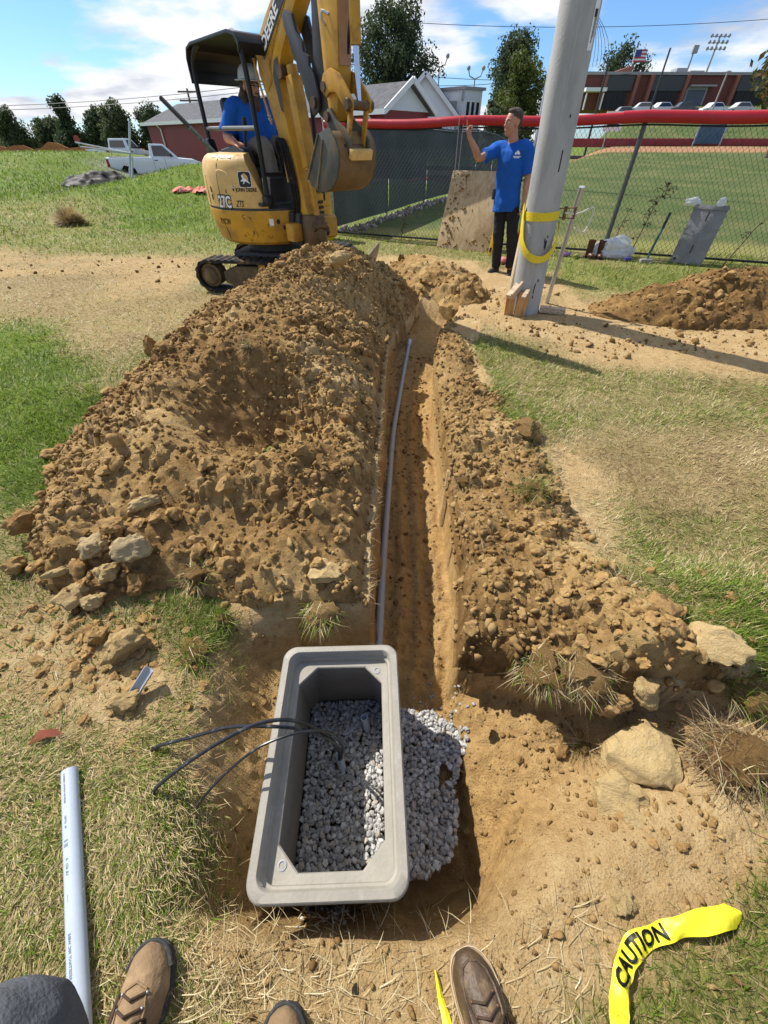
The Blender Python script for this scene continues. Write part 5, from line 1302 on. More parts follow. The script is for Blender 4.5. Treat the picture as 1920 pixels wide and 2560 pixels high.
# big single clods and other bits lying about
BIGROCK = {}
def clod(label, x, y, z, sx, sy, sz, mat, seed, rz=0.0, tilt=(0, 0), cuts=7, rough=0.3):
    me = rock_mesh('dirt_clod', seed, 4, 1.0, rough, cuts, [mat])
    for v in me.vertices:
        p = v.co; k = 1 + 0.07 * mnoise.noise(p * 6 + Vector((seed, 0, 0))) + 0.05 * mnoise.noise(p * 15); v.co = p * k
    o = mesh_obj('dirt_clod', me); o.location = (x, y, z); o.scale = (sx, sy, sz); o.rotation_euler = (tilt[0], tilt[1], rz)
    return tag(o, label, 'dirt clod', 'large single clods')
for a in [('large flat pale clod on the front of the heap beside the trench', -0.252, 1.045, 0.10, .085, .072, .042, MAT_PALE, 201, 0.3, (0.18, -0.1)),
          ('long smooth spear shaped clod above the group of grey clods', -1.165, 1.385, 0.205, .085, .035, .036, MAT_PALE, 202, 0.5, (0.2, -0.2)),
          ('rounded brown clod left of the spear shaped clod', -1.262, 1.245, 0.19, .062, .045, .035, MAT_CLAYCLOD, 203, -0.2, (.3, 0)),
          ('crumbly grey clod directly below the spear shaped clod', -1.132, 1.13, 0.165, .078, .065, .060, MAT_GREYCLAY, 204, 0.6, (.2, 0)),
          ('crumbly grey clod left of the other grey one', -1.30, 1.145, 0.165, .062, .055, .050, MAT_GREYCLAY, 205, 0.2, (0, 0)),
          ('square dark brown clod at the right end of the clod group', -1.105, 1.018, 0.05, .052, .048, .045, MAT_CLAYCLOD, 206, 0.4, (0, 0)),
          ('ochre clod in the middle of the clod group', -1.222, 1.04, 0.10, .058, .045, .042, MAT_PALE, 207, 0.9, (0, .2)),
          ('flat pale slab leaning at the left end of the clod group', -1.43, 1.055, 0.10, .070, .028, .030, MAT_PALE, 208, 0.55, (.3, 0)),
          ('large slab of clay below the flat pale slab', -1.345, 0.955, 0.055, .080, .050, .042, MAT_PALE, 209, 0.6, (.4, .1)),
          ('big blocky clod lying alone on the ground above the half pipe', -1.03, 0.742, 0.035, .084, .072, .062, MAT_PALE, 210, 0.7, (.2, 0), 8),
          ('small ochre clod between the slab and the big blocky clod', -1.262, 0.93, 0.04, .045, .034, .032, MAT_PALE, 211, 0.3, (0, 0)),
          ('brown clod left of the big blocky clod', -1.168, 0.79, 0.02, .045, .042, .038, MAT_CLAYCLOD, 212, 0.2, (0, 0)),
          ('pale clod touching the end of the half pipe', -0.935, 0.527, 0.02, .052, .042, .042, MAT_PALE, 213, 0.4, (0, 0)),
          ('dark clod at the far left foot of the heap', -1.745, 1.14, 0.03, .065, .042, .040, MAT_CLAYCLOD, 214, 0.3, (0, 0)),
          ('big brown lump at the left edge of the heap beside the lush grass', -1.80, 1.37, 0.085, .090, .070, .065, MAT_CLAYCLOD, 215, 0.8, (0, 0)),
          ('huge pale angular slab tipped into the right side of the pit', 0.905, 0.385, -0.085, .130, .125, .070, MAT_PALE, 216, 0.55, (0.12, -0.12), 11, 0.14),
          ('rough pale lump in front of the huge tipped slab', 0.775, 0.275, -0.105, .110, .070, .058, MAT_PALE, 217, -0.5, (0.2, 0)),
          ('small flat pale stone below the huge tipped slab', 0.805, 0.20, -0.08, .048, .036, .032, MAT_PALE, 218, -0.4, (0.2, 0)),
          ('large ochre block on the bank at the right edge', 1.20, 0.665, 0.17, .130, .085, .062, MAT_PALE, 219, -0.2, (0.05, -.1), 8),
          ('broad crumbly ochre mound of clay on the right bank', 1.03, 0.80, 0.17, .110, .085, .050, MAT_CLAYCLOD, 220, 0.2, (0, 0)),
          ('single ochre stone on the bare soil right of the trench', 0.952, 1.225, 0.03, .082, .048, .042, MAT_PALE, 221, -0.1, (0, .1)),
          ('small brown stone just in front of the single ochre stone', 0.945, 1.10, 0.03, .052, .04, .042, MAT_CLAYCLOD, 222, 0.5, (0, 0)),
          ('pale boulder near the top of the long heap', -0.43, 4.22, 0.69, .105, .085, .070, MAT_PALE, 223, 0.2, (0, 0)),
          ('ochre block on the crumbled bank above the huge slab', 0.93, 0.545, 0.07, .055, .045, .050, MAT_PALE, 224, 0.8, (0, 0)),
          ('dark block under the lip of the bank above the huge slab', 0.84, 0.535, -0.02, .062, .05, .055, MAT_CLAYCLOD, 225, 0.2, (0, 0)),
          ('little flat brown chip alone on the sandy pit floor', 0.527, 0.417, -0.262, .020, .012, .010, MAT_CLAYCLOD, 226, 0.7, (0, 0)),
          ('pale lump half sunk in the trodden soil left of the caution tape', 0.66, 0.03, -0.05, .045, .04, .028, MAT_PALE, 227, 0.7, (0, 0)),
          ('dark clod standing on the lawn at the upper left edge of the heap', -2.21, 3.72, 0.07, .075, .05, .10, MAT_CLAYCLOD, 228, 0.2, (0, 0)),
          ('two toned clod on the grass by the left foot of the heap', -2.12, 2.05, 0.03, .075, .05, .035, MAT_CLAYCLOD, 229, 0.2, (0, 0))]: clod(*a)
nr_ = random.Random(9)
mid = empty('broken_clay', 'crumbled clay pieces strewn over the pale bank on the right', 'dirt', (1.1, 0.7, 0.1))
for k in range(150):
    x, y = nr_.gauss(1.02, 0.17), nr_.gauss(0.72, 0.13)
    if k > 90: x, y = nr_.gauss(0.70, 0.18), nr_.gauss(0.95, 0.3)
    if k > 120: x, y = nr_.gauss(0.86, 0.12), nr_.gauss(0.24, 0.06)
    s = nr_.uniform(0.008, 0.030) * (0.5 if k > 120 else 1)
    o = bpy.data.objects.new('clod', nr_.choice(ROCKS)); link(o, mid); o.location = (x - 1.1, y - 0.7, max(gz(x, y), heap4_z(x, y)) - 0.1 + s * 0.3); o.scale = (s * nr_.uniform(.8, 1.4), s, s * nr_.uniform(.7, 1)); o.rotation_euler = (nr_.gauss(0, .4), nr_.gauss(0, .4), nr_.uniform(0, 6))
lf_ = empty('broken_clay', 'crumbled clay pieces strewn on the ground left of the pit', 'dirt', (-1.2, 0.7, 0.0))
for k in range(170):
    x, y = nr_.gauss(-1.25, 0.22), nr_.gauss(0.86, 0.14)
    if k > 110: x, y = nr_.gauss(-1.0, 0.2), nr_.gauss(0.74, 0.13)
    if x > -0.68 and y < 0.85: continue
    s = nr_.uniform(0.006, 0.026)
    o = bpy.data.objects.new('clod', nr_.choice(ROCKS)); link(o, lf_); o.location = (x + 1.2, y - 0.7, max(gz(x, y), heap1_z(x, y)) + s * 0.2); o.scale = (s * nr_.uniform(.8, 1.4), s, s * nr_.uniform(.7, 1)); o.rotation_euler = (nr_.gauss(0, .4), nr_.gauss(0, .4), nr_.uniform(0, 6))
# half pipe offcut
hpz = gz(-0.885, 0.606)
hv = MB().mat(MAT_PVC)
ringsA = []
for s in (0, 0.115):
    ring = [(0.022 * math.cos(t), s, -0.022 * math.sin(t) + 0.022) for t in np.linspace(0, math.pi, 12)] + [(0.0185 * math.cos(t), s, -0.0185 * math.sin(t) + 0.022) for t in np.linspace(math.pi, 0, 12)]
    ringsA.append(ring)
hv.rings(ringsA)
ho = tag(hv.build('pipe_offcut'), 'short grey half pipe offcut standing on the soil by a pale clod', 'pipe offcut'); ho.location = (-0.915, 0.545, hpz + 0.005); ho.rotation_euler = (R(28), 0, R(-32))
MAT_REDLEAF = M('dry red leaf', (0.24, 0.06, 0.03), 0.7, 0.2, 30)
lx, ly = -1.15, 0.42; lz = gz(lx, ly) + 0.015
tag(MB().mat(MAT_REDLEAF).add([(lx - .05, ly - .03, lz - .01), (lx - .02, ly + .012, lz + .012), (lx + .03, ly + .018, lz + .01), (lx + .06, ly + .005, lz - .006), (lx + .01, ly - .008, lz + .004)], [(0, 1, 4), (1, 2, 4), (2, 3, 4)]).build('dead_leaf'), 'curled dry red leaf on the grass left of the vault', 'leaf')

# crumbs lying on the trodden soil, in the pit and along the trench floor
nrg = np.random.default_rng(501)
cx_ = np.concatenate([nrg.uniform(0.28, 1.45, 2300), nrg.uniform(-0.45, 0.9, 1500), TRL(np.linspace(0.8, 4.3, 1500)) + nrg.uniform(0.02, 0.40, 1500), nrg.uniform(-1.5, -0.42, 1300), nrg.uniform(0.9, 2.4, 700), nrg.normal(-4.0, 1.3, 700), nrg.uniform(1.2, 5.5, 900)])
cy_ = np.concatenate([nrg.uniform(0.0, 0.72, 2300), nrg.uniform(-0.30, 0.0, 1500), np.linspace(0.8, 4.3, 1500), nrg.uniform(0.05, 0.98, 1300), nrg.uniform(3.2, 6.0, 700), nrg.normal(7.3, 0.7, 700), nrg.normal(4.15, 0.25, 900)])
sl_, _g = zone_fields(cx_, cy_)
ok = (nrg.random(len(cx_)) < sl_ ** 2) & ~((np.abs(cx_ + 0.163) < 0.24) & (np.abs(cy_ - 0.385) < 0.38))
cx_, cy_ = cx_[ok], cy_[ok]; sz_ = (0.0016 + 0.0105 * nrg.random(len(cx_)) ** 6) * (1 + 0.5 * (cy_ > 1) + 2.2 * (cy_ > 5.6) + 1.2 * ((cx_ > 1.2) & (cy_ > 3.5)))
tag(scatter_joined('soil_crumbs', ROCKS_LO, np.column_stack([cx_, cy_, gz_np(cx_, cy_) + sz_ * 0.3]), sz_, nrg, [MAT_CRUMB], None, 0.9, stretch=0.45), 'small soil crumbs strewn over the bare clay', 'soil crumbs', kind='stuff')

# caution tape
MAT_TAPE = M('yellow barrier film', (0.86, 0.76, 0.03), 0.42, 0.06, 25, bump=0.9, bscale=22, spec=0.35, bdist=0.006)
tp_pts = [Vector(p) for p in bez([(0.955, 0.000, 0.0), (0.86, -0.010, 0.02), (0.775, -0.022, 0.025), (0.715, -0.035, 0.018), (0.650, -0.055, 0.014), (0.600, -0.088, 0.02), (0.568, -0.128, 0.02), (0.545, -0.18, 0.015), (0.535, -0.26, 0.01)], 64)]
for p in tp_pts: p.z += gz(p.x, p.y) + 0.012
tape = empty('caution_tape', 'crumpled strip of yellow CAUTION tape at the lower right', 'barrier tape', tp_pts[0])
HW = 0.0225
def tape_frame(i):
    a, b = tp_pts[max(i - 1, 0)], tp_pts[min(i + 1, len(tp_pts) - 1)]
    d = (b - a).normalized(); s_ = d.cross(Vector((0, 0, 1))).normalized(); return d, s_
tv, tf = [], []
nt_ = len(tp_pts)
def tape_pt(f, q):
    """f: position index along the strip, q: -1..1 across"""
    i = int(min(max(f, 0), nt_ - 1.001)); t = f - i
    p = tp_pts[i].lerp(tp_pts[i + 1], t); d, s_ = tape_frame(i)
    w = HW * (0.98 + 0.10 * math.sin(f * 0.23) + 0.07 * math.sin(f * 0.61 + 1) - (0.75 * max(0, 1 - f / 3.0)))
    z = 0.0045 * math.sin(f * 0.45 + q * 2.2) + 0.0012 * math.sin(f * 0.9 - q * 2) - 0.004 * q * q + 0.007 * math.sin(f * 0.16)
    return p + s_ * w * q + Vector((0, 0, z))
for i in range(nt_ * 2 - 1):
    for k in range(7): tv.append(tape_pt(i * 0.5, -1 + k / 3) - tp_pts[0])
for i in range(nt_ * 2 - 2):
    for k in range(6): tf.append((i * 7 + k, i * 7 + k + 1, i * 7 + k + 8, i * 7 + k + 7))
MB().mat(MAT_TAPE).add(tv, tf).build('film', parent=tape, smooth=60)
MAT_INK = M('black tape ink', (0.012, 0.012, 0.012), 0.4, 0.2, 30)
step_ = (tp_pts[-1] - tp_pts[0]).length * 1.25 / nt_
acc = [0.0]
for i in range(nt_ - 1): acc.append(acc[-1] + (tp_pts[i + 1] - tp_pts[i]).length)
def tape_text(p):
    s = 0.325 - p.x * 1.0                       # the word reads from the lower left upwards
    i = max(0, min(nt_ - 2, int(np.searchsorted(acc, s)) - 1)); f = i + (s - acc[i]) / max(1e-6, acc[i + 1] - acc[i])
    return tape_pt(f, p.y / HW) + Vector((0, 0, 0.0042)) - tp_pts[0]
text_obj('lettering', 'CAUTION', 0.043, None, MAT_INK, tape, 0.0004, 0.0016, tape_text, 0.98)
ys_ = [Vector((0.133, -0.100, 0)), Vector((0.137, -0.12, 0)), Vector((0.142, -0.145, 0)), Vector((0.150, -0.17, 0)), Vector((0.158, -0.21, 0))]
yv, yf_ = [], []
for k, p in enumerate(ys_):
    z = gz(p.x, p.y) + 0.008 + 0.006 * math.sin(k * 2); w = 0.002 + 0.0028 * k
    yv += [(p.x - w, p.y, z + 0.003), (p.x, p.y, z + 0.008), (p.x + w, p.y, z)]
for k in range(4):
    for a in (0, 1): yf_.append((k * 3 + a, k * 3 + a + 1, k * 3 + a + 4, k * 3 + a + 3))
tag(MB().mat(MAT_TAPE).add(yv, yf_).build('tape_scrap', smooth=0), 'thin yellow tape scrap beside the dark brown boot', 'barrier tape')
# small burrow hole in the trodden soil
tag(MB().mat(M('burrow dark', (0.02, 0.012, 0.006), 0.95, 0.3, 30)).ball((-0.072, -0.140, gz(-0.072, -0.14) - 0.004), 0.014, 12, 8, (0.8, 1.3, 0.5)).build('burrow'), 'small dark hole in the trodden soil between the boots', 'hole')

# ------------------------------------------------------------------ concrete pole and what leans on it
def pole_mat():
    m, N, L, b = new_mat('spun concrete')
    t = N.new('ShaderNodeTexCoord')
    n = N.new('ShaderNodeTexNoise'); n.inputs['Scale'].default_value = 2.2; n.inputs['Detail'].default_value = 8; n.inputs['Roughness'].default_value = 0.62
    mp = N.new('ShaderNodeMapping'); mp.inputs['Scale'].default_value = (2.5, 2.5, 0.7); L.new(t.outputs['Object'], mp.inputs[0]); L.new(mp.outputs[0], n.inputs['Vector'])
    rp = ramp_node(N, [(0.28, (0.27, 0.27, 0.26)), (0.55, (0.385, 0.385, 0.372)), (0.8, (0.47, 0.47, 0.455))]); L.new(n.outputs['Fac'], rp.inputs[0])
    n2 = N.new('ShaderNodeTexNoise'); n2.inputs['Scale'].default_value = 9; n2.inputs['Detail'].default_value = 6
    mp2 = N.new('ShaderNodeMapping'); mp2.inputs['Scale'].default_value = (1, 1, 0.22); L.new(t.outputs['Object'], mp2.inputs[0]); L.new(mp2.outputs[0], n2.inputs['Vector'])
    k = ramp_node(N, [(0.66, (1, 1, 1)), (0.76, (0.55, 0.55, 0.56))]); L.new(n2.outputs['Fac'], k.inputs[0])
    mx = N.new('ShaderNodeMix'); mx.data_type = 'RGBA'; mx.blend_type = 'MULTIPLY'; mx.inputs['Factor'].default_value = 1; L.new(rp.outputs[0], mx.inputs['A']); L.new(k.outputs[0], mx.inputs['B'])
    L.new(mx.outputs['Result'], b.inputs['Base Color']); b.inputs['Roughness'].default_value = 0.75
    n3 = N.new('ShaderNodeTexNoise'); n3.inputs['Scale'].default_value = 60; n3.inputs['Detail'].default_value = 6; L.new(t.outputs['Object'], n3.inputs['Vector'])
    bp = N.new('ShaderNodeBump'); bp.inputs['Strength'].default_value = 0.25; bp.inputs['Distance'].default_value = 0.01; L.new(n3.outputs['Fac'], bp.inputs['Height']); L.new(bp.outputs[0], b.inputs['Normal'])
    return m
MAT_POLE = pole_mat()
PB = Vector((1.70, 5.06, -0.12)); PD = (Vector((1.565, 5.0, 2.29)) - Vector((1.70, 5.06, 0))).normalized()
pole = empty('concrete_pole', 'thick grey concrete pole leaning slightly left and held by a strap', 'pole', PB)
MB().mat(MAT_POLE).tube([PD * t for t in (0, 1, 2, 3, 4.5, 6, 8, 9.5)], [0.170, 0.166, 0.162, 0.158, 0.152, 0.146, 0.138, 0.132], 40).build('shaft', parent=pole, smooth=60)
P_u = Vector((0, -1, 0)) - PD * Vector((0, -1, 0)).dot(PD); P_u.normalize(); P_v = PD.cross(P_u)   # towards viewer, sideways
def on_pole(z, ang, dr=0.0):
    r_ = 0.170 - 0.004 * z + dr; return PD * z + (P_u * math.cos(ang) + P_v * math.sin(ang)) * r_
MAT_MARK = M('black paint mark', (0.03, 0.03, 0.03), 0.8, 0.3, 30); MAT_SEAM = M('concrete seam', (0.42, 0.42, 0.41), 0.8, 0.1, 30)
MB().mat(MAT_SEAM).tube([on_pole(z, -0.22, -0.001) for z in np.linspace(0, 9.3, 24)], 0.004, 6).build('seam', parent=pole)
for strokes in ([(.86, .30), (.80, .33), (.78, .36), (.85, .40)], [(.88, .26), (.84, .28)], [(.90, .44), (.88, .47)], [(.80, .37), (.79, .40), (.86, .43)], [(.46, .22), (.40, .16), (.36, .15)], [(.34, .18), (.31, .17)], [(.50, .36), (.47, .37)], [(.50, .39), (.48, .40)], [(1.55, .3), (1.40, .29)], [(1.78, .35), (1.76, .36)]):
    MB().mat(MAT_MARK).tube([on_pole(z, -0.05 + a * 0.9, 0.0005) for z, a in strokes], 0.006, 5).build('paint_mark', parent=pole)
for z, a in ((2.27, 0.62),):
    vs = []; fs = []
    for i in range(5):
        for j in range(2): vs.append(on_pole(z - 0.13 + 0.26 * j, a - 0.16 + 0.09 * i, 0.0025))
    for i in range(4): fs.append((i * 2, i * 2 + 2, i * 2 + 3, i * 2 + 1))
    lb_ = MB().mat(MAT_WHITE).add(vs, fs).build('label_sticker', parent=pole)
    for k, (a0, a1, z0, z1) in enumerate(((a - .10, a + .12, z + .08, z + .04), (a - .02, a + .03, z + .04, z - .09), (a + .08, a + .12, z + .04, z - .06))):
        MB().mat(MAT_DARK).add([on_pole(z0, a0, .0045), on_pole(z0, a1, .0045), on_pole(z1, a1, .0045), on_pole(z1, a0, .0045)], [(0, 1, 2, 3)]).build('print', parent=lb_, smooth=0)
MAT_STRAP = M('yellow webbing', (0.74, 0.55, 0.02), 0.75, 0.10, 60, bump=0.4, bscale=150, alt=(0.76, 0.60, 0.03))
strap = empty('ratchet_strap', 'yellow ratchet strap round the concrete pole with a hanging loop', 'strap', PB)
def band(pts, w, nrm_fn, t=0.002):
    vs = []; fs = []
    for i, p in enumerate(pts):
        n_, a_ = nrm_fn(i); p = Vector(p)
        vs += [p - a_ * w / 2 - n_ * t, p + a_ * w / 2 - n_ * t, p + a_ * w / 2 + n_ * t, p - a_ * w / 2 + n_ * t]
    for i in range(len(pts) - 1):
        for k in range(4): fs.append((i * 4 + k, i * 4 + 4 + k, i * 4 + 4 + (k + 1) % 4, i * 4 + (k + 1) % 4))
    return vs, fs
angs = np.linspace(0, 2 * math.pi, 41); ZS = 1.06
wrap = [on_pole(ZS - 0.00, a, 0.006) for a in angs]
MB().mat(MAT_STRAP).add(*band(wrap, 0.072, lambda i: ((P_u * math.cos(angs[i]) + P_v * math.sin(angs[i])), PD))).build('wrap', parent=strap)
la = np.linspace(-1.75, 1.45, 30)
lz_ = [ZS + 0.10 * max(0, -(a + 1.2)) * 1.6 - 0.36 * max(0, math.cos((a - (-0.05)) * 0.98)) ** 0.75 for a in la]
loop = [on_pole(z, a, 0.024 + 0.03 * max(0, math.cos(a))) for z, a in zip(lz_, la)]
def loop_frame(i):
    d = (loop[min(i + 1, 29)] - loop[max(i - 1, 0)]).normalized(); n_ = (P_u * math.cos(la[i]) + P_v * math.sin(la[i])); a_ = d.cross(n_).normalized(); return n_, a_
MB().mat(MAT_STRAP).add(*band(loop, 0.062, loop_frame)).build('hanging_loop', parent=strap)
MAT_RUST = M('rusty steel', (0.17, 0.085, 0.04), 0.6, 0.3, 25, metal=0.5, dirt=(0.28, 0.20, 0.10), dirt_amt=0.3, dirt_scale=20)
rc = on_pole(ZS, 1.50, 0.05)
rt = MB().mat(MAT_RUST)
for s in (-0.04, 0.04): rt.bar(rc + Vector((-0.06, 0, s * 0.9)), rc + Vector((0.13, 0, s * 1.1)), 0.03, 0.008)
rt.tube([rc + Vector((0.02, 0, -0.055)), rc + Vector((0.02, 0, 0.055))], 0.017, 10).tube([rc + Vector((0.12, 0, -0.05)), rc + Vector((0.12, 0, 0.05))], 0.012, 8)
rt.build('ratchet', parent=strap)
# galvanised pipe leaning on the pole
gp = empty('steel_pipe', 'galvanised steel pipe leaning up beside the right of the concrete pole', 'pipe', (2.09, 5.44, 0.0))
MB().mat(MAT_STEEL).tube([(0, 0, -0.1), (-0.06, -0.28, 1.13)], 0.0235, 14).build('tube', parent=gp)
MB().mat(MAT_STEEL).tube([(-0.052, -0.24, 0.98), (-0.062, -0.29, 1.15)], 0.029, 14).build('collar', parent=gp)
MAT_WIRE = M('white wire', (0.66, 0.62, 0.52), 0.5, 0.1, 20)
tag(MB().mat(MAT_WIRE).tube(bez([(1.86, 4.98, 0.955), (1.98, 5.02, 0.94), (2.06, 5.04, 0.955), (2.18, 5.06, 0.985), (2.15, 5.05, 0.80), (2.10, 5.05, 0.79), (2.03, 5.06, 0.82)], 30), 0.0075, 6).build('wire_hook'), 'bent white wire hooked round the leaning steel pipe', 'wire')
MAT_PINE = M('pine board', (0.56, 0.42, 0.24), 0.7, 0.12, 4, bump=0.3, bscale=30, stretch=(6, 6, 0.4), alt=(0.66, 0.54, 0.35))
MAT_STAKE = M('orange brown pine', (0.42, 0.20, 0.055), 0.7, 0.25, 5, bump=0.4, bscale=30, stretch=(5, 5, 0.5), alt=(0.60, 0.34, 0.12))
MAT_SPLINT = M('splintered grey wood', (0.40, 0.28, 0.17), 0.85, 0.3, 9, bump=0.8, bscale=40, stretch=(0.6, 6, 6), alt=(0.60, 0.48, 0.34))
bd = MB().mat(MAT_PINE).bar((1.555, 5.24, -0.05), (1.605, 5.34, 1.34), 0.045, 0.10, (1, 0.4, 0)).build('pine_board', bevel=0.004)
tag(bd, 'long pale pine board standing against the left of the concrete pole', 'board')
for k, (a, b, w, t, lb) in enumerate([((1.475, 4.90, -0.15), (1.465, 4.95, 0.20), 0.105, 0.05, 'left orange brown wooden stake at the foot of the concrete pole'), ((1.575, 4.86, -0.15), (1.605, 4.91, 0.245), 0.115, 0.05, 'right orange brown wooden stake with a knot touching the concrete pole')]):
    o = tag(MB().mat(MAT_STAKE).bar(a, b, w, t, (0, -1, 0)).build('wooden_stake', bevel=0.004), lb, 'stake', 'stakes at the pole foot')
tag(MB().mat(MAT_SPLINT).bar((1.43, 4.87, 0.20), (1.60, 5.02, 0.34), 0.09, 0.05, (0, 0, 1)).bar((1.45, 4.84, 0.215), (1.58, 4.94, 0.325), 0.03, 0.07, (0, 0, 1)).build('splintered_block', bevel=0.008), 'splintered wood block lying across the left stake', 'wood block')
tag(MB().mat(MAT_SPLINT).bar((1.57, 4.80, 0.215), (1.67, 4.93, 0.315), 0.05, 0.022, (0, 0, 1)).build('split_strip', bevel=0.003), 'pale split strip on top of the right stake', 'wood block')
tag(MB().mat(MAT_SPLINT).bar((1.86, 5.00, 0.045), (2.13, 4.90, 0.04), 0.09, 0.06).build('timber_offcut', bevel=0.006), 'grey timber offcut lying at the right foot of the concrete pole', 'timber')
tag(MB().mat(M('bright red plastic', (0.74, 0.012, 0.008), 0.45, 0.08, 4, spec=0.4)).rings([[(2.02, 6.9, 0.10), (2.20, 6.95, 0.10), (2.20, 7.07, 0.10), (2.02, 7.02, 0.10)], [(1.985, 6.9, 0.45), (2.14, 6.95, 0.45), (2.14, 7.05, 0.45), (1.985, 7.0, 0.45)], [(2.02, 6.9, 0.98), (2.07, 6.92, 0.98), (2.07, 6.96, 0.98), (2.02, 6.94, 0.98)]]).build('warning_panel', bevel=0.01), 'tall bright red plastic panel standing behind the pine board', 'panel')
pl = MB().mat(M('pink plastic', (0.6, 0.2, 0.18), 0.6, 0.1, 5)).ball((2.0, 7.6, gz(2.0, 7.6) + 0.05), 0.09, 10, 6, (1, 1, .6)).build('pink_scrap'); tag(pl, 'small pink scrap in the grass behind the standing man', 'scrap')

# ------------------------------------------------------------------ things along the fence
def ply_mat():
    m, N, L, b = new_mat('muddy plywood')
    t = N.new('ShaderNodeTexCoord')
    mp = N.new('ShaderNodeMapping'); mp.inputs['Scale'].default_value = (1, 1, 0.13); L.new(t.outputs['Object'], mp.inputs[0])
    w = N.new('ShaderNodeTexNoise'); w.inputs['Scale'].default_value = 16; w.inputs['Detail'].default_value = 5; w.inputs['Distortion'].default_value = 1.2; L.new(mp.outputs[0], w.inputs['Vector'])
    rp = ramp_node(N, [(0.35, (0.36, 0.245, 0.12)), (0.5, (0.46, 0.335, 0.18)), (0.65, (0.52, 0.39, 0.225))]); L.new(w.outputs['Fac'], rp.inputs[0])
    n = N.new('ShaderNodeTexNoise'); n.inputs['Scale'].default_value = 2.2; n.inputs['Detail'].default_value = 10; n.inputs['Roughness'].default_value = 0.72; L.new(t.outputs['Object'], n.inputs['Vector'])
    k = ramp_node(N, [(0.52, (0, 0, 0)), (0.66, (1, 1, 1))]); L.new(n.outputs['Fac'], k.inputs[0])
    mx = N.new('ShaderNodeMix'); mx.data_type = 'RGBA'; L.new(k.outputs[0], mx.inputs['Factor']); L.new(rp.outputs[0], mx.inputs['A']); mx.inputs['B'].default_value = (0.33, 0.225, 0.105, 1)
    L.new(mx.outputs['Result'], b.inputs['Base Color']); b.inputs['Roughness'].default_value = 0.85
    return m
ply = empty('plywood_sheet', 'muddy plywood sheet leaning on the chain link fence', 'plywood', (1.03, 9.02, gz(1.03, 9.02)), math.atan2(-0.57, 0.945))
tilt = Matrix.Rotation(R(-23), 3, 'X')
MB().mat(ply_mat()).box(tilt @ Vector((0.60, 0, 0.60)), (1.21, 0.018, 1.22), tilt).build('panel', parent=ply, bevel=0.002)
mud = MB().mat(MAT_CLAY); rr = random.Random(4)
nrg = np.random.default_rng(4)
mpos = []
for k in range(110):
    x = abs(rr.gauss(0.20, 0.10)) if k < 80 else rr.uniform(0.05, 1.15); z = rr.uniform(0.03, 1.16) if k < 80 else rr.uniform(0.02, 0.3)
    p = tilt @ Vector((x, -0.011, z)); mpos.append(tuple(p))
tag(scatter_joined('mud_splatter', ROCKS_LO, np.array(mpos), nrg.uniform(0.008, 0.028, len(mpos)), nrg, [MAT_CLAY], ply, 0.5, stretch=0.5), kind='stuff')
lv_ = empty('spirit_level', 'yellow spirit level leaning on the plywood beside the standing man', 'spirit level', (1.92, 8.30, gz(1.92, 8.3)), R(-30))
MB().mat(MAT_YEL).bar((0, 0, 0), (-0.01, 0.20, 0.62), 0.065, 0.028, (0, -1, 0.3)).build('beam', parent=lv_, bevel=0.003)
for t in (0.12, 0.5, 0.88): MB().mat(MAT_BLACKPL).bar((-0.01 * t, 0.20 * t - 0.016, 0.62 * t - 0.035 + .005), (-0.01 * t, 0.20 * t - 0.006, 0.62 * t + 0.03 + .005), 0.034, 0.02, (0, -1, 0.3)).build('vial_window', parent=lv_)
# vault lid slab
LB = Vector((4.865, 7.70, gz(4.865, 7.7) - 0.01)); lid = empty('vault_lid', 'grey concrete vault lid with two slots leaning on the fence', 'vault lid', LB, math.atan2(-0.33, 0.43))
tl = Matrix.Rotation(R(-18), 3, 'X')
MAT_LID = M('grey lid concrete', (0.20, 0.20, 0.195), 0.7, 0.2, 6, bump=0.25, bscale=60, dirt=(0.27, 0.265, 0.25), dirt_amt=0.35, dirt_scale=4)
MB().mat(MAT_LID).box(tl @ Vector((0.235, 0, 0.41)), (0.47, 0.055, 0.80), tl).build('slab', parent=lid, bevel=0.012)
for z in (0.22, 0.66): MB().mat(MAT_DARK).box(tl @ Vector((0.235, -0.0285, z)), (0.016, 0.004, 0.115), tl).build('slot', parent=lid)
MB().mat(MAT_DARK).lathe([(0.0, -0.002), (0.018, -0.002), (0.018, 0.002), (0.0, 0.002)], tl @ Vector((0.06, -0.03, 0.07)), 12, 'y').build('bolt_hole', parent=lid)
MB().mat(MAT_LID).box(tl @ Vector((0.235, -0.033, 0.765)), (0.475, 0.012, 0.045), tl).build('ledge', parent=lid, bevel=0.004)
def film_mat():
    m, N, L, b = new_mat('clear plastic film')
    b.inputs['Base Color'].default_value = (0.72, 0.74, 0.76, 1); b.inputs['Roughness'].default_value = 0.25
    tr = N.new('ShaderNodeBsdfTransparent'); mx = N.new('ShaderNodeMixShader'); mx.inputs[0].default_value = 0.68
    L.new(tr.outputs[0], mx.inputs[1]); L.new(b.outputs[0], mx.inputs[2]); L.new(mx.outputs[0], N['Material Output'].inputs['Surface']); return m
MAT_FILM = film_mat()
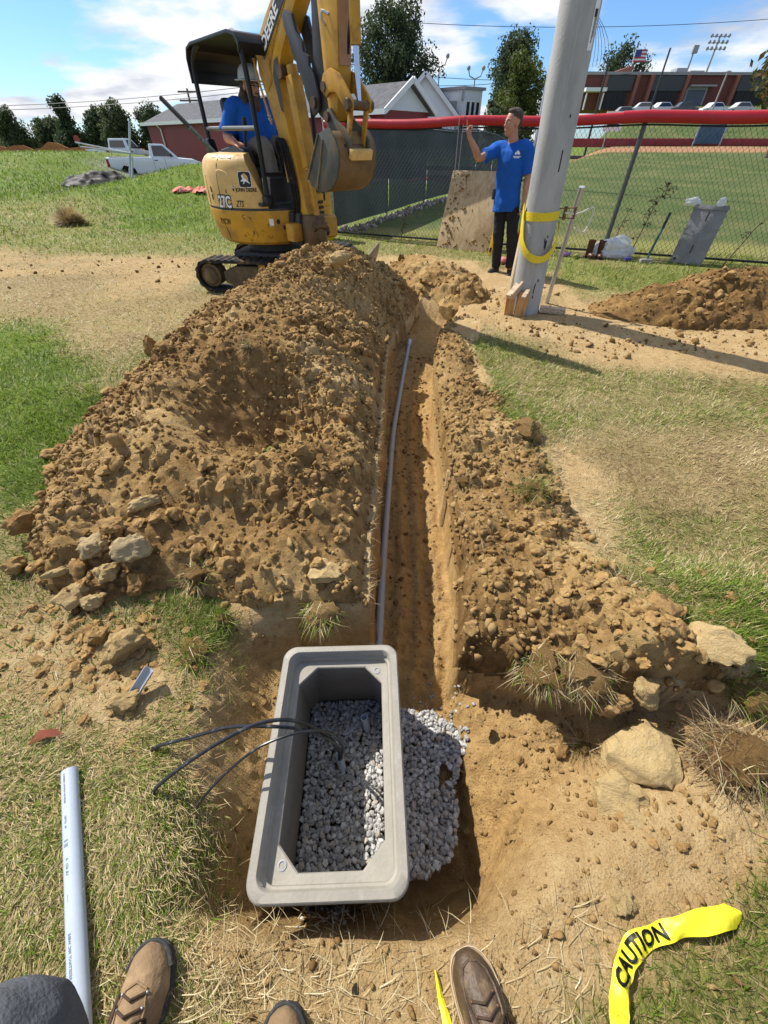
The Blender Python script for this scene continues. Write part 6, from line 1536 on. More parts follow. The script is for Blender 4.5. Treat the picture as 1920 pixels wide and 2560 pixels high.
def bag_mesh(name, c, sc_, seed, m, parent=None, n=22):
    bm = bmesh.new(); bmesh.ops.create_icosphere(bm, subdivisions=4, radius=1)
    for v in bm.verts:
        p = v.co; k = 1 + 0.30 * mnoise.noise(p * 1.3 + Vector((seed, 0, 0))) + 0.22 * abs(mnoise.noise(p * 3.1 + Vector((0, seed, 0)))) + 0.10 * abs(mnoise.noise(p * 7))
        p = p * k; v.co = Vector((p.x * sc_[0], p.y * sc_[1], max(p.z, -0.75) * sc_[2]))
    me = bpy.data.meshes.new(name); bm.to_mesh(me); bm.free(); me.materials.append(m)
    me.polygons.foreach_set('use_smooth', np.ones(len(me.polygons), dtype=bool)); me.set_sharp_from_angle(angle=R(28))
    o = mesh_obj(name, me, parent); o.location = c; return o
w1 = tag(bag_mesh('plastic_wrap', LB + Vector((0.10, 0.21, 0.80)), (0.115, 0.05, 0.055), 3, MAT_FILM), 'torn clear wrap on the left top corner of the vault lid', 'plastic wrap', 'torn wrap on the lid')
w2 = tag(bag_mesh('plastic_wrap', LB + Vector((0.42, 0.0, 0.80)), (0.06, 0.05, 0.065), 5, MAT_FILM), 'torn clear wrap on the right top corner of the vault lid', 'plastic wrap', 'torn wrap on the lid')
sh = empty('sledge_hammer', 'green handled sledge hammer leaning on the fence left of the lid', 'sledge hammer', (4.44, 7.66, gz(4.44, 7.66)))
MB().mat(M('green handle paint', (0.03, 0.11, 0.075), 0.4, 0.15, 8)).tube([(0, 0, 0.04), (0.20, 0.24, 0.44)], 0.019, 10).build('handle', parent=sh)
MB().mat(MAT_BLACKPL).tube([(0.20, 0.24, 0.44), (0.29, 0.35, 0.64)], 0.021, 10).build('grip', parent=sh)
MB().mat(M('worn grey iron', (0.30, 0.28, 0.26), 0.7, 0.2, 12)).box((0, 0, 0.03), (0.20, 0.07, 0.062)).build('head', parent=sh, bevel=0.012)
bg = tag(bag_mesh('plastic_bag', (4.05, 8.10, gz(4.05, 8.1) + 0.13), (0.31, 0.15, 0.165), 7, MAT_FILM), 'crumpled translucent plastic bag lying against the fence', 'plastic bag')
MAT_BOOTB = M('brown rubber', (0.085, 0.030, 0.014), 0.4, 0.3, 8, dirt=(0.22, 0.10, 0.045), dirt_amt=0.3)
for k, (x, y, rz_, lb) in enumerate([(3.63, 8.10, 0.2, 'left brown rubber boot half inside the plastic bag'), (3.80, 8.06, -0.1, 'right brown rubber boot half inside the plastic bag')]):
    o = empty('rubber_boot', lb, 'boot', (x, y, gz(x, y)), rz_, 'brown rubber boots by the fence')
    MB().mat(MAT_BOOTB).lathe([(0.050, 0.0), (0.055, 0.05), (0.055, 0.15), (0.062, 0.25), (0.055, 0.25), (0.048, 0.15), (0.04, 0.1)], (0, 0, 0.01), 14, cap1=False).build('shaft', parent=o)
    MB().mat(MAT_BOOTB).ball((-0.02, -0.09, 0.045), 0.055, 12, 8, (0.9, 1.8, 0.8)).build('foot', parent=o)
    MB().mat(MAT_BLACKPL).box((-0.01, -0.07, 0.006), (0.10, 0.24, 0.02)).build('sole', parent=o, bevel=0.006)
def can(label, x, y, col, rz_):
    o = empty('drink_can', label, 'can', (x, y, gz(x, y) + 0.034), rz_, 'crushed cans by the fence')
    MB().mat(M('can paint', col, 0.3, 0.2, 12, spec=0.6)).lathe([(0.026, -0.075), (0.034, -0.062), (0.033, 0.0), (0.034, 0.058), (0.028, 0.072)], (0, 0, 0), 14, 'x').build('body', parent=o)
    MB().mat(MAT_STEEL).lathe([(0.001, 0.0), (0.027, 0.002), (0.028, 0.005)], (0.073, 0, 0), 12, 'x', cap1=False).build('lid', parent=o)
can('purple drink can lying left of the brown boots', 3.26, 8.17, (0.36, 0.16, 0.42), 0.3)
can('yellow green drink can lying against the purple one', 3.38, 8.02, (0.30, 0.32, 0.05), 0.9)
can('dark blue drink can lying in front of the plastic bag', 4.18, 7.78, (0.06, 0.05, 0.22), 0.4)
tag(bag_mesh('paper_scrap', (2.83, 8.35, gz(2.83, 8.35) + 0.05), (0.12, 0.07, 0.06), 9, MAT_WHITE), 'crumpled white paper scrap behind the leaning steel pipe', 'paper')
tag(MB().mat(MAT_ORANGE).box((6.02, 7.02, gz(6.02, 7.02) + 0.03), (0.34, 0.10, 0.05), Matrix.Rotation(-.2, 3, 'Z')).build('orange_scrap', bevel=0.015), 'orange plastic scrap in the grass at the right edge', 'scrap')
# dead weeds
MAT_WEED = M('dead weed', (0.075, 0.045, 0.028), 0.9, 0.3, 12)
def weed(label, x, y, h, seed, n=26, m=MAT_WEED, lean=0.25, name='dead_weed', leafy=0.05):
    rr = random.Random(seed); v = MB().mat(m)
    z = gz(x, y); top = Vector((lean * h, 0.05, h)); st_ = bez([(0, 0, -.02), (lean * h * .3, 0, h * .4), (lean * h * 0.55, 0.02, h * .7), top], 12)
    v.tube(st_, [0.010 * (1 - .06 * i) for i in range(len(st_))], 5)
    for k in range(n):
        i = rr.randrange(3, len(st_)); p = st_[i]; a = rr.uniform(0, 6.3); l = rr.uniform(.06, .17) * h
        q = p + Vector((math.cos(a) * l, math.sin(a) * l, rr.uniform(-.1, .5) * l))
        v.tube([p, (p + q) / 2 + Vector((0, 0, l * .15)), q], [0.005, 0.004, 0.002], 4)
        for s in range(3):
            c = p.lerp(q, rr.uniform(.4, 1)); d = Vector((rr.gauss(0, 1), rr.gauss(0, 1), rr.gauss(-.5, 1))).normalized() * leafy * h; e = d.cross(Vector((0.3, .2, 1))).normalized() * leafy * h * .3
            v.add([c, c + d * .5 + e, c + d, c + d * .5 - e], [(0, 1, 2, 3)])
    o = v.build(name, smooth=0); o.location = (x, y, z); return tag(o, label, 'weed')
weed('tall dead brown weed growing by the fence between bag and hammer', 4.32, 8.05, 0.98, 3)
weed('thin dead weed stalk by the fence behind the plastic bag', 3.98, 8.15, 0.72, 4, 8)
weed('dark dead stalk leaning on the fence at the right edge', 5.62, 7.45, 0.78, 5, 6, lean=0.6)
weed('dead brown weed by the foot of the windscreen', 0.35, 9.75, 0.55, 6, 22)
weed('small yellow flowering weed on the left lawn', -12.3, 15.2, 0.5, 8, 16, M('yellow green weed', (0.40, 0.44, 0.03), 0.8, 0.2, 9), 0.1, 'flowering_weed', 0.10)

# ------------------------------------------------------------------ mini excavator
MAT_JY = M('weathered yellow paint', (0.54, 0.285, 0.024), 0.45, 0.18, 3.5, spec=0.4, dirt=(0.30, 0.17, 0.05), dirt_amt=0.42, dirt_scale=5, bump=0.05, bscale=30)
MAT_JYF = M('faded yellow hood', (0.60, 0.37, 0.095), 0.38, 0.12, 2.6, spec=0.45, dirt=(0.44, 0.27, 0.095), dirt_amt=0.42, dirt_scale=5, alt=(0.66, 0.43, 0.15))
MAT_JYD = M('rusty worn yellow', (0.48, 0.245, 0.02), 0.5, 0.2, 4, dirt=(0.13, 0.055, 0.02), dirt_amt=0.42, dirt_scale=7, spec=0.4)
MAT_GUN = M('dark grey steel', (0.035, 0.036, 0.04), 0.5, 0.25, 9, spec=0.4)
MAT_CANOPY = M('black canopy paint', (0.010, 0.010, 0.011), 0.38, 0.3, 6, spec=0.35)
MAT_BUCKET = M('muddy bucket steel', (0.085, 0.088, 0.075), 0.55, 0.25, 6, metal=0.25, dirt=(0.19, 0.125, 0.055), dirt_amt=0.42, dirt_scale=6)
MAT_BUCKETB = M('clay stained bucket back', (0.16, 0.10, 0.045), 0.6, 0.3, 5, dirt=(0.28, 0.165, 0.055), dirt_amt=0.5, dirt_scale=4)
MAT_CHROME = M('chrome rod', (0.42, 0.47, 0.58), 0.15, 0.05, 20, metal=0.95)
MAT_PIN = M('greasy brown steel', (0.12, 0.075, 0.04), 0.45, 0.35, 12, metal=0.5)
MAT_TRACK = M('dusty rubber track', (0.028, 0.027, 0.025), 0.85, 0.3, 14, dirt=(0.22, 0.15, 0.085), dirt_amt=0.34, dirt_scale=9, spec=0.2)
MAT_MUDST = M('mud caked steel', (0.10, 0.075, 0.045), 0.85, 0.3, 9, dirt=(0.26, 0.175, 0.085), dirt_amt=0.5, dirt_scale=8)
MAT_DECAL = M('white decal', (0.78, 0.78, 0.76), 0.45, 0.04, 20); MAT_DBLACK = M('black decal', (0.012, 0.012, 0.012), 0.45, 0.2, 20)
digger = empty('mini_excavator', 'yellow mini excavator with black canopy behind the long clay heap', 'excavator', (-1.49, 6.5, 0.0), R(-48))
UR = Matrix.Rotation(R(40), 3, 'Z')
def ub(mb, name, m=None, bevel=0.0, smooth=35, parent=None):
    mb.v = [tuple(UR @ Vector(p)) for p in mb.v]
    return mb.build(name, m, parent or digger, bevel, smooth)
def stadium(x0, x1, zc0, r0, zc1, r1, n=9):
    out = [(x1 + r1 * math.sin(t), zc1 - r1 * math.cos(t)) for t in np.linspace(0, math.pi, n)]
    out += [(x0 - r0 * math.sin(t), zc0 + r0 * math.cos(t)) for t in np.linspace(0, math.pi, n)]
    return out
def resample(pts, n):
    P = [Vector((*p, 0)) for p in pts] + [Vector((*pts[0], 0))]
    acc = [0]
    for i in range(len(P) - 1): acc.append(acc[-1] + (P[i + 1] - P[i]).length)
    out = []
    for k in range(n):
        s = acc[-1] * k / n; i = int(np.searchsorted(acc, s, side='right')) - 1; i = min(i, len(P) - 2)
        t = (s - acc[i]) / max(1e-9, acc[i + 1] - acc[i]); out.append(P[i].lerp(P[i + 1], t))
    return out
for sy in (-0.62, 0.62):
    base = stadium(-0.72, 0.80, 0.200, 0.180, 0.200, 0.180)
    P = resample(base, 176); c = Vector((0, 0.2, 0))
    outer, inner = [], []
    for i, p in enumerate(P):
        q = P[(i + 1) % 176] - P[i - 1]; n_ = Vector((q.y, -q.x, 0)).normalized()
        lug = 0.012 if (i % 4) in (0, 1) else 0.0
        outer.append(p + n_ * lug); inner.append(p - n_ * 0.030)
    tr_ = MB().mat(MAT_TRACK)
    tr_.rings([[(p.x, sy - 0.15, p.y) for p in inner], [(p.x, sy - 0.15, p.y) for p in outer], [(p.x, sy + 0.15, p.y) for p in outer], [(p.x, sy + 0.15, p.y) for p in inner], [(p.x, sy - 0.15, p.y) for p in inner]], cap0=False, cap1=False)
    belt = ub(tr_, 'track_belt', smooth=25)
    s_ = -1 if sy < 0 else 1
    ub(MB().mat(MAT_MUDST).prism([(-0.53, 0.12), (-0.53, 0.25), (-0.35, 0.315), (0.55, 0.315), (0.62, 0.26), (0.62, 0.12), (0.4, 0.07), (-0.3, 0.07)], lambda u, v, w: (u, sy + w, v), -0.105, 0.105), 'track_frame', bevel=0.015)
    for nm, x, r_, m_ in (('sprocket', -0.72, 0.135, MAT_MUDST), ('idler', 0.80, 0.135, MAT_MUDST)):
        wv = ub(MB().mat(m_).lathe([(0.02, -0.11), (r_ * .72, -0.115), (r_ * .78, -0.10), (r_, -0.095), (r_, 0.095), (r_ * .78, 0.10), (r_ * .72, 0.115), (0.02, 0.11)], (x, sy, 0.20), 24, 'y'), nm)
        if nm == 'sprocket': ub(MB().mat(MAT_MUDST).lathe([(0.02, s_ * 0.125), (0.085, s_ * 0.125), (0.095, s_ * 0.11)], (x, sy, 0.20), 20, 'y'), 'drive_hub', parent=wv)
    for x in (-0.38, -0.13, 0.13, 0.38):
        ub(MB().mat(MAT_MUDST).lathe([(0.02, -0.1), (0.075, -0.1), (0.075, -0.05), (0.055, -0.04), (0.055, 0.04), (0.075, 0.05), (0.075, 0.1), (0.02, 0.1)], (x, sy, 0.090), 14, 'y'), 'roller')
    ub(MB().mat(MAT_JYD).lathe([(0.01, -0.13), (0.045, -0.13), (0.045, 0.13), (0.01, 0.13)], (0.02, sy, 0.33), 12, 'y'), 'top_roller')
ub(MB().mat(MAT_GUN).box((0, 0, 0.34), (0.9, 0.96, 0.18)).box((0.15, 0.0, 0.36), (0.5, 1.0, 0.12)), 'car_body', bevel=0.02)
MB().mat(MAT_GUN).lathe([(0.40, 0.42), (0.40, 0.50), (0.36, 0.52), (0.36, 0.60)], (0, 0, 0), 28).build('slew_ring', parent=digger)
bl = [(1.20 + 0.05 * math.sin(t * 2.2) + 0.06 * t, 0.06 + 0.32 * t) for t in np.linspace(0, 1, 7)]
blade = ub(MB().mat(M('worn blade steel', (0.20, 0.17, 0.14), 0.5, 0.25, 7, metal=0.4, dirt=(0.26, 0.17, 0.08), dirt_amt=0.35, dirt_scale=5)).prism(bl + [(x + 0.022, z) for x, z in bl[::-1]], lambda u, v, w: (u, w, v), -0.775, 0.775), 'dozer_blade', bevel=0.004)
for y in (-0.34, 0.34): ub(MB().mat(MAT_JYD).bar((0.42, y, 0.26), (1.22, y, 0.20), 0.07, 0.12), 'blade_arm', bevel=0.01)
# lower skirt (nearly round in plan: it swings inside its own tracks)
def plan(r_, n=64, a0=0, a1=360): return [(r_ * math.cos(R(a)), r_ * math.sin(R(a))) for a in np.linspace(a0, a1, n, endpoint=(a1 - a0) < 360)]
sk = MB().mat(MAT_JY)
sk.rings([[(x, y, z) for x, y in plan(r_)] for r_, z in ((0.40, 0.535), (0.66, 0.545), (0.705, 0.575), (0.755, 0.72), (0.778, 0.86), (0.776, 0.893), (0.74, 0.90), (0.3, 0.90))])
skirt = sk.build('lower_skirt', parent=digger, smooth=30)
MB().mat(MAT_GUN).rings([[(x, y, z) for x, y in plan(r_)] for r_, z in ((0.772, 0.893), (0.772, 0.915))], cap0=False, cap1=False).build('seam_band', parent=digger)
MB().mat(MAT_GUN).prism(plan(0.70), lambda u, v, w: (u, v, w), 0.90, 0.935).build('floor_deck', parent=digger, bevel=0.006)
def onsk(a, z, dr=0.0):
    r_ = float(np.interp(z, [0.575, 0.72, 0.86, 0.9], [0.705, 0.755, 0.778, 0.778])) + dr
    return Vector((r_ * math.cos(R(a)), r_ * math.sin(R(a)), z))
# hood
def hood_r(z): return float(np.interp(z, [0.9, 1.1, 1.25, 1.32, 1.36, 1.385], [0.776, 0.772, 0.757, 0.735, 0.70, 0.655]))
def onhood(a, z, dr=0.0):
    r_ = hood_r(z) + dr; return Vector((r_ * math.cos(R(a)), r_ * math.sin(R(a)), z))
def hood_end(z): return 328.5 - 16.5 * max(0, (z - 0.9) / 0.47) ** 1.15
sec = [(0.30, 0.918), (0.776, 0.918), (0.774, 1.0), (0.772, 1.1), (0.765, 1.19), (0.757, 1.25), (0.735, 1.32), (0.70, 1.36), (0.655, 1.385), (0.5, 1.395), (0.34, 1.395), (0.30, 1.37)]
hr = []
for k in range(36):
    t = k / 35; ring = []
    for r_, z in sec:
        a = 118 + (hood_end(z) - 118) * t; rr_ = r_ if not (r_ < 0.4) else r_ + 0.12 * t
        ring.append((rr_ * math.cos(R(a)), rr_ * math.sin(R(a)), z))
    hr.append(ring)
hood = MB().mat(MAT_JYF).rings(hr).build('engine_hood', parent=digger, smooth=32)
def line_on(fn, pts, r_=0.004, m=MAT_DBLACK, name='panel_gap', parent=hood):
    return MB().mat(m).tube([fn(a, z, 0.0005) for a, z in pts], r_, 5).build(name, parent=parent)
line_on(onhood, [(283, 0.925), (283, 1.05), (283, 1.2), (284, 1.30), (285, 1.345)])
line_on(onhood, [(262, 0.93), (262, 1.05), (262, 1.2)])
line_on(onhood, [(283, 1.245), (288, 1.252), (294, 1.235), (297, 1.205)], 0.006, M('pale ridge', (0.70, 0.50, 0.22), 0.4, 0.1, 9), 'pressed_ridge')
line_on(onhood, [(276, 1.352), (290, 1.352), (300, 1.352)], 0.004)
line_on(onhood, [(291.5, 1.05), (291.5, 1.085)], 0.006, MAT_DBLACK, 'slot')
lk = MB().mat(MAT_STEEL).ball(onhood(299.5, 1.105, -0.004), 0.018, 10, 8).build('lock', parent=hood)
MB().mat(MAT_DBLACK).ball(onhood(299.6, 1.085, 0.0), 0.012, 8, 6).build('keyhole', parent=lk)
for k, z in enumerate((0.98, 1.05)): line_on(onhood, [(270.5, z), (270.5, z + 0.05)], 0.009, MAT_DBLACK, 'exhaust_slot')
def decal_fn(fn, a0, z0, dr=0.002, lean=0.0):
    def f(p):
        r_ = 0.775; a = a0 + math.degrees(p.x / r_); return fn(a, z0 + p.y, dr + (0.0012 if p.z > 0 else 0))
    return f
def decal(s, size, fn, a, z, m, parent, bold=0.0, dr=0.002, sx=1.0): return text_obj('lettering', s, size, None, m, parent, 0.002, bold, decal_fn(fn, a, z, dr), sx)
decal('27C', 0.150, onhood, 287.2, 0.965, MAT_DBLACK, hood, 0.016, 0.0015, 0.80)
decal('27C', 0.150, onhood, 287.2, 0.965, MAT_DECAL, hood, 0.004, 0.0035, 0.80)
decal('JOHN DEERE', 0.047, onhood, 311.2, 1.084, MAT_DBLACK, hood, 0.0012, 0.002, 0.95)
zt = text_obj('lettering', 'ZTS', 0.080, None, MAT_DBLACK, hood, 0.002, 0.001, lambda p: decal_fn(onhood, 303.5, 0.957)(Vector((p.x * 0.72 + p.y * 0.30, p.y, p.z))))
decal('KVCW', 0.085, onsk, 281.5, 0.776, MAT_DBLACK, skirt, 0.001, 0.002, 0.75)
def patch(fn, a0, z0, pts, m, dr, parent, name):
    return MB().mat(m).add([fn(a0 + math.degrees(x / 0.775), z0 + y, dr) for x, y in pts], [tuple(range(len(pts)))]).build(name, parent=parent, smooth=0)
def rr2(w, h, c, n=4):
    o = []
    for cx, cy, a0 in ((w - c, h - c, 0), (-w + c, h - c, 90), (-w + c, -h + c, 180), (w - c, -h + c, 270)):
        for k in range(n + 1): t = R(a0 + 90 * k / n); o.append((cx + c * math.cos(t), cy + c * math.sin(t)))
    return o
ZL = 1.175
patch(onhood, 311.5, ZL, rr2(0.078, 0.071, 0.024), MAT_DECAL, 0.0015, hood, 'emblem_border')
patch(onhood, 311.5, ZL, rr2(0.072, 0.065, 0.022), MAT_DBLACK, 0.003, hood, 'emblem_field')
deer = [(-0.045, -0.012), (-0.030, -0.004), (-0.020, 0.004), (-0.022, 0.018), (-0.030, 0.024), (-0.026, 0.030), (-0.016, 0.028), (-0.013, 0.040), (-0.008, 0.038), (-0.008, 0.022), (-0.002, 0.010), (0.012, 0.006), (0.022, -0.002), (0.042, -0.020), (0.050, -0.034), (0.030, -0.022), (0.016, -0.014), (0.004, -0.012), (-0.006, -0.028), (-0.024, -0.034), (-0.012, -0.022), (-0.016, -0.012), (-0.030, -0.014)]
patch(onhood, 311.5, ZL, [(x * 1.18, y * 1.18) for x, y in deer], MAT_DECAL, 0.0045, hood, 'leaping_deer')
patch(onsk, 328.5, 0.785, [(-.026, -.034), (.026, -.034), (.026, .034), (-.026, .034)], MAT_DECAL, 0.002, skirt, 'sticker')
patch(onsk, 334.5, 0.79, [(0.022 * math.cos(R(t)), 0.026 * math.sin(R(t))) for t in range(0, 360, 30)], MAT_DBLACK, 0.002, skirt, 'round_sticker')
patch(onsk, 340.5, 0.73, [(-.03, -.02), (.03, -.02), (.03, .02), (-.03, .02)], M('dark red decal', (.09, .02, .02), .5), 0.002, skirt, 'warning_sticker')
rrg = random.Random(8)
for k in range(11):
    a, z = rrg.uniform(299, 327), rrg.uniform(0.62, 0.86)
    pts = [(a, z)]
    for j in range(3): pts.append((pts[-1][0] + rrg.uniform(-1.6, 2.2), pts[-1][1] + rrg.uniform(-0.04, 0.03)))
    line_on(onsk, pts, rrg.uniform(0.0022, 0.0048), M('rust scrape', (0.13, 0.05, 0.018), 0.7, 0.3, 30), 'scrape', skirt)
line_on(onsk, [(279, 0.60), (280, 0.70), (279, 0.80)], 0.005, MAT_DBLACK, 'panel_gap', skirt)
# front left tool box with vents
fb = MB().mat(MAT_JY)
fb.rings([[(r_ * math.cos(R(a)), r_ * math.sin(R(a)), z) for a in np.linspace(12, 52, 12)] + [(r2 * math.cos(R(a)), r2 * math.sin(R(a)), z) for a in np.linspace(52, 12, 12)] for r_, r2, z in ((0.70, 0.40, 0.90), (0.792, 0.40, 0.90), (0.792, 0.40, 1.02), (0.775, 0.42, 1.04))])
fbo = fb.build('side_box', parent=digger, smooth=30)
for k in range(3):
    MB().mat(MAT_DARK).add([Vector((0.806 * math.cos(R(a)), 0.806 * math.sin(R(a)), 0.93 - 0.052 * k + dz)) for dz, aa in ((0, (14, 17, 20, 23)), (0.030, (23, 20, 17, 14))) for a in aa], [tuple(range(8))]).build('vent_slot', parent=fbo, smooth=0)
MB().mat(MAT_GUN).prism([(0.806 * math.cos(R(a)), 0.806 * math.sin(R(a))) for a in np.linspace(8, 50, 12)] + [(0.42 * math.cos(R(a)), 0.42 * math.sin(R(a))) for a in np.linspace(50, 8, 12)], lambda u, v, w: (u, v, w), 1.04, 1.075).build('step_plate', parent=digger, bevel=0.006)
MB().mat(MAT_GUN).box((0.50, -0.30, 0.955), (0.36, 0.40, 0.035)).build('foot_plate', parent=digger, bevel=0.006)
MB().mat(MAT_GUN).lathe([(0.03, -0.08), (0.055, -0.08), (0.055, 0.08), (0.03, 0.08)], (0.80, 0.22, 0.66), 14, 'y').build('work_lamp', parent=digger)
MB().mat(MAT_JY).box((0.74, 0.30, 0.69), (0.12, 0.36, 0.24)).build('front_cowl', parent=digger, bevel=0.05, seg=3)
# seat and controls
MB().mat(MAT_GUN).box((-0.12, -0.02, 1.10), (0.52, 0.56, 0.34)).build('seat_base', parent=digger, bevel=0.03)
seat_m = M('black seat vinyl', (0.02, 0.02, 0.022), 0.5, 0.25, 12)
MB().mat(seat_m).box((-0.08, -0.02, 1.32), (0.48, 0.46, 0.12)).build('seat', parent=digger, bevel=0.045, seg=3)
MB().mat(seat_m).box((-0.34, -0.02, 1.60), (0.11, 0.46, 0.52), Matrix.Rotation(R(-8), 3, 'Y')).build('seat_back', parent=digger, bevel=0.045, seg=3)
for s in (-1, 1):
    MB().mat(MAT_BLACKPL).prism([(-0.30, 1.00), (-0.30, 1.42), (0.05, 1.46), (0.30, 1.43), (0.36, 1.32), (0.24, 1.00)], lambda u, v, w: (u, w - 0.02, v), s * 0.27, s * 0.40).build('control_console', parent=digger, bevel=0.03, seg=3)
    lv2 = MB().mat(MAT_DBLACK).tube(bez([(0.24, s * 0.33 - .02, 1.42), (0.27, s * 0.33 - .02, 1.52), (0.31, s * 0.33 - .02, 1.60)], 8), 0.014, 8).build('joystick', parent=digger)
    MB().mat(MAT_BLACKPL).tube([(0.285, s * 0.33 - .02, 1.55), (0.32, s * 0.33 - .02, 1.64), (0.325, s * 0.33 - .02, 1.68)], [0.02, 0.027, 0.02], 10).build('grip', parent=lv2)
    MB().mat(MAT_DBLACK).tube([(0.58, s * 0.10, 0.95), (0.56, s * 0.10, 1.30), (0.48, s * 0.10, 1.44)], 0.014, 8).build('travel_lever', parent=digger)
MB().mat(MAT_BLACKPL).prism([(0.42, 0.93), (0.66, 0.93), (0.64, 1.18), (0.50, 1.20)], lambda u, v, w: (u, w, v), -0.36, 0.36).build('front_console', parent=digger, bevel=0.02)
MB().mat(MAT_GREY).box((0.60, -0.37, 1.06), (0.10, 0.05, 0.26), Matrix.Rotation(R(14), 3, 'Y')).build('heel_guard', parent=digger, bevel=0.012)
MB().mat(MAT_DBLACK).tube([(0.66, -0.40, 1.22), (0.66, 0.34, 1.22)], 0.016, 8).build('front_rail', parent=digger)
# canopy
CP = {'RF': (0.69, -0.42), 'RR': (-0.52, -0.42), 'LF': (0.66, 0.33), 'LR': (-0.52, 0.36)}
for k, (x, y) in CP.items():
    fr_ = k[1] == 'F'
    zb = 0.94 if fr_ else 1.385
    pts = bez([(x, y, zb), (x + (0.0 if fr_ else -0.02), y, 1.7), (x - (0.05 if fr_ else 0.02), y * 0.985, 2.06), (x - (0.12 if fr_ else -0.06), y * 0.95, 2.20), (x - (0.26 if fr_ else -0.16), y * 0.9, 2.255)], 24)
    po = MB().mat(MAT_CANOPY).tube(pts, 0.026, 10).build('canopy_post', parent=digger)
    MB().mat(MAT_CANOPY).box((x, y, zb + 0.05), (0.11, 0.10, 0.10)).build('post_foot', parent=po, bevel=0.025) if fr_ else MB().mat(MAT_CANOPY).prism([(-0.08, 0), (0.10, 0), (0.04, 0.14), (-0.03, 0.14)], lambda u, v, w: (x + u, y + w, zb - .01 + v), -0.045, 0.045).build('post_foot', parent=po, bevel=0.02)
roof_prof = [(0.64, 2.10), (0.66, 2.17), (0.60, 2.235), (0.45, 2.265), (-0.42, 2.265), (-0.55, 2.235), (-0.60, 2.16), (-0.60, 2.05), (-0.585, 2.05), (-0.58, 2.15), (-0.53, 2.215), (-0.42, 2.238), (0.45, 2.238), (0.58, 2.21), (0.63, 2.155), (0.622, 2.10)]
MB().mat(MAT_CANOPY).prism(roof_prof, lambda u, v, w: (u, w, v), -0.45, 0.41).build('canopy_roof', parent=digger, bevel=0.008)
MB().mat(MAT_CANOPY).box((-0.585, -0.02, 2.02), (0.02, 0.86, 0.10)).build('roof_visor', parent=digger, bevel=0.004)
MB().mat(M('worn grey guard bar', (0.11, 0.12, 0.12), 0.5, 0.25, 12)).tube([(-0.53, -0.42, 1.60), (0.68, -0.42, 1.585)], 0.02, 8).build('guard_bar', parent=digger)
tl_ = empty('digging_bar', 'dark green painted bar sticking out behind the digger hood', 'bar', (0, 0, 0))
dm = Matrix.Translation((-1.49, 6.5, 0)) @ Matrix.Rotation(R(-48), 4, 'Z')
tl_.matrix_world = dm
MB().mat(M('chipped green paint', (0.045, 0.07, 0.045), 0.6, 0.3, 20, dirt=(0.35, 0.36, 0.33), dirt_amt=0.3, dirt_scale=26)).tube([(-0.30, -0.46, 1.36), (-0.62, -0.60, 1.62)], 0.022, 8).build('bar', parent=tl_)
MB().mat(MAT_BLACKPL).tube([(-0.62, -0.60, 1.62), (-0.92, -0.73, 1.86)], 0.026, 8).build('grip', parent=tl_)
# boom, stick, bucket - all in the plane y = YB
YB = -0.08
def bp_(u, v, w): return (u, YB + w, v)
MB().mat(MAT_GUN).box((0.80, YB, 0.72), (0.34, 0.26, 0.34)).build('boom_bracket', parent=digger, bevel=0.03)
MB().mat(MAT_PIN).lathe([(0.02, -0.18), (0.125, -0.17), (0.14, -0.12), (0.14, 0.12), (0.125, 0.17), (0.02, 0.18)], (1.08, YB, 0.70), 18, 'z').build('swing_post', parent=digger)
MB().mat(MAT_JY).box((0.90, YB - 0.17, 0.70), (0.16, 0.14, 0.18)).build('bracket_block', parent=digger, bevel=0.025)
boom_prof = [(0.86, 0.66), (0.90, 0.95), (0.80, 1.20), (0.69, 1.50), (0.56, 1.80), (0.455, 1.99), (0.455, 2.12), (0.52, 2.21), (0.70, 2.33), (0.95, 2.47), (1.35, 2.73), (1.72, 3.03), (1.82, 3.0), (1.80, 2.88), (1.42, 2.50), (1.10, 2.24), (0.93, 2.10), (0.83, 1.97), (0.84, 1.75), (0.94, 1.40), (1.05, 1.05), (1.13, 0.72), (1.08, 0.62)]
boom = MB().mat(MAT_JY).prism(boom_prof, bp_, -0.078, 0.078).build('boom', parent=digger, bevel=0.010)
MB().mat(MAT_JYD).prism([(0.50, 2.02), (0.57, 2.16), (0.75, 2.28), (1.05, 2.46), (1.10, 2.38), (0.86, 2.20), (0.72, 2.05), (0.70, 1.92), (0.60, 1.86)], bp_, -0.084, -0.079).build('side_plate', parent=boom, bevel=0.002)
MB().mat(MAT_PIN).lathe([(0.02, -0.10), (0.05, -0.10), (0.05, 0.10), (0.02, 0.10)], (0.88, YB, 1.98), 14, 'y').build('cylinder_pin', parent=boom)
MB().mat(M('oil stain', (0.03, 0.018, 0.010), 0.4, 0.3, 14)).add([bp_(u, v, -0.0865) for u, v in ((0.74, 1.96), (0.79, 2.06), (0.86, 2.08), (0.845, 1.9), (0.86, 1.7), (0.81, 1.72))], [(0, 1, 2, 3, 4, 5)]).build('oil_stain', parent=boom, smooth=0)
MB().mat(MAT_GUN).prism([(0.0, -0.055), (0.0, 0.055), (0.86, 0.055), (0.86, -0.055)], lambda u, v, w: bp_(0.585 + u * 0.838 - v * 0.545, 2.125 + u * 0.545 + v * 0.838, w), -0.090, -0.0835).build('name_panel', parent=boom)
text_obj('lettering', 'DEERE', 0.118, None, MAT_DECAL, boom, 0.002, 0.003, lambda p: Vector(bp_(0.585 + (p.x + 0.255) * 0.838 - p.y * 0.545, 2.125 + (p.x + 0.255) * 0.545 + p.y * 0.838, -0.0915 - p.z)), 1.18)
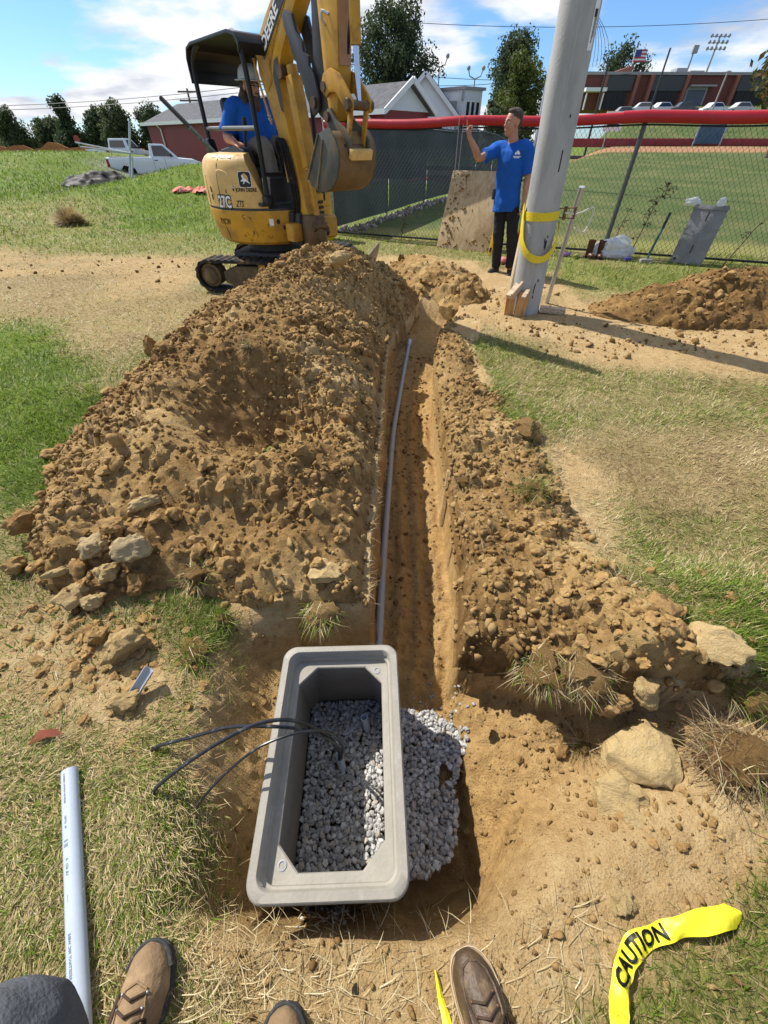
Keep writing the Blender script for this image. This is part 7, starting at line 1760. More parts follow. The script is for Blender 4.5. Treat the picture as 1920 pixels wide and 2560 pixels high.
# boom lift cylinder on the front
lc = MB().mat(MAT_JY).tube([(0.965, YB, 2.02), (1.10, YB, 1.26)], 0.052, 14).build('lift_cylinder', parent=digger)
MB().mat(MAT_JY).prism([(0.925, 1.95), (1.035, 1.96), (1.165, 1.29), (1.055, 1.27)], bp_, -0.062, 0.062).build('cylinder_guard', parent=lc, bevel=0.008)
MB().mat(MAT_JYD).tube([(1.10, YB, 1.27), (1.165, YB, 0.80)], 0.034, 12).build('cylinder_rod', parent=lc)
MB().mat(MAT_PIN).lathe([(0.02, -0.09), (0.055, -0.09), (0.055, 0.09), (0.02, 0.09)], (1.17, YB, 0.77), 14, 'y').build('pin', parent=lc)
for k, dy in enumerate((-0.13, -0.105, -0.085)):
    MB().mat(MAT_RUBBER).tube(bez([(0.82, YB + dy, 0.70), (0.92 + .02 * k, YB + dy - .01, 1.0), (0.86 + .02 * k, YB + dy - .03, 1.40), (0.79 + .01 * k, YB + dy - .03, 1.50), (0.70, YB + dy, 1.46 - .02 * k), (0.72, YB + dy + .02, 1.2)], 30), 0.016, 8).build('hydraulic_hose', parent=digger)
for k, dy in enumerate((-0.105, -0.09, -0.125)):
    MB().mat(MAT_JYF).tube(bez([(0.80 + .03 * k, YB + dy, 1.15), (0.78 + .03 * k, YB + dy, 1.32), (0.76 + .03 * k, YB + dy, 1.45)], 8), 0.010, 7).build('steel_line', parent=digger)
MB().mat(MAT_JY).tube(bez([(0.60, YB - 0.095, 1.62), (0.53, YB - 0.10, 1.80), (0.46, YB - 0.10, 1.97), (0.43, YB - 0.10, 2.1)], 14), 0.011, 7).build('steel_line', parent=boom)
MB().mat(MAT_JY).prism([(0.44, 2.04), (0.36, 2.20), (0.39, 2.24), (0.45, 2.17), (0.53, 2.22), (0.55, 2.14)], bp_, -0.05, -0.035).build('lug', parent=boom, bevel=0.003)
stick_prof = [(1.53, 3.0), (1.555, 2.36), (1.600, 1.80), (1.635, 1.66), (1.70, 1.62), (1.755, 1.70), (1.80, 1.90), (1.835, 2.32), (1.90, 3.0)]
stick = MB().mat(MAT_JY).prism(stick_prof, bp_, -0.072, 0.072).build('stick', parent=digger, bevel=0.010)
MB().mat(M('pinkish primer patch', (0.42, 0.23, 0.13), 0.55, 0.2, 5, dirt=(0.30, 0.17, 0.06), dirt_amt=0.3)).prism([(1.815, 1.96), (1.84, 2.32), (1.893, 2.95), (1.897, 2.95), (1.845, 2.32), (1.82, 1.96)], bp_, -0.062, 0.062).build('front_plate', parent=stick)
MB().mat(MAT_STEEL).tube(bez([(1.66, YB - 0.075, 2.19), (1.65, YB - 0.10, 2.22), (1.66, YB - 0.10, 2.26), (1.72, YB - 0.075, 2.24)], 9), 0.010, 6).build('hose_clip', parent=stick)
MB().mat(MAT_GUN).prism([(1.39, 1.72), (1.40, 1.84), (1.46, 2.35), (1.45, 3.0), (1.54, 3.0), (1.56, 2.36), (1.605, 1.82), (1.62, 1.68), (1.56, 1.62), (1.46, 1.66)], bp_, -0.06, 0.06).build('thumb_cylinder_guard', parent=digger, bevel=0.008)
MB().mat(MAT_CHROME).tube([(1.43, YB, 1.95), (1.42, YB, 2.6)], 0.022, 10).build('thumb_rod', parent=digger)
thumb_prof = [(1.405, 1.66), (1.50, 1.70), (1.515, 1.79), (1.46, 1.93), (1.40, 1.98), (1.405, 2.04), (1.33, 2.07), (1.325, 2.13), (1.24, 2.20), (1.20, 2.30), (1.10, 2.335), (1.045, 2.30), (1.06, 2.24), (1.12, 2.14), (1.17, 2.03), (1.20, 2.02), (1.215, 1.96), (1.26, 1.93), (1.31, 1.80)]
for y in (-0.085, 0.085):
    th = MB().mat(MAT_GUN).prism(thumb_prof, lambda u, v, w: (u, YB + y + w, v), -0.014, 0.014).build('thumb_plate', parent=digger, bevel=0.004)
    MB().mat(MAT_PIN).lathe([(0.01, -0.03), (0.042, -0.03), (0.042, 0.03), (0.01, 0.03)], (1.445, YB + y + (-0.01 if y < 0 else 0.01), 1.75), 14, 'y').build('pin', parent=th)
bc = MB().mat(MAT_JYD).tube([(1.965, YB, 3.0), (1.965, YB, 2.06)], 0.047, 14).build('bucket_cylinder', parent=digger)
MB().mat(MAT_CHROME).tube([(1.965, YB, 2.07), (1.985, YB, 1.74)], 0.024, 12).build('piston_rod', parent=bc)
MB().mat(MAT_RUBBER).tube(bez([(2.03, YB + 0.05, 2.9), (2.03, YB + 0.05, 2.45), (1.92, YB - 0.01, 2.20), (1.86, YB, 2.02)], 16), 0.012, 7).build('hose', parent=bc)
for y in (-0.105, 0.105):
    pl_ = [(1.615, 1.80), (1.60, 1.86), (1.64, 1.92), (1.74, 1.945), (1.85, 1.91), (1.95, 1.82), (2.03, 1.74), (2.02, 1.68), (1.96, 1.66), (1.90, 1.72), (1.80, 1.80), (1.70, 1.80), (1.66, 1.77)]
    MB().mat(MAT_JYD).prism(pl_, lambda u, v, w: (u, YB + y + w, v), -0.014, 0.014).build('link_plate', parent=digger, bevel=0.004)
    MB().mat(MAT_JYD).bar((1.985, YB + y * 0.85, 1.72), (1.905, YB + y * 0.85, 1.42), 0.055, 0.022, (0, 1, 0)).build('bucket_link', parent=digger, bevel=0.006)
MB().mat(MAT_PIN).lathe([(0.01, -0.15), (0.036, -0.15), (0.046, -0.13), (0.046, -0.11), (0.034, -0.10), (0.034, 0.10), (0.046, 0.11), (0.046, 0.13), (0.036, 0.15), (0.01, 0.15)], (1.985, YB, 1.715), 16, 'y').build('link_pin', parent=digger)
MB().mat(MAT_PIN).lathe([(0.01, -0.13), (0.034, -0.13), (0.034, 0.13), (0.01, 0.13)], (1.63, YB, 1.84), 14, 'y').build('stick_pin', parent=digger)
# bucket
BW = 0.225; BY = -0.08
mouth = [(1.690, 1.545), (1.405, 1.205)]
shell = [(1.405, 1.205), (1.47, 1.150), (1.58, 1.115), (1.70, 1.115), (1.81, 1.150), (1.90, 1.225), (1.945, 1.325), (1.945, 1.43), (1.905, 1.505), (1.84, 1.555)]
sh_in = [(u * 0.965 + 1.68 * 0.035, v * 0.965 + 1.35 * 0.035) for u, v in shell]
bkt = MB().mat(MAT_BUCKETB).prism(shell + sh_in[::-1], lambda u, v, w: (u, BY + w, v), -BW, BW).build('bucket_shell', parent=digger, bevel=0.003)
side = shell + [(1.78, 1.60), (1.74, 1.66), (1.665, 1.70), (1.645, 1.64), (1.655, 1.56)]
for y in (-BW, BW):
    so_ = MB().mat(MAT_BUCKET).prism(shell + [(1.80, 1.575), (1.655, 1.535)], lambda u, v, w: (u, BY + y + w, v), -0.011, 0.011).build('bucket_side', parent=digger, bevel=0.003)
    if y < 0:
        MB().mat(MAT_MUDST).tube([(1.72, BY + y - .012, 1.50), (1.66, BY + y - .012, 1.34), (1.60, BY + y - .012, 1.21), (1.565, BY + y - .012, 1.13)], 0.011, 6).build('weld_rib', parent=so_)
    MB().mat(MAT_BUCKET).tube([(1.405, BY + y - .012 * (1 if y < 0 else -1), 1.205), (1.66, BY + y - .012 * (1 if y < 0 else -1), 1.535)], 0.013, 6).build('side_cutter', parent=so_)
for y in (-0.11, 0.11):
    MB().mat(MAT_BUCKET).prism([(1.64, 1.64), (1.665, 1.70), (1.71, 1.705), (1.78, 1.63), (1.90, 1.575), (1.985, 1.50), (1.985, 1.42), (1.93, 1.40), (1.86, 1.53), (1.72, 1.55), (1.65, 1.54)], lambda u, v, w: (u, BY + y + w, v), -0.012, 0.012).build('bucket_ear', parent=digger, bevel=0.004)
for u, v, r_ in ((1.675, 1.65, 0.036), (1.905, 1.44, 0.034)): MB().mat(MAT_PIN).lathe([(0.01, -0.15), (r_, -0.15), (r_, 0.15), (0.01, 0.15)], (u, BY, v), 14, 'y').build('bucket_pin', parent=digger)
MB().mat(MAT_JYF).box((1.99, BY, 1.395), (0.05, 0.25, 0.075), Matrix.Rotation(R(18), 3, 'Y')).build('bucket_crosspiece', parent=digger, bevel=0.008)
for k in range(4):
    y = BY - BW + 0.05 + k * (2 * BW - 0.10) / 3
    MB().mat(MAT_STEEL).rings([[(1.425 + du, y + dy, 1.200 + dv) for du, dy, dv in ((0.02, -0.026, 0.018), (0.02, 0.026, 0.018), (0.03, 0.026, -0.018), (0.03, -0.026, -0.018))], [(1.33 + du, y + dy, 1.185 + dv) for du, dy, dv in ((0, -0.014, 0.006), (0, 0.014, 0.006), (0.003, 0.014, -0.006), (0.003, -0.014, -0.006))]]).build('tooth', parent=digger)
MB().mat(MAT_CLAY).prism([(1.46, 1.24), (1.58, 1.15), (1.72, 1.14), (1.86, 1.22), (1.90, 1.35), (1.80, 1.42), (1.62, 1.33)], lambda u, v, w: (u, BY + w, v), -BW + .02, BW - .02).build('soil_in_bucket', parent=digger, bevel=0.02)

# ------------------------------------------------------------------ people
from mathutils.bvhtree import BVHTree
MAT_SKIN = M('tanned skin', (0.42, 0.215, 0.135), 0.5, 0.14, 14, spec=0.35, alt=(0.46, 0.225, 0.145))
MAT_SHIRT = M('royal blue cotton', (0.012, 0.098, 0.42), 0.85, 0.12, 7, bump=0.25, bscale=55, spec=0.2)
MAT_JEANS = M('black work trousers', (0.020, 0.020, 0.022), 0.85, 0.4, 7, bump=0.4, bscale=40, spec=0.2)
MAT_KHAKI = M('khaki trousers', (0.185, 0.165, 0.13), 0.85, 0.15, 6, bump=0.4, bscale=30, spec=0.15)
MAT_SHOE = M('dusty black shoe', (0.04, 0.038, 0.036), 0.7, 0.3, 12, dirt=(0.17, 0.13, 0.085), dirt_amt=0.25, dirt_scale=14)
MAT_HAIRG = M('short greying hair', (0.075, 0.06, 0.05), 0.8, 0.4, 60, bump=0.9, bscale=180)
MAT_HAIRB = M('long brown hair', (0.085, 0.055, 0.032), 0.75, 0.4, 40, bump=0.9, bscale=90, stretch=(3, 3, 0.5))
MAT_EYEW = M('eye white', (0.6, 0.58, 0.55), 0.3, 0.03, 20); MAT_EYED = M('eye iris', (0.03, 0.02, 0.015), 0.2, 0.1, 20)
def basis(f, up=(0, 0, 1)):
    f = Vector(f).normalized(); r_ = f.cross(Vector(up)).normalized(); u = r_.cross(f); return f, r_, u
def ell_tube(mb, pts, ra, rb, ref, n=16):
    """tube with elliptical sections: ra along ref, rb across it"""
    pts = [Vector(p) for p in pts]; rs = []
    for i, p in enumerate(pts):
        d = (pts[min(i + 1, len(pts) - 1)] - pts[max(i - 1, 0)]).normalized()
        a = (Vector(ref) - d * Vector(ref).dot(d)).normalized(); b = d.cross(a)
        rs.append([tuple(p + a * math.cos(t) * ra[i] + b * math.sin(t) * rb[i]) for t in np.linspace(0, 2 * math.pi, n, endpoint=False)])
    return mb.rings(rs)
def add_head(mb, c, fw, s=1.0, jaw=1.0):
    c = Vector(c); f, r_, u = basis(fw)
    def blob(of, orr, ou, sf, sr, su):
        b = len(mb.v); mb.ball((0, 0, 0), 1, 16, 12)
        for i in range(b, len(mb.v)):
            v = mb.v[i]; mb.v[i] = tuple(c + (f * (of + v[0] * sf) + r_ * (orr + v[1] * sr) + u * (ou + v[2] * su)) * s)
    blob(-.012, 0, .032, .100, .077, .092)      # skull
    blob(.028, 0, -.030, .066, .062, .082)      # face
    blob(.052, 0, -.082, .036 * jaw, .040, .032)  # chin
    blob(.066, 0, .026, .030, .055, .018)       # brow
    blob(.098, 0, -.018, .020, .015, .017)      # nose tip
    blob(.086, 0, .004, .020, .011, .030)       # nose bridge
    blob(.082, 0, -.055, .014, .024, .008)      # upper lip
    blob(.079, 0, -.066, .014, .021, .008)      # lower lip
    for q in (-1, 1):
        blob(.056, q * .040, -.016, .026, .022, .024)   # cheek bone
        blob(-.010, q * .078, -.004, .020, .010, .032)  # ear
    return f, r_, u
def add_eyes(root, c, fw, s=1.0, brow=MAT_HAIRG):
    f, r_, u = basis(fw); c = Vector(c)
    for q in (-1, 1):
        e = c + (f * .078 + r_ * q * .032 + u * .010) * s
        eo = MB().mat(MAT_EYEW).ball(e, .0125 * s, 12, 8).build('eye', parent=root)
        MB().mat(MAT_EYED).ball(e + f * .0075 * s, .0068 * s, 10, 6).build('iris', parent=eo)
        MB().mat(brow).tube([c + (f * .094 + r_ * q * .014 + u * .030) * s, c + (f * .092 + r_ * q * .034 + u * .036) * s, c + (f * .078 + r_ * q * .052 + u * .030) * s], .0055 * s, 6).build('eyebrow', parent=root)
def add_hand(mb, wrist, d, palm_n, pose, s=1.0, thumb_side=1):
    """palm along d, palm_n is the palm normal; pose: per-finger curl 0..1 (index..little), thumb curl last"""
    d = Vector(d).normalized(); n_ = Vector(palm_n); n_ = (n_ - d * n_.dot(d)).normalized(); sd = d.cross(n_) * thumb_side
    w = Vector(wrist)
    ell_tube(mb, [w - d * .02 * s, w + d * .015 * s, w + d * .05 * s, w + d * .088 * s], [.027 * s, .033 * s, .041 * s, .040 * s], [.020 * s, .018 * s, .016 * s, .013 * s], sd, 14)
    for k, (off, ln) in enumerate(((.030, .078), (.010, .086), (-.011, .080), (-.030, .063))):
        c = pose[k]; p = w + (d * .082 + sd * off) * s; a = 0; pts = [p - d * .02 * s, p]
        for seg, fr in enumerate((.45, .30, .25)):
            a += c * (1.25 if seg == 0 else 1.45)
            p = p + (d * math.cos(a) + n_ * math.sin(a)) * ln * fr * s; pts.append(p)
        mb.tube(pts, [.0095 * s, .0100 * s, .0090 * s, .0080 * s, .0068 * s], 8)
    c = pose[4]; p = w + (d * .030 + sd * .030) * s
    q = p + (d * .030 + sd * (.030 - .02 * c) + n_ * .012 * c) * s; q2 = q + (d * .030 + sd * (.008 - .03 * c) + n_ * .022 * c) * s
    mb.tube([p - sd * .02 * s, p, q, q2], [.013 * s, .0135 * s, .0115 * s, .0085 * s], 8)
def wrinkle(amp, fx, fz, seed):
    def g(c): return amp * (mnoise.noise(Vector((c.x * fx, c.y * fx, c.z * fz + seed))) + 0.5 * mnoise.noise(Vector((c.x * fx * 2.1, c.y * fx * 2.1, c.z * fz * 2.3 - seed))))
    return g
def shoe(root, ankle, toe, m, h=0.085, name='shoe'):
    ankle, toe = Vector(ankle), Vector(toe); d = (toe - ankle); d.z = 0; d.normalize(); s_ = d.cross(Vector((0, 0, 1)))
    z0 = ankle.z
    heel = Vector((ankle.x, ankle.y, z0)) - d * 0.07
    mb = MB().mat(m)
    L_ = (toe - heel).length
    rs = []
    for t, w, hh in ((0.0, .020, .045), (0.05, .034, .075), (0.2, .039, .095), (0.35, .040, .095), (0.5, .043, .075), (0.7, .048, .060), (0.88, .042, .048), (0.97, .026, .036), (1.0, .012, .026)):
        c = heel + d * L_ * t
        rs.append([tuple(c + s_ * math.cos(a) * w + Vector((0, 0, max(0, math.sin(a)) * hh + 0.012 + min(0, math.sin(a)) * 0.01))) for a in np.linspace(0, 2 * math.pi, 14, endpoint=False)])
    mb.rings(rs)
    mb.tube([heel + d * 0.055 + Vector((0, 0, .05)), heel + d * 0.065 + Vector((0, 0, .13))], [.043, .046], 14)
    o = remeshed(name, mb, m, root, 0.008, 3)
    sm = MB().mat(MAT_RUBBER).rings([[tuple(heel + d * L_ * t + s_ * w * q + Vector((0, 0, z))) for t, w, q in ((0, .022, -1), (.1, .036, -1), (.4, .041, -1), (.7, .050, -1), (.92, .036, -1), (1.01, .01, -1), (1.01, .01, 1), (.92, .036, 1), (.7, .050, 1), (.4, .041, 1), (.1, .036, 1), (0, .022, 1))] for z in (0.0, 0.022)])
    sm.build('sole', parent=o)
    return o
def shirt_logo(root, shirt, c, f, r_, u, s=1.0):
    bvh = BVHTree.FromPolygons([v.co.copy() for v in shirt.data.vertices], [tuple(p.vertices) for p in shirt.data.polygons])
    def stick(p, lift=0.002):
        hit = bvh.ray_cast(p + f * 0.4, -f)
        return (hit[0] + f * lift) if hit[0] is not None else p
    lo = MB().mat(MAT_DECAL)
    def shape(pts): lo.add([stick(c + r_ * x * s + u * z * s, 0.003) for x, z in pts], [tuple(range(len(pts)))])
    shape([(0, .050), (.030, .020), (.022, .002), (0, .012), (-.022, .002), (-.030, .020)])
    for z, w in ((-.012, .042), (-.024, .030)):
        shape([(-w, z - .004), (-w * .3, z - .004), (w * .3, z - .004), (w, z - .004), (w, z + .004), (w * .3, z + .004), (-w * .3, z + .004), (-w, z + .004)])
    em = lo.build('shirt_emblem', parent=root, smooth=0)

# standing man with a raised finger
man = empty('person', 'standing man in a blue T-shirt and black trousers raising one finger', 'person', (1.85, 7.04, gz(1.85, 7.04) - 0.01), 0)
bF = Vector((-0.62, -0.78, 0)); bRt = Vector((-0.78, 0.62, 0))
HC = Vector((-0.195, -0.01, 1.672)); HF = Vector((-0.93, -0.36, -0.02))
mb = MB().mat(MAT_SKIN)
add_head(mb, HC, HF, 1.07, 0.9)
ell_tube(mb, [(-0.135, 0.0, 1.42), (-0.145, 0.0, 1.50), (-0.165, -0.005, 1.57), (-0.180, -0.008, 1.63)], [.085, .066, .062, .066], [.078, .064, .061, .064], bF)
ell_tube(mb, [(-0.10, 0, 0.90), (-0.115, 0, 1.10), (-0.13, 0, 1.30), (-0.135, 0, 1.42), (-0.135, 0, 1.46)], [.10, .09, .10, .09, .06], [.14, .125, .16, .17, .10], bF)
RS, RE, RW = Vector((-0.285, 0.10, 1.425)), Vector((-0.565, 0.035, 1.345)), Vector((-0.738, -0.02, 1.555))
LS, LE, LWv = Vector((0.025, -0.115, 1.43)), Vector((0.098, -0.125, 1.155)), Vector((0.098, -0.175, 0.90))
mb.tube(bez([(-0.16, 0.03, 1.42), RS, RS.lerp(RE, .5), RE, RE.lerp(RW, .35) + Vector((.008, 0, -.008)), RE.lerp(RW, .7), RW], 24), [.058, .056, .055, .054, .053, .052, .050, .049, .047, .046, .044, .043, .043, .044, .045, .045, .044, .042, .040, .037, .035, .032, .030, .029, .028][:25], 12)
mb.tube(bez([(-0.08, -0.04, 1.42), LS, LS.lerp(LE, .5), LE, LE.lerp(LWv, .35), LE.lerp(LWv, .7), LWv], 24), [.058, .056, .055, .054, .053, .052, .050, .049, .047, .046, .044, .043, .042, .043, .044, .044, .043, .041, .039, .036, .034, .031, .029, .028, .027][:25], 12)
add_hand(mb, RW, (-0.18, -0.04, 1.0), (0.55, -0.80, 0.0), (0.0, 0.92, 0.96, 1.0, 0.9), 1.0, -1)
add_hand(mb, LWv, (-0.02, -0.08, -1.0), (-0.75, 0.1, 0.1), (0.25, 0.30, 0.35, 0.40, 0.35), 1.0, 1)
for k, (hp_, kn, an) in enumerate((((-0.17, 0.05, 0.92), (-0.135, -0.01, 0.48), (-0.075, 0.055, 0.08)), ((-0.03, -0.05, 0.92), (0.050, -0.10, 0.47), (0.118, -0.075, 0.07)))):
    mb.tube(bez([hp_, kn, an], 12), [.07 - .0028 * i for i in range(13)], 10)
remeshed('body', mb, MAT_SKIN, man, 0.0065, 2)
add_eyes(man, HC, HF, 1.07)
f_, r2_, u_ = basis(HF)
hb = MB().mat(MAT_HAIRG)
for of, orr, ou, sf, sr, su in ((-.026, 0, .062, .094, .082, .074), (-.070, 0, .010, .045, .072, .075), (.022, 0, .106, .052, .056, .026)):
    b = len(hb.v); hb.ball((0, 0, 0), 1, 18, 12)
    for i in range(b, len(hb.v)):
        v = hb.v[i]; hb.v[i] = tuple(HC + (f_ * (of + v[0] * sf) + r2_ * (orr + v[1] * sr) + u_ * (ou + v[2] * su)) * 1.07)
remeshed('hair', hb, MAT_HAIRG, man, 0.007, 2, wrinkle(0.004, 60, 60, 3))
# T-shirt
sb = MB().mat(MAT_SHIRT)
ell_tube(sb, [(-0.095, -0.005, 0.775), (-0.10, -0.005, 0.88), (-0.112, 0, 1.02), (-0.122, 0, 1.18), (-0.130, 0, 1.32), (-0.135, 0, 1.42), (-0.138, 0, 1.465), (-0.142, 0, 1.500)], [.142, .140, .134, .132, .134, .114, .088, .070], [.190, .190, .180, .182, .190, .190, .135, .074], bF, 28)
sb.tube(bez([(-0.17, 0.03, 1.425), RS + Vector((0, 0, .008)), RS.lerp(RE, .42), RS.lerp(RE, .72)], 12), [.085, .086, .086, .086, .085, .084, .083, .082, .082, .083, .085, .088, .090], 16)
sb.tube(bez([(-0.09, -0.04, 1.425), LS + Vector((.004, 0, .006)), LS.lerp(LE, .45) + Vector((.006, 0, 0)), LS.lerp(LE, .88) + Vector((.004, 0, 0))], 12), [.085, .086, .086, .085, .084, .082, .080, .079, .078, .078, .079, .081, .083], 16)
shirt = remeshed('t_shirt', sb, MAT_SHIRT, man, 0.010, 4, wrinkle(0.016, 8, 4.6, 1))
shirt_logo(man, shirt, Vector((-0.085, -0.13, 1.375)), bF, -bRt, Vector((0, 0, 1)))
tb = MB().mat(MAT_JEANS)
ell_tube(tb, [(-0.095, 0, 0.80), (-0.097, 0, 0.88), (-0.10, 0, 0.96), (-0.10, 0, 1.0)], [.105, .118, .112, .105], [.155, .162, .150, .145], bF, 22)
tb.tube(bez([(-0.165, 0.045, 0.93), (-0.150, 0.02, 0.70), (-0.135, -0.012, 0.48), (-0.105, 0.025, 0.28), (-0.078, 0.052, 0.085)], 20), [.088, .092, .094, .095, .093, .090, .086, .082, .080, .079, .078, .077, .075, .073, .072, .071, .070, .070, .071, .072, .074], 16)
tb.tube(bez([(-0.035, -0.05, 0.93), (0.012, -0.08, 0.70), (0.050, -0.102, 0.47), (0.085, -0.088, 0.27), (0.118, -0.072, 0.095)], 20), [.088, .092, .094, .095, .093, .090, .086, .082, .080, .079, .078, .077, .075, .073, .072, .071, .070, .070, .071, .073, .075], 16)
remeshed('trousers', tb, MAT_JEANS, man, 0.011, 3, wrinkle(0.010, 9, 9, 5))
MB().mat(MAT_BLACKPL).box((-0.285, 0.06, 0.965), (0.035, 0.07, 0.12)).build('belt_pouch', parent=man, bevel=0.008)
shoe(man, (-0.075, 0.06, 0.0), (-0.205, -0.045, 0.0), MAT_SHOE)
shoe(man, (0.118, -0.07, -0.03), (0.055, -0.245, -0.03), MAT_SHOE)

# digger driver, built in the digger's own frame
DZ = Matrix.Translation((-1.49, 6.5, 0)) @ Matrix.Rotation(R(-48), 4, 'Z')
drv = empty('person', 'digger driver with white hard hat, long hair, beard and blue T-shirt', 'person', (0, 0, 0))
drv.matrix_world = DZ @ Matrix.Translation((0.04, -0.01, -0.03))
X1 = Vector((1, 0, 0))
DH = Vector((0.005, -0.05, 1.955)); DF = Vector((0.90, 0.22, -0.05))
mb = MB().mat(MAT_SKIN)
add_head(mb, DH, DF, 1.0, 1.0)
ell_tube(mb, [(-0.08, -0.03, 1.78), (-0.07, -0.035, 1.88), (-0.02, -0.045, 1.90)], [.08, .066, .062], [.09, .068, .062], X1)
ell_tube(mb, [(-0.07, -0.02, 1.42), (-0.07, -0.02, 1.60), (-0.09, -0.02, 1.80), (-0.09, -0.02, 1.84)], [.12, .13, .11, .07], [.17, .17, .18, .12], X1)
dRS, dRE, dRW = Vector((-0.10, -0.245, 1.79)), Vector((-0.17, -0.36, 1.56)), Vector((0.07, -0.385, 1.50))
dLS, dLE, dLW = Vector((-0.09, 0.215, 1.79)), Vector((-0.08, 0.36, 1.55)), Vector((0.16, 0.335, 1.50))
AR = [.064, .063, .062, .061, .060, .059, .058, .057, .055, .054, .052, .051, .050, .051, .052, .052, .050, .047, .044, .041, .038, .035, .033, .031, .030]
for a, b, c in ((dRS, dRE, dRW), (dLS, dLE, dLW)):
    mb.tube(bez([a * .6 + Vector((-0.03, 0, .715)), a, a.lerp(b, .5), b, b.lerp(c, .35), b.lerp(c, .7), c], 24), AR, 12)
add_hand(mb, dRW, (0.9, 0.12, -0.25), (0.1, 0.3, -1.0), (0.55, 0.6, 0.65, 0.7, 0.4), 1.05, 1)
add_hand(mb, dLW, (0.9, -0.05, 0.15), (0.1, -0.5, -1.0), (0.6, 0.65, 0.7, 0.7, 0.5), 1.05, -1)
for y in (-0.12, 0.10):
    mb.tube(bez([(-0.04, y, 1.43), (0.30, y * 1.25, 1.46), (0.40, y * 1.3, 1.22), (0.43, y * 1.35, 1.00)], 15), [.075 - .002 * i for i in range(16)], 10)
remeshed('body', mb, MAT_SKIN, drv, 0.008, 2)
add_eyes(drv, DH, DF, 1.0, MAT_HAIRB)
f_, r2_, u_ = basis(DF)
def blobs(mb, c, lst, s=1.0):
    for of, orr, ou, sf, sr, su in lst:
        b = len(mb.v); mb.ball((0, 0, 0), 1, 16, 12)
        for i in range(b, len(mb.v)):
            v = mb.v[i]; mb.v[i] = tuple(c + (f_ * (of + v[0] * sf) + r2_ * (orr + v[1] * sr) + u_ * (ou + v[2] * su)) * s)
    return mb
remeshed('long_hair', blobs(MB().mat(MAT_HAIRB), DH, [(-.05, 0, .02, .085, .090, .075), (-.095, 0, -.10, .050, .105, .095), (-.055, .075, -.10, .050, .040, .10), (-.055, -.075, -.10, .050, .040, .10), (-.10, .05, -.19, .04, .06, .05), (-.09, -.06, -.18, .04, .06, .05)]), MAT_HAIRB, drv, 0.009, 2, wrinkle(0.011, 34, 16, 3))
remeshed('beard', blobs(MB().mat(MAT_HAIRB), DH, [(.060, 0, -.095, .040, .052, .045), (.075, 0, -.135, .034, .040, .060), (.04, .05, -.07, .04, .02, .045), (.04, -.05, -.07, .04, .02, .045), (.086, 0, -.044, .014, .030, .009)]), MAT_HAIRB, drv, 0.007, 2, wrinkle(0.007, 50, 30, 6))
MAT_HAT = M('scuffed white hard hat', (0.50, 0.50, 0.49), 0.4, 0.1, 9, dirt=(0.30, 0.28, 0.25), dirt_amt=0.3, dirt_scale=14)
hat = MB().mat(MAT_HAT).lathe([(0.150, 0.0), (0.152, 0.006), (0.116, 0.014), (0.113, 0.045), (0.102, 0.085), (0.075, 0.118), (0.035, 0.134), (0.002, 0.136)], (0, 0, 0), 28, cap0=True)
hat.v = [tuple(DH + f_ * (x * 1.12 - .004) + r2_ * y * .95 + u_ * (z + .046)) for x, y, z in hat.v]
hat.build('hard_hat', parent=drv)
sg_ = MB().mat(MAT_EYED)
for q in (-1, 1): sg_.tube([DH + f_ * .092 + r2_ * q * .004 + u_ * .012, DH + f_ * .092 + r2_ * q * .055 + u_ * .012, DH + f_ * .03 + r2_ * q * .078 + u_ * .010], .006, 6)
sg_.build('glasses', parent=drv)
sb = MB().mat(MAT_SHIRT)
ell_tube(sb, [(-0.05, -0.02, 1.40), (-0.045, -0.02, 1.48), (-0.05, -0.02, 1.60), (-0.07, -0.02, 1.72), (-0.085, -0.02, 1.80), (-0.085, -0.022, 1.855), (-0.078, -0.026, 1.89)], [.175, .185, .180, .155, .130, .098, .075], [.235, .24, .235, .235, .235, .165, .085], X1, 28)
for a, b in ((dRS, dRE), (dLS, dLE)):
    sb.tube(bez([a * .6 + Vector((-0.03, 0, .715)), a + Vector((0, 0, .006)), a.lerp(b, .5), a.lerp(b, .92)], 12), [.098, .098, .097, .096, .095, .094, .093, .092, .092, .092, .094, .096, .098], 16)
ds = remeshed('t_shirt', sb, MAT_SHIRT, drv, 0.011, 4, wrinkle(0.012, 7, 5, 11))
shirt_logo(drv, ds, Vector((0.0, 0.105, 1.72)), X1, Vector((0, 1, 0)), Vector((0, 0, 1)), 1.0)
tb = MB().mat(MAT_KHAKI)
ell_tube(tb, [(-0.06, -0.02, 1.36), (-0.06, -0.02, 1.42), (-0.06, -0.02, 1.48)], [.17, .18, .16], [.20, .21, .20], X1, 22)
for y in (-0.12, 0.10):
    tb.tube(bez([(-0.06, y, 1.44), (0.12, y * 1.15, 1.465), (0.31, y * 1.28, 1.45), (0.385, y * 1.3, 1.28), (0.41, y * 1.33, 1.12), (0.43, y * 1.35, 1.01)], 20), [.115, .113, .112, .110, .107, .104, .100, .097, .094, .091, .088, .086, .084, .083, .082, .082, .083, .084, .085, .086, .086][:21], 16)
remeshed('trousers', tb, MAT_KHAKI, drv, 0.012, 3, wrinkle(0.012, 8, 8, 15))
shoe(drv, (0.42, -0.165, 0.945), (0.60, -0.20, 0.945), MAT_SHOE); shoe(drv, (0.42, 0.14, 0.945), (0.60, 0.17, 0.945), MAT_SHOE)

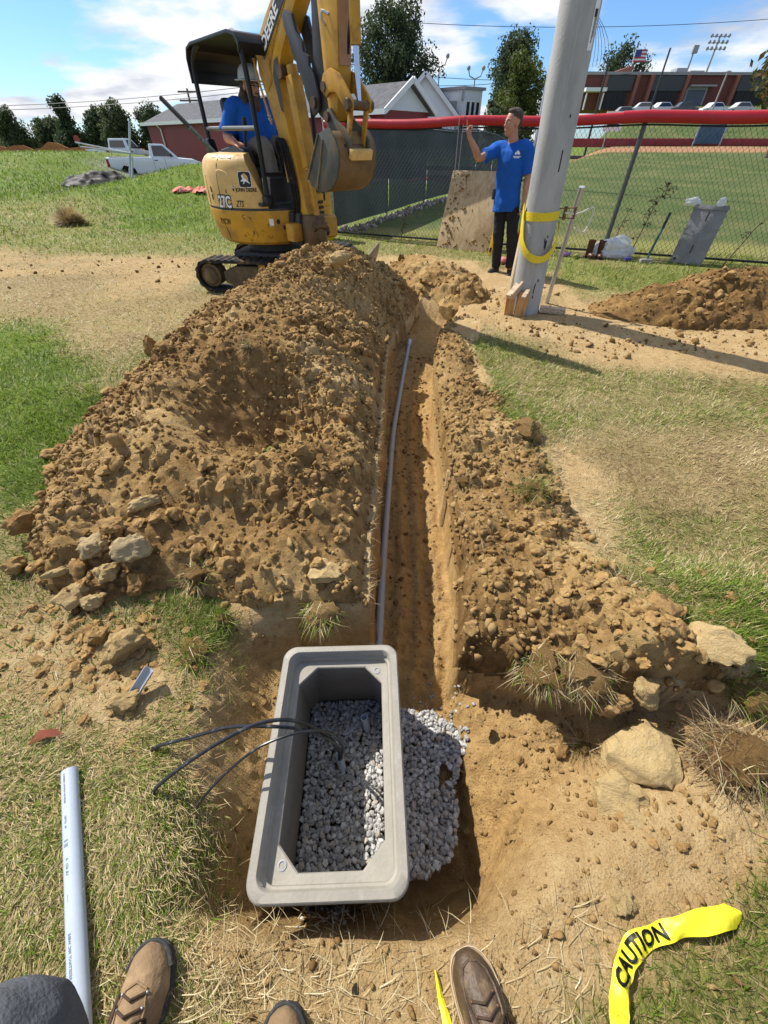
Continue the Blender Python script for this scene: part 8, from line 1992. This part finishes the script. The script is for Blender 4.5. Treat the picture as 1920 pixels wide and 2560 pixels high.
# two people at the near edge: only boots and trouser legs come into the picture
MAT_TANBOOT = M('tan nubuck', (0.235, 0.155, 0.085), 0.75, 0.16, 14, bump=0.3, bscale=130, spec=0.2, dirt=(0.36, 0.25, 0.14), dirt_amt=0.35, dirt_scale=14)
MAT_BRNBOOT = M('worn oiled brown leather', (0.085, 0.055, 0.032), 0.5, 0.35, 16, bump=0.4, bscale=90, spec=0.4, dirt=(0.22, 0.15, 0.085), dirt_amt=0.2, dirt_scale=16)
MAT_SOLE = M('dark boot sole', (0.03, 0.032, 0.033), 0.8, 0.3, 18, dirt=(0.24, 0.17, 0.10), dirt_amt=0.3, dirt_scale=22)
MAT_CREPE = M('pale wedge sole', (0.36, 0.25, 0.14), 0.85, 0.2, 18, dirt=(0.20, 0.13, 0.07), dirt_amt=0.4, dirt_scale=22)
MAT_LACE = M('brown lace', (0.06, 0.036, 0.022), 0.9, 0.3, 60); MAT_THREAD = M('pale welt thread', (0.52, 0.42, 0.27), 0.9, 0.1, 60)
MAT_GREYTR = M('grey work trousers', (0.105, 0.112, 0.125), 0.9, 0.16, 14, bump=0.4, bscale=120, spec=0.15)
MAT_OLIVE = M('olive work trousers', (0.075, 0.075, 0.05), 0.9, 0.16, 14, bump=0.4, bscale=120, spec=0.15)
BOOTSEC = [(0.000, .018, .070), (0.012, .030, .105), (0.045, .036, .135), (0.085, .038, .142), (0.125, .040, .128), (0.160, .044, .108), (0.195, .049, .090), (0.230, .051, .074), (0.262, .047, .060), (0.284, .038, .053), (0.298, .025, .043), (0.305, .010, .030)]
def boot(root, toe, ang, m, sole_m, moc, s=1.0, z=None, shaft=True):
    toe = Vector(toe); fw = Vector((math.sin(ang), math.cos(ang), 0)); sd = Vector((math.cos(ang), -math.sin(ang), 0))
    z = gz(toe.x, toe.y) + 0.004 if z is None else z
    base = toe - fw * 0.305 * s; base.z = z
    P = lambda x, y, zz: tuple(base + (sd * x + fw * y + Vector((0, 0, zz))) * s)
    mb = MB().mat(m); rs = []
    for y, w, h in BOOTSEC:
        rs.append([P(w * math.cos(a) + 0.006 * (y > .15) * math.sin(math.pi * (y - .15) / .155), y, 0.018 + (h * max(0, math.sin(a)) ** 0.8) - 0.004 * (math.sin(a) < 0)) for a in np.linspace(0, 2 * math.pi, 20, endpoint=False)])
    mb.rings(rs)
    if shaft: mb.tube([P(0, .07, .09), P(0, .062, .14), P(0, .058, .20)], [.050 * s, .052 * s, .054 * s], 18)
    up = remeshed('boot', mb, m, root, 0.0045, 3, wrinkle(0.0028, 26, 26, 4))
    outl = [(y, w) for y, w, h in BOOTSEC]
    def outline(g): return [(w + g, y) for y, w in outl] + [(-w - g, y) for y, w in outl[::-1]]
    so = MB().mat(sole_m).rings([[P(x + 0.006 * (y > .15) * math.sin(math.pi * (y - .15) / .155), y + (0.004 if y > .29 else (-.004 if y < .01 else 0)), zz) for x, y in outline(g)] for zz, g in ((0.0, .004), (0.012, .007), (0.024, .0065), (0.026, .002))])
    so.build('sole', parent=up)
    def top(x, y):
        ys_, ws, hs = [q[0] for q in BOOTSEC], [q[1] for q in BOOTSEC], [q[2] for q in BOOTSEC]
        w, h = np.interp(y, ys_, ws), np.interp(y, ys_, hs); a = math.acos(max(-1, min(1, x / w)))
        return 0.018 + h * max(0, math.sin(a)) ** 0.8
    on = lambda x, y, l=.003: P(x + 0.006 * (y > .15) * math.sin(math.pi * (y - .15) / .155), y, top(x, y) + l)
    if moc:
        seam = [(-.030, .170), (-.035, .205), (-.036, .235), (-.031, .262), (-.018, .281), (0, .287), (.018, .281), (.031, .262), (.036, .235), (.035, .205), (.030, .170)]
        MB().mat(m).tube([on(x, y, .001) for x, y in seam], .0032 * s, 6).build('moc_seam', parent=up)
        MB().mat(MAT_THREAD).tube([P((w + .0045) * sg + 0.006 * (y > .15) * math.sin(math.pi * (y - .15) / .155), y, .0275) for sg in (1,) for y, w in outl] + [P(-(w + .0045) + 0.006 * (y > .15) * math.sin(math.pi * (y - .15) / .155), y, .0275) for y, w in outl[::-1]], .0012 * s, 5).build('welt_thread', parent=up)
    else:
        rim = [(w * sg, y) for sg, seq in ((1, outl[8:]), (-1, outl[8:][::-1])) for y, w in seq]
        MB().mat(MAT_SOLE).tube([P(x * 1.05 + 0.006 * math.sin(math.pi * (y - .15) / .155), y + .001, .036) for x, y in rim], .0052 * s, 8).build('toe_rand', parent=up)
        MB().mat(m).tube([on(x, y, .0005) for x, y in ((-.034, .16), (-.031, .205), (-.022, .236), (0, .246), (.022, .236), (.031, .205), (.034, .16))], .0028 * s, 6).build('tongue_seam', parent=up)
    for k in range(4):
        y = .226 - .021 * k
        MB().mat(MAT_LACE).tube([on(-.024, y + .004), on(0, y - .004, .007), on(.024, y + .004)], .0028 * s, 6).build('lace', parent=up)
        for q in (-1, 1): MB().mat(MAT_STEEL if not moc else MAT_RUST).ball(on(q * .026, y + .004, .001), .0036 * s, 8, 6).build('eyelet', parent=up)
    bw = MB().mat(MAT_LACE)
    for q in (-1, 1):
        MB().mat(MAT_LACE).tube(bez([on(0, .170, .006), on(q * .022, .190, .012), on(q * .038, .212 - .02 * q, .004), on(q * .036, .172, .010), on(q * .012, .160, .008)], 16), .0026 * s, 6).build('lace_loop', parent=up)
        MB().mat(MAT_LACE).tube(bez([on(0, .170, .006), on(q * .018, .155, .012), on(q * .034, .135 + .02 * q, .004)], 8), .0024 * s, 6).build('lace_end', parent=up)
    return up
def leg(root, ankle, knee, hip, m, r0, r1, r2, name='trouser_leg', seed=1):
    pts = bez([ankle, Vector(ankle).lerp(Vector(knee), .5), knee, Vector(knee).lerp(Vector(hip), .5), hip], 20)
    mb = MB().mat(m).tube(pts, [np.interp(i, [0, 3, 10, 20], [r0, r0, r1, r2]) for i in range(len(pts))], 18)
    return remeshed(name, mb, m, root, 0.009, 3, wrinkle(0.009, 10, 6, seed))
hz0 = gz(-0.6, -0.1)
helper = empty('person', 'person at the lower left in grey trousers and tan lace-up boots', 'person', (-0.45, -0.3, hz0))
hro = Vector(helper.location)
hl = lambda x, y, z: Vector((x, y, z)) - hro
class _R: pass
def at_root(root, fn):
    """builds with world coordinates, then moves the pieces under the root"""
    before = set(COL.objects); fn(); 
    for o in set(COL.objects) - before:
        if o.parent == root:
            if o.type == 'MESH':
                for v in o.data.vertices: v.co -= root.location
                for ch in o.children:
                    for v in ch.data.vertices: v.co -= root.location
at_root(helper, lambda: (boot(helper, (-0.588, -0.048, 0), R(-4), MAT_TANBOOT, MAT_SOLE, False, 1.06), boot(helper, (-0.232, -0.153, 0), R(8), MAT_TANBOOT, MAT_SOLE, False, 1.06),
                         leg(helper, (-0.585, -0.325, 0.14), (-0.570, -0.175, 0.50), (-0.53, -0.42, 0.92), MAT_GREYTR, .085, .108, .13, seed=3), leg(helper, (-0.27, -0.43, 0.14), (-0.30, -0.40, 0.50), (-0.37, -0.46, 0.92), MAT_GREYTR, .085, .10, .13, seed=6)))
photog = empty('person', 'person at the bottom edge in a dark brown moc-toe boot', 'person', (0.25, -0.35, gz(0.25, -0.15)))
at_root(photog, lambda: (boot(photog, (0.204, -0.062, 0), R(-17), MAT_BRNBOOT, MAT_CREPE, True, 1.05), boot(photog, (0.02, -0.26, 0), R(-8), MAT_BRNBOOT, MAT_CREPE, True, 1.05),
                         leg(photog, (0.285, -0.325, 0.02), (0.29, -0.34, 0.45), (0.24, -0.42, 0.88), MAT_OLIVE, .075, .09, .12, seed=8), leg(photog, (0.035, -0.53, 0.02), (0.05, -0.50, 0.45), (0.09, -0.46, 0.88), MAT_OLIVE, .075, .09, .12, seed=9)))

# ------------------------------------------------------------------ grass, straw and sods
MAT_GREEN = attr_mat('green grass blades', [(0, (0.06, 0.10, 0.010)), (0.45, (0.15, 0.225, 0.022)), (0.8, (0.25, 0.335, 0.045)), (1, (0.36, 0.39, 0.10))], 'tint', 0.6, 0.35, 0.3)
MAT_STRAW = attr_mat('dry straw blades', [(0, (0.24, 0.155, 0.065)), (0.4, (0.44, 0.335, 0.16)), (0.75, (0.60, 0.49, 0.27)), (1, (0.72, 0.64, 0.43))], 'tint', 0.7, 0.25, 0.25)
MAT_ROOT = attr_mat('brown roots', [(0, (0.07, 0.042, 0.022)), (0.6, (0.19, 0.12, 0.065)), (1, (0.42, 0.31, 0.18))], 'tint', 0.8, 0.1, 0.2)
def blade_mesh(name, P, D, L, W, bend, tint, mat, parent=None):
    """P base points, D unit directions, L lengths, W widths, bend: droop vectors"""
    n = len(P)
    up = np.zeros((n, 3)); up[:, 2] = 1
    S = np.cross(D, up + 0.35 * np.roll(D, 1, 1)); S /= np.maximum(1e-6, np.linalg.norm(S, axis=1))[:, None]
    m = P + D * (L * 0.55)[:, None] + bend * (L * 0.12)[:, None]
    t = P + D * L[:, None] + bend * (L * 0.5)[:, None]
    w = W[:, None]
    V = np.stack([P - S * w * .5, P + S * w * .5, m + S * w * .42, m - S * w * .42, t], 1).reshape(-1, 3)
    b = np.arange(n)[:, None] * 5
    me = np_mesh(name, V, [b + np.array([[0, 1, 2, 3]]), b + np.array([[3, 2, 4]])], [mat], attrs={'tint': np.repeat(tint, 5)})
    return mesh_obj(name, me, parent)
grg = np.random.default_rng(2024)
def in_heaps(x, y):
    return (main_heap(x, y) > -0.03) | (mid_heap(x, y) > -0.02) | (right_heap(x, y) > -0.02) | ((berm_heap(x, y) > 0.02) & (np.sin(x * 37.7 + y * 91.3) < 0.75))
def candidates(n, r0, r1, a=50):
    r_ = r0 * np.exp(grg.random(n) * math.log(r1 / r0)); t = R(grg.uniform(-a, a, n)) if False else np.radians(grg.uniform(-a, a, n))
    return r_ * np.sin(t), r_ * np.cos(t)
xs_, ys_ = [], []
for n, r0, r1, a in ((400000, 0.9, 44, 64), (190000, 0.45, 5.0, 95)):
    x, y = candidates(n, r0, r1, a); xs_.append(x); ys_.append(y)
xs_.append(grg.uniform(-1.6, 1.6, 95000)); ys_.append(grg.uniform(-0.42, 0.75, 95000))
x = np.concatenate(xs_); y = np.concatenate(ys_)
soil, green = zone_fields(x, y)
rr_ = np.hypot(x, y)
patch = 0.5 + 0.5 * fbm(x * 3.2, y * 3.2, 3, 91)
dens = np.clip((1 - soil) * (0.55 + 0.9 * patch), 0, 1) + 0.028
pitm = pinside(x, y, [(-0.60, 0.9), (-0.56, 0.4), (-0.42, 0.02), (-0.4, -0.05), (0.4, -0.08), (1.0, 0.1), (1.35, 0.42), (1.2, 0.62), (0.5, 0.70), (0.42, 5.4), (-0.02, 4.2), (-0.10, 0.9)]) > 0
fieldm = (x * 0.40 + y > 10.75) & (x > -1.3)
keep = (grg.random(len(x)) < dens) & ~pitm & ~in_heaps(x, y) & ~fieldm
# open windows under the pole, boots and pipe stay free enough
x, y, green, rr_, soil = x[keep], y[keep], green[keep], rr_[keep], soil[keep]
isg = grg.random(len(x)) < np.clip(green * 1.15 - 0.10, 0.02, 0.96)
def make(sel, mat, name, label, lo, hi, lean0, lean1, wd, cat):
    X, Y, rad = x[sel], y[sel], rr_[sel]; n = len(X)
    Zb = gz_np(X, Y) - 0.003; bh_ = berm_heap(X, Y); Zb = Zb + np.where(bh_ > 0, bh_, 0)
    az = grg.uniform(0, 2 * math.pi, n) + 0.0
    comb_ = 2.2 * fbm(X * 1.3, Y * 1.3, 2, 17); az = np.where(grg.random(n) < 0.5, comb_ * 2 + grg.normal(0, 0.6, n), az)
    le = grg.uniform(lean0, lean1, n)
    D = np.stack([np.cos(az) * np.sin(le), np.sin(az) * np.sin(le), np.cos(le)], -1)
    k = 1 + np.clip(rad - 1.0, 0, 30) * 0.085
    L = grg.uniform(lo, hi, n) * k * (0.75 + 0.5 * green[sel]); W = wd * grg.uniform(0.7, 1.3, n) * (1 + np.clip(rad - 0.8, 0, 30) * 0.42)
    bend = np.stack([np.cos(az), np.sin(az), -0.9 * np.ones(n)], -1) * grg.uniform(0.1, 0.6, n)[:, None]
    Zt = Zb
    tint = np.clip(0.5 + grg.normal(0, 0.2, n) + 0.35 * fbm(X * 1.1, Y * 1.1, 3, 33), 0, 1)
    return tag(blade_mesh(name, np.stack([X, Y, Zt], -1), D, L, W, bend, tint, mat), label, cat, kind='stuff')
make(isg, MAT_GREEN, 'green_grass', 'green grass growing round the dig', 0.022, 0.058, 0.35, 1.15, 0.0022, 'grass')
make(~isg, MAT_STRAW, 'dry_grass', 'dry straw coloured grass round the dig', 0.018, 0.060, 0.75, 1.48, 0.0021, 'grass')
# loose cut straw lying on the trodden soil near the camera and on the right
n = 2200
lx_ = np.concatenate([grg.normal(-0.46, 0.22, n // 2), grg.uniform(0.45, 1.6, n // 4), grg.uniform(-0.3, 0.6, n - n // 2 - n // 4)]); ly_ = np.concatenate([grg.normal(-0.12, 0.08, n // 2), grg.uniform(1.0, 2.4, n // 4), grg.uniform(-0.25, 0.02, n - n // 2 - n // 4)])
az = grg.uniform(0, 6.283, n); le = grg.uniform(1.3, 1.56, n)
D = np.stack([np.cos(az) * np.sin(le), np.sin(az) * np.sin(le), np.cos(le)], -1)
tag(blade_mesh('cut_straw', np.stack([lx_, ly_, gz_np(lx_, ly_) + 0.004], -1), D, grg.uniform(0.015, 0.085, n), grg.uniform(0.0010, 0.0026, n), np.stack([np.cos(az + 1), np.sin(az + 1), np.zeros(n)], -1) * 0.5, grg.random(n), MAT_STRAW), 'loose cut straw on the trodden soil', 'straw', kind='stuff')
# straw fringe sticking out of the cut edges
n = 2000; ey = grg.uniform(0.85, 4.2, n); lft = grg.random(n) < 0.16
ex = np.where(lft, TRL(ey) - 0.015, TRR(ey) + 0.02 + 0.5 * grg.random(n) ** 1.6); sgn = np.where(lft, 1.0, -0.3)
ez = gz_np(ex, ey) + np.where(lft, grg.uniform(-0.02, 0.05, n), np.clip(berm_heap(ex, ey), 0, 1))
D = np.stack([sgn * grg.uniform(.3, 1, n), grg.normal(0, .6, n), grg.uniform(-.3, .8, n)], -1); D /= np.linalg.norm(D, axis=1)[:, None]
tag(blade_mesh('edge_straw', np.stack([ex, ey, ez], -1), D, grg.uniform(0.02, 0.075, n), grg.uniform(0.0012, 0.0028, n), np.array([[0, 0, -1.0]]) * grg.uniform(.1, .8, n)[:, None], grg.random(n), MAT_STRAW), 'straw sticking out along the trench edges', 'straw', kind='stuff')
# turned sods with grass and hanging roots
def sod(label, x, y, z, r_, ng, ns, nroot, d0, seed, spread=0.8, L=(0.04, 0.10)):
    rg = np.random.default_rng(seed)
    root = empty('grass_sod', label, 'sod', (x, y, z), 0, 'turned grass sods')
    def grow(n, mat, name, dirv, spr, ln, droop, wd):
        q = rg.normal(size=(n, 3)); q /= np.linalg.norm(q, axis=1)[:, None]; q[:, 2] *= 0.6
        P = q * r_ * rg.random(n)[:, None] ** 0.4
        D = np.array(dirv) + rg.normal(0, spr, (n, 3)) + q * 0.5; D /= np.linalg.norm(D, axis=1)[:, None]
        tag(blade_mesh(name, P, D, rg.uniform(*ln, n), wd * rg.uniform(.6, 1.3, n), np.array([[0, 0, -1.0]]) * rg.uniform(0, droop, n)[:, None], rg.random(n), mat, root), kind='stuff')
    me = rock_mesh('soil_ball', seed + 300, 3, 0.7, 0.4, 5, [MAT_CLAY]); so_ = mesh_obj('soil_ball', me, root); so_.scale = (r_ * .85, r_ * .85, r_ * .8)
    if ng: grow(ng, MAT_GREEN, 'blades', d0, spread, L, 0.8, 0.0026)
    if ns: grow(ns, MAT_STRAW, 'straw', d0, spread, L, 0.9, 0.0024)
    if nroot: grow(nroot, MAT_ROOT, 'roots', (d0[0] * .5, d0[1] * .5, -0.4), 0.9, (L[0] * .8, L[1] * 1.1), 1.0, 0.0020)
for a in [('green sod on the front lip of the heap by the trench', -0.27, 0.90, 0.01, .075, 160, 120, 80, (0.0, -0.8, -0.1), 1),
          ('upright green sod on the right bank halfway along the trench', 0.815, 1.60, 0.10, .080, 260, 130, 60, (0.1, -0.2, 0.9), 2, 0.6, (0.05, 0.15)),
          ('grassy sod hanging over the pit edge right of the trench end', 0.60, 0.655, 0.03, .10, 220, 300, 60, (0.0, -0.8, 0.1), 3),
          ('straw covered sod next to the hanging sod on the pit edge', 0.74, 0.63, 0.05, .10, 60, 340, 160, (0.1, -0.6, 0.2), 4),
          ('green tuft on the right bank under the big ochre block', 1.335, 0.565, 0.03, .095, 420, 90, 80, (0.2, -0.5, 0.7), 5, 0.6, (0.05, 0.12)),
          ('big brown shaggy root clump at the right edge of the pit', 1.16, 0.36, 0.0, .13, 30, 260, 700, (0.0, -0.6, 0.1), 6, 0.7, (0.06, 0.16)),
          ('dark root clump on the bank above the ochre block', 0.98, 0.93, 0.12, .085, 60, 120, 180, (0.1, 0, 0.7), 7),
          ('dark brown sod on the far part of the right bank', 0.98, 2.28, 0.06, .12, 60, 60, 160, (0, -.2, 0.6), 8),
          ('small dark root clump close to the right trench wall', 0.46, 1.72, 0.07, .055, 10, 30, 90, (-0.2, -0.2, 0.4), 9),
          ('pale grass tuft low on the right bank near the pit', 0.60, 1.02, 0.08, .07, 80, 160, 40, (0, -.2, .9), 10),
          ('small straw tuft standing out of the middle of the heap', -0.92, 2.62, heap1_z(-0.92, 2.62), .05, 20, 110, 40, (0.2, -.4, .6), 11, 0.7, (0.05, 0.13)),
          ('dark sod low on the front slope of the heap', -0.84, 1.05, heap1_z(-0.84, 1.05) + .01, .06, 50, 60, 110, (0, -.4, .5), 12),
          ('small green tuft in the slope left of the vault', -0.70, 0.88, gz(-0.70, 0.88) + .01, .04, 90, 20, 10, (0.2, -.4, .8), 13),
          ('green tuft at the edge of the pit below the front slope of the heap', -0.76, 0.72, gz(-0.76, 0.72) + .01, .07, 170, 60, 10, (0.3, -.2, .8), 14),
          ('dry straw stalks poking up on the sandy slope right of the pit', 0.76, 0.44, gz(0.76, 0.44), .03, 4, 46, 8, (-0.3, -.2, .6), 15, 0.6, (0.06, 0.15))]: sod(*a)
# a dry brown clump on the left lawn
db = empty('dry_shrub', 'round dry brown grass clump on the left lawn', 'shrub', (-7.85, 12.0, gz(-7.85, 12.0)))
n = 2600; q = grg.normal(size=(n, 3)); q /= np.linalg.norm(q, axis=1)[:, None]; q[:, 2] = np.abs(q[:, 2]); q[:, 0] *= 1.35
P = q * 0.10
D = q * np.array([1, 1, .9]) + grg.normal(0, .25, (n, 3)); D /= np.linalg.norm(D, axis=1)[:, None]
tag(blade_mesh('dry_stems', P, D, grg.uniform(.20, .46, n), grg.uniform(.008, .016, n), np.array([[0, 0, -.4]]) * np.ones((n, 1)), 0.2 + 0.5 * grg.random(n), MAT_STRAW, db), kind='stuff')
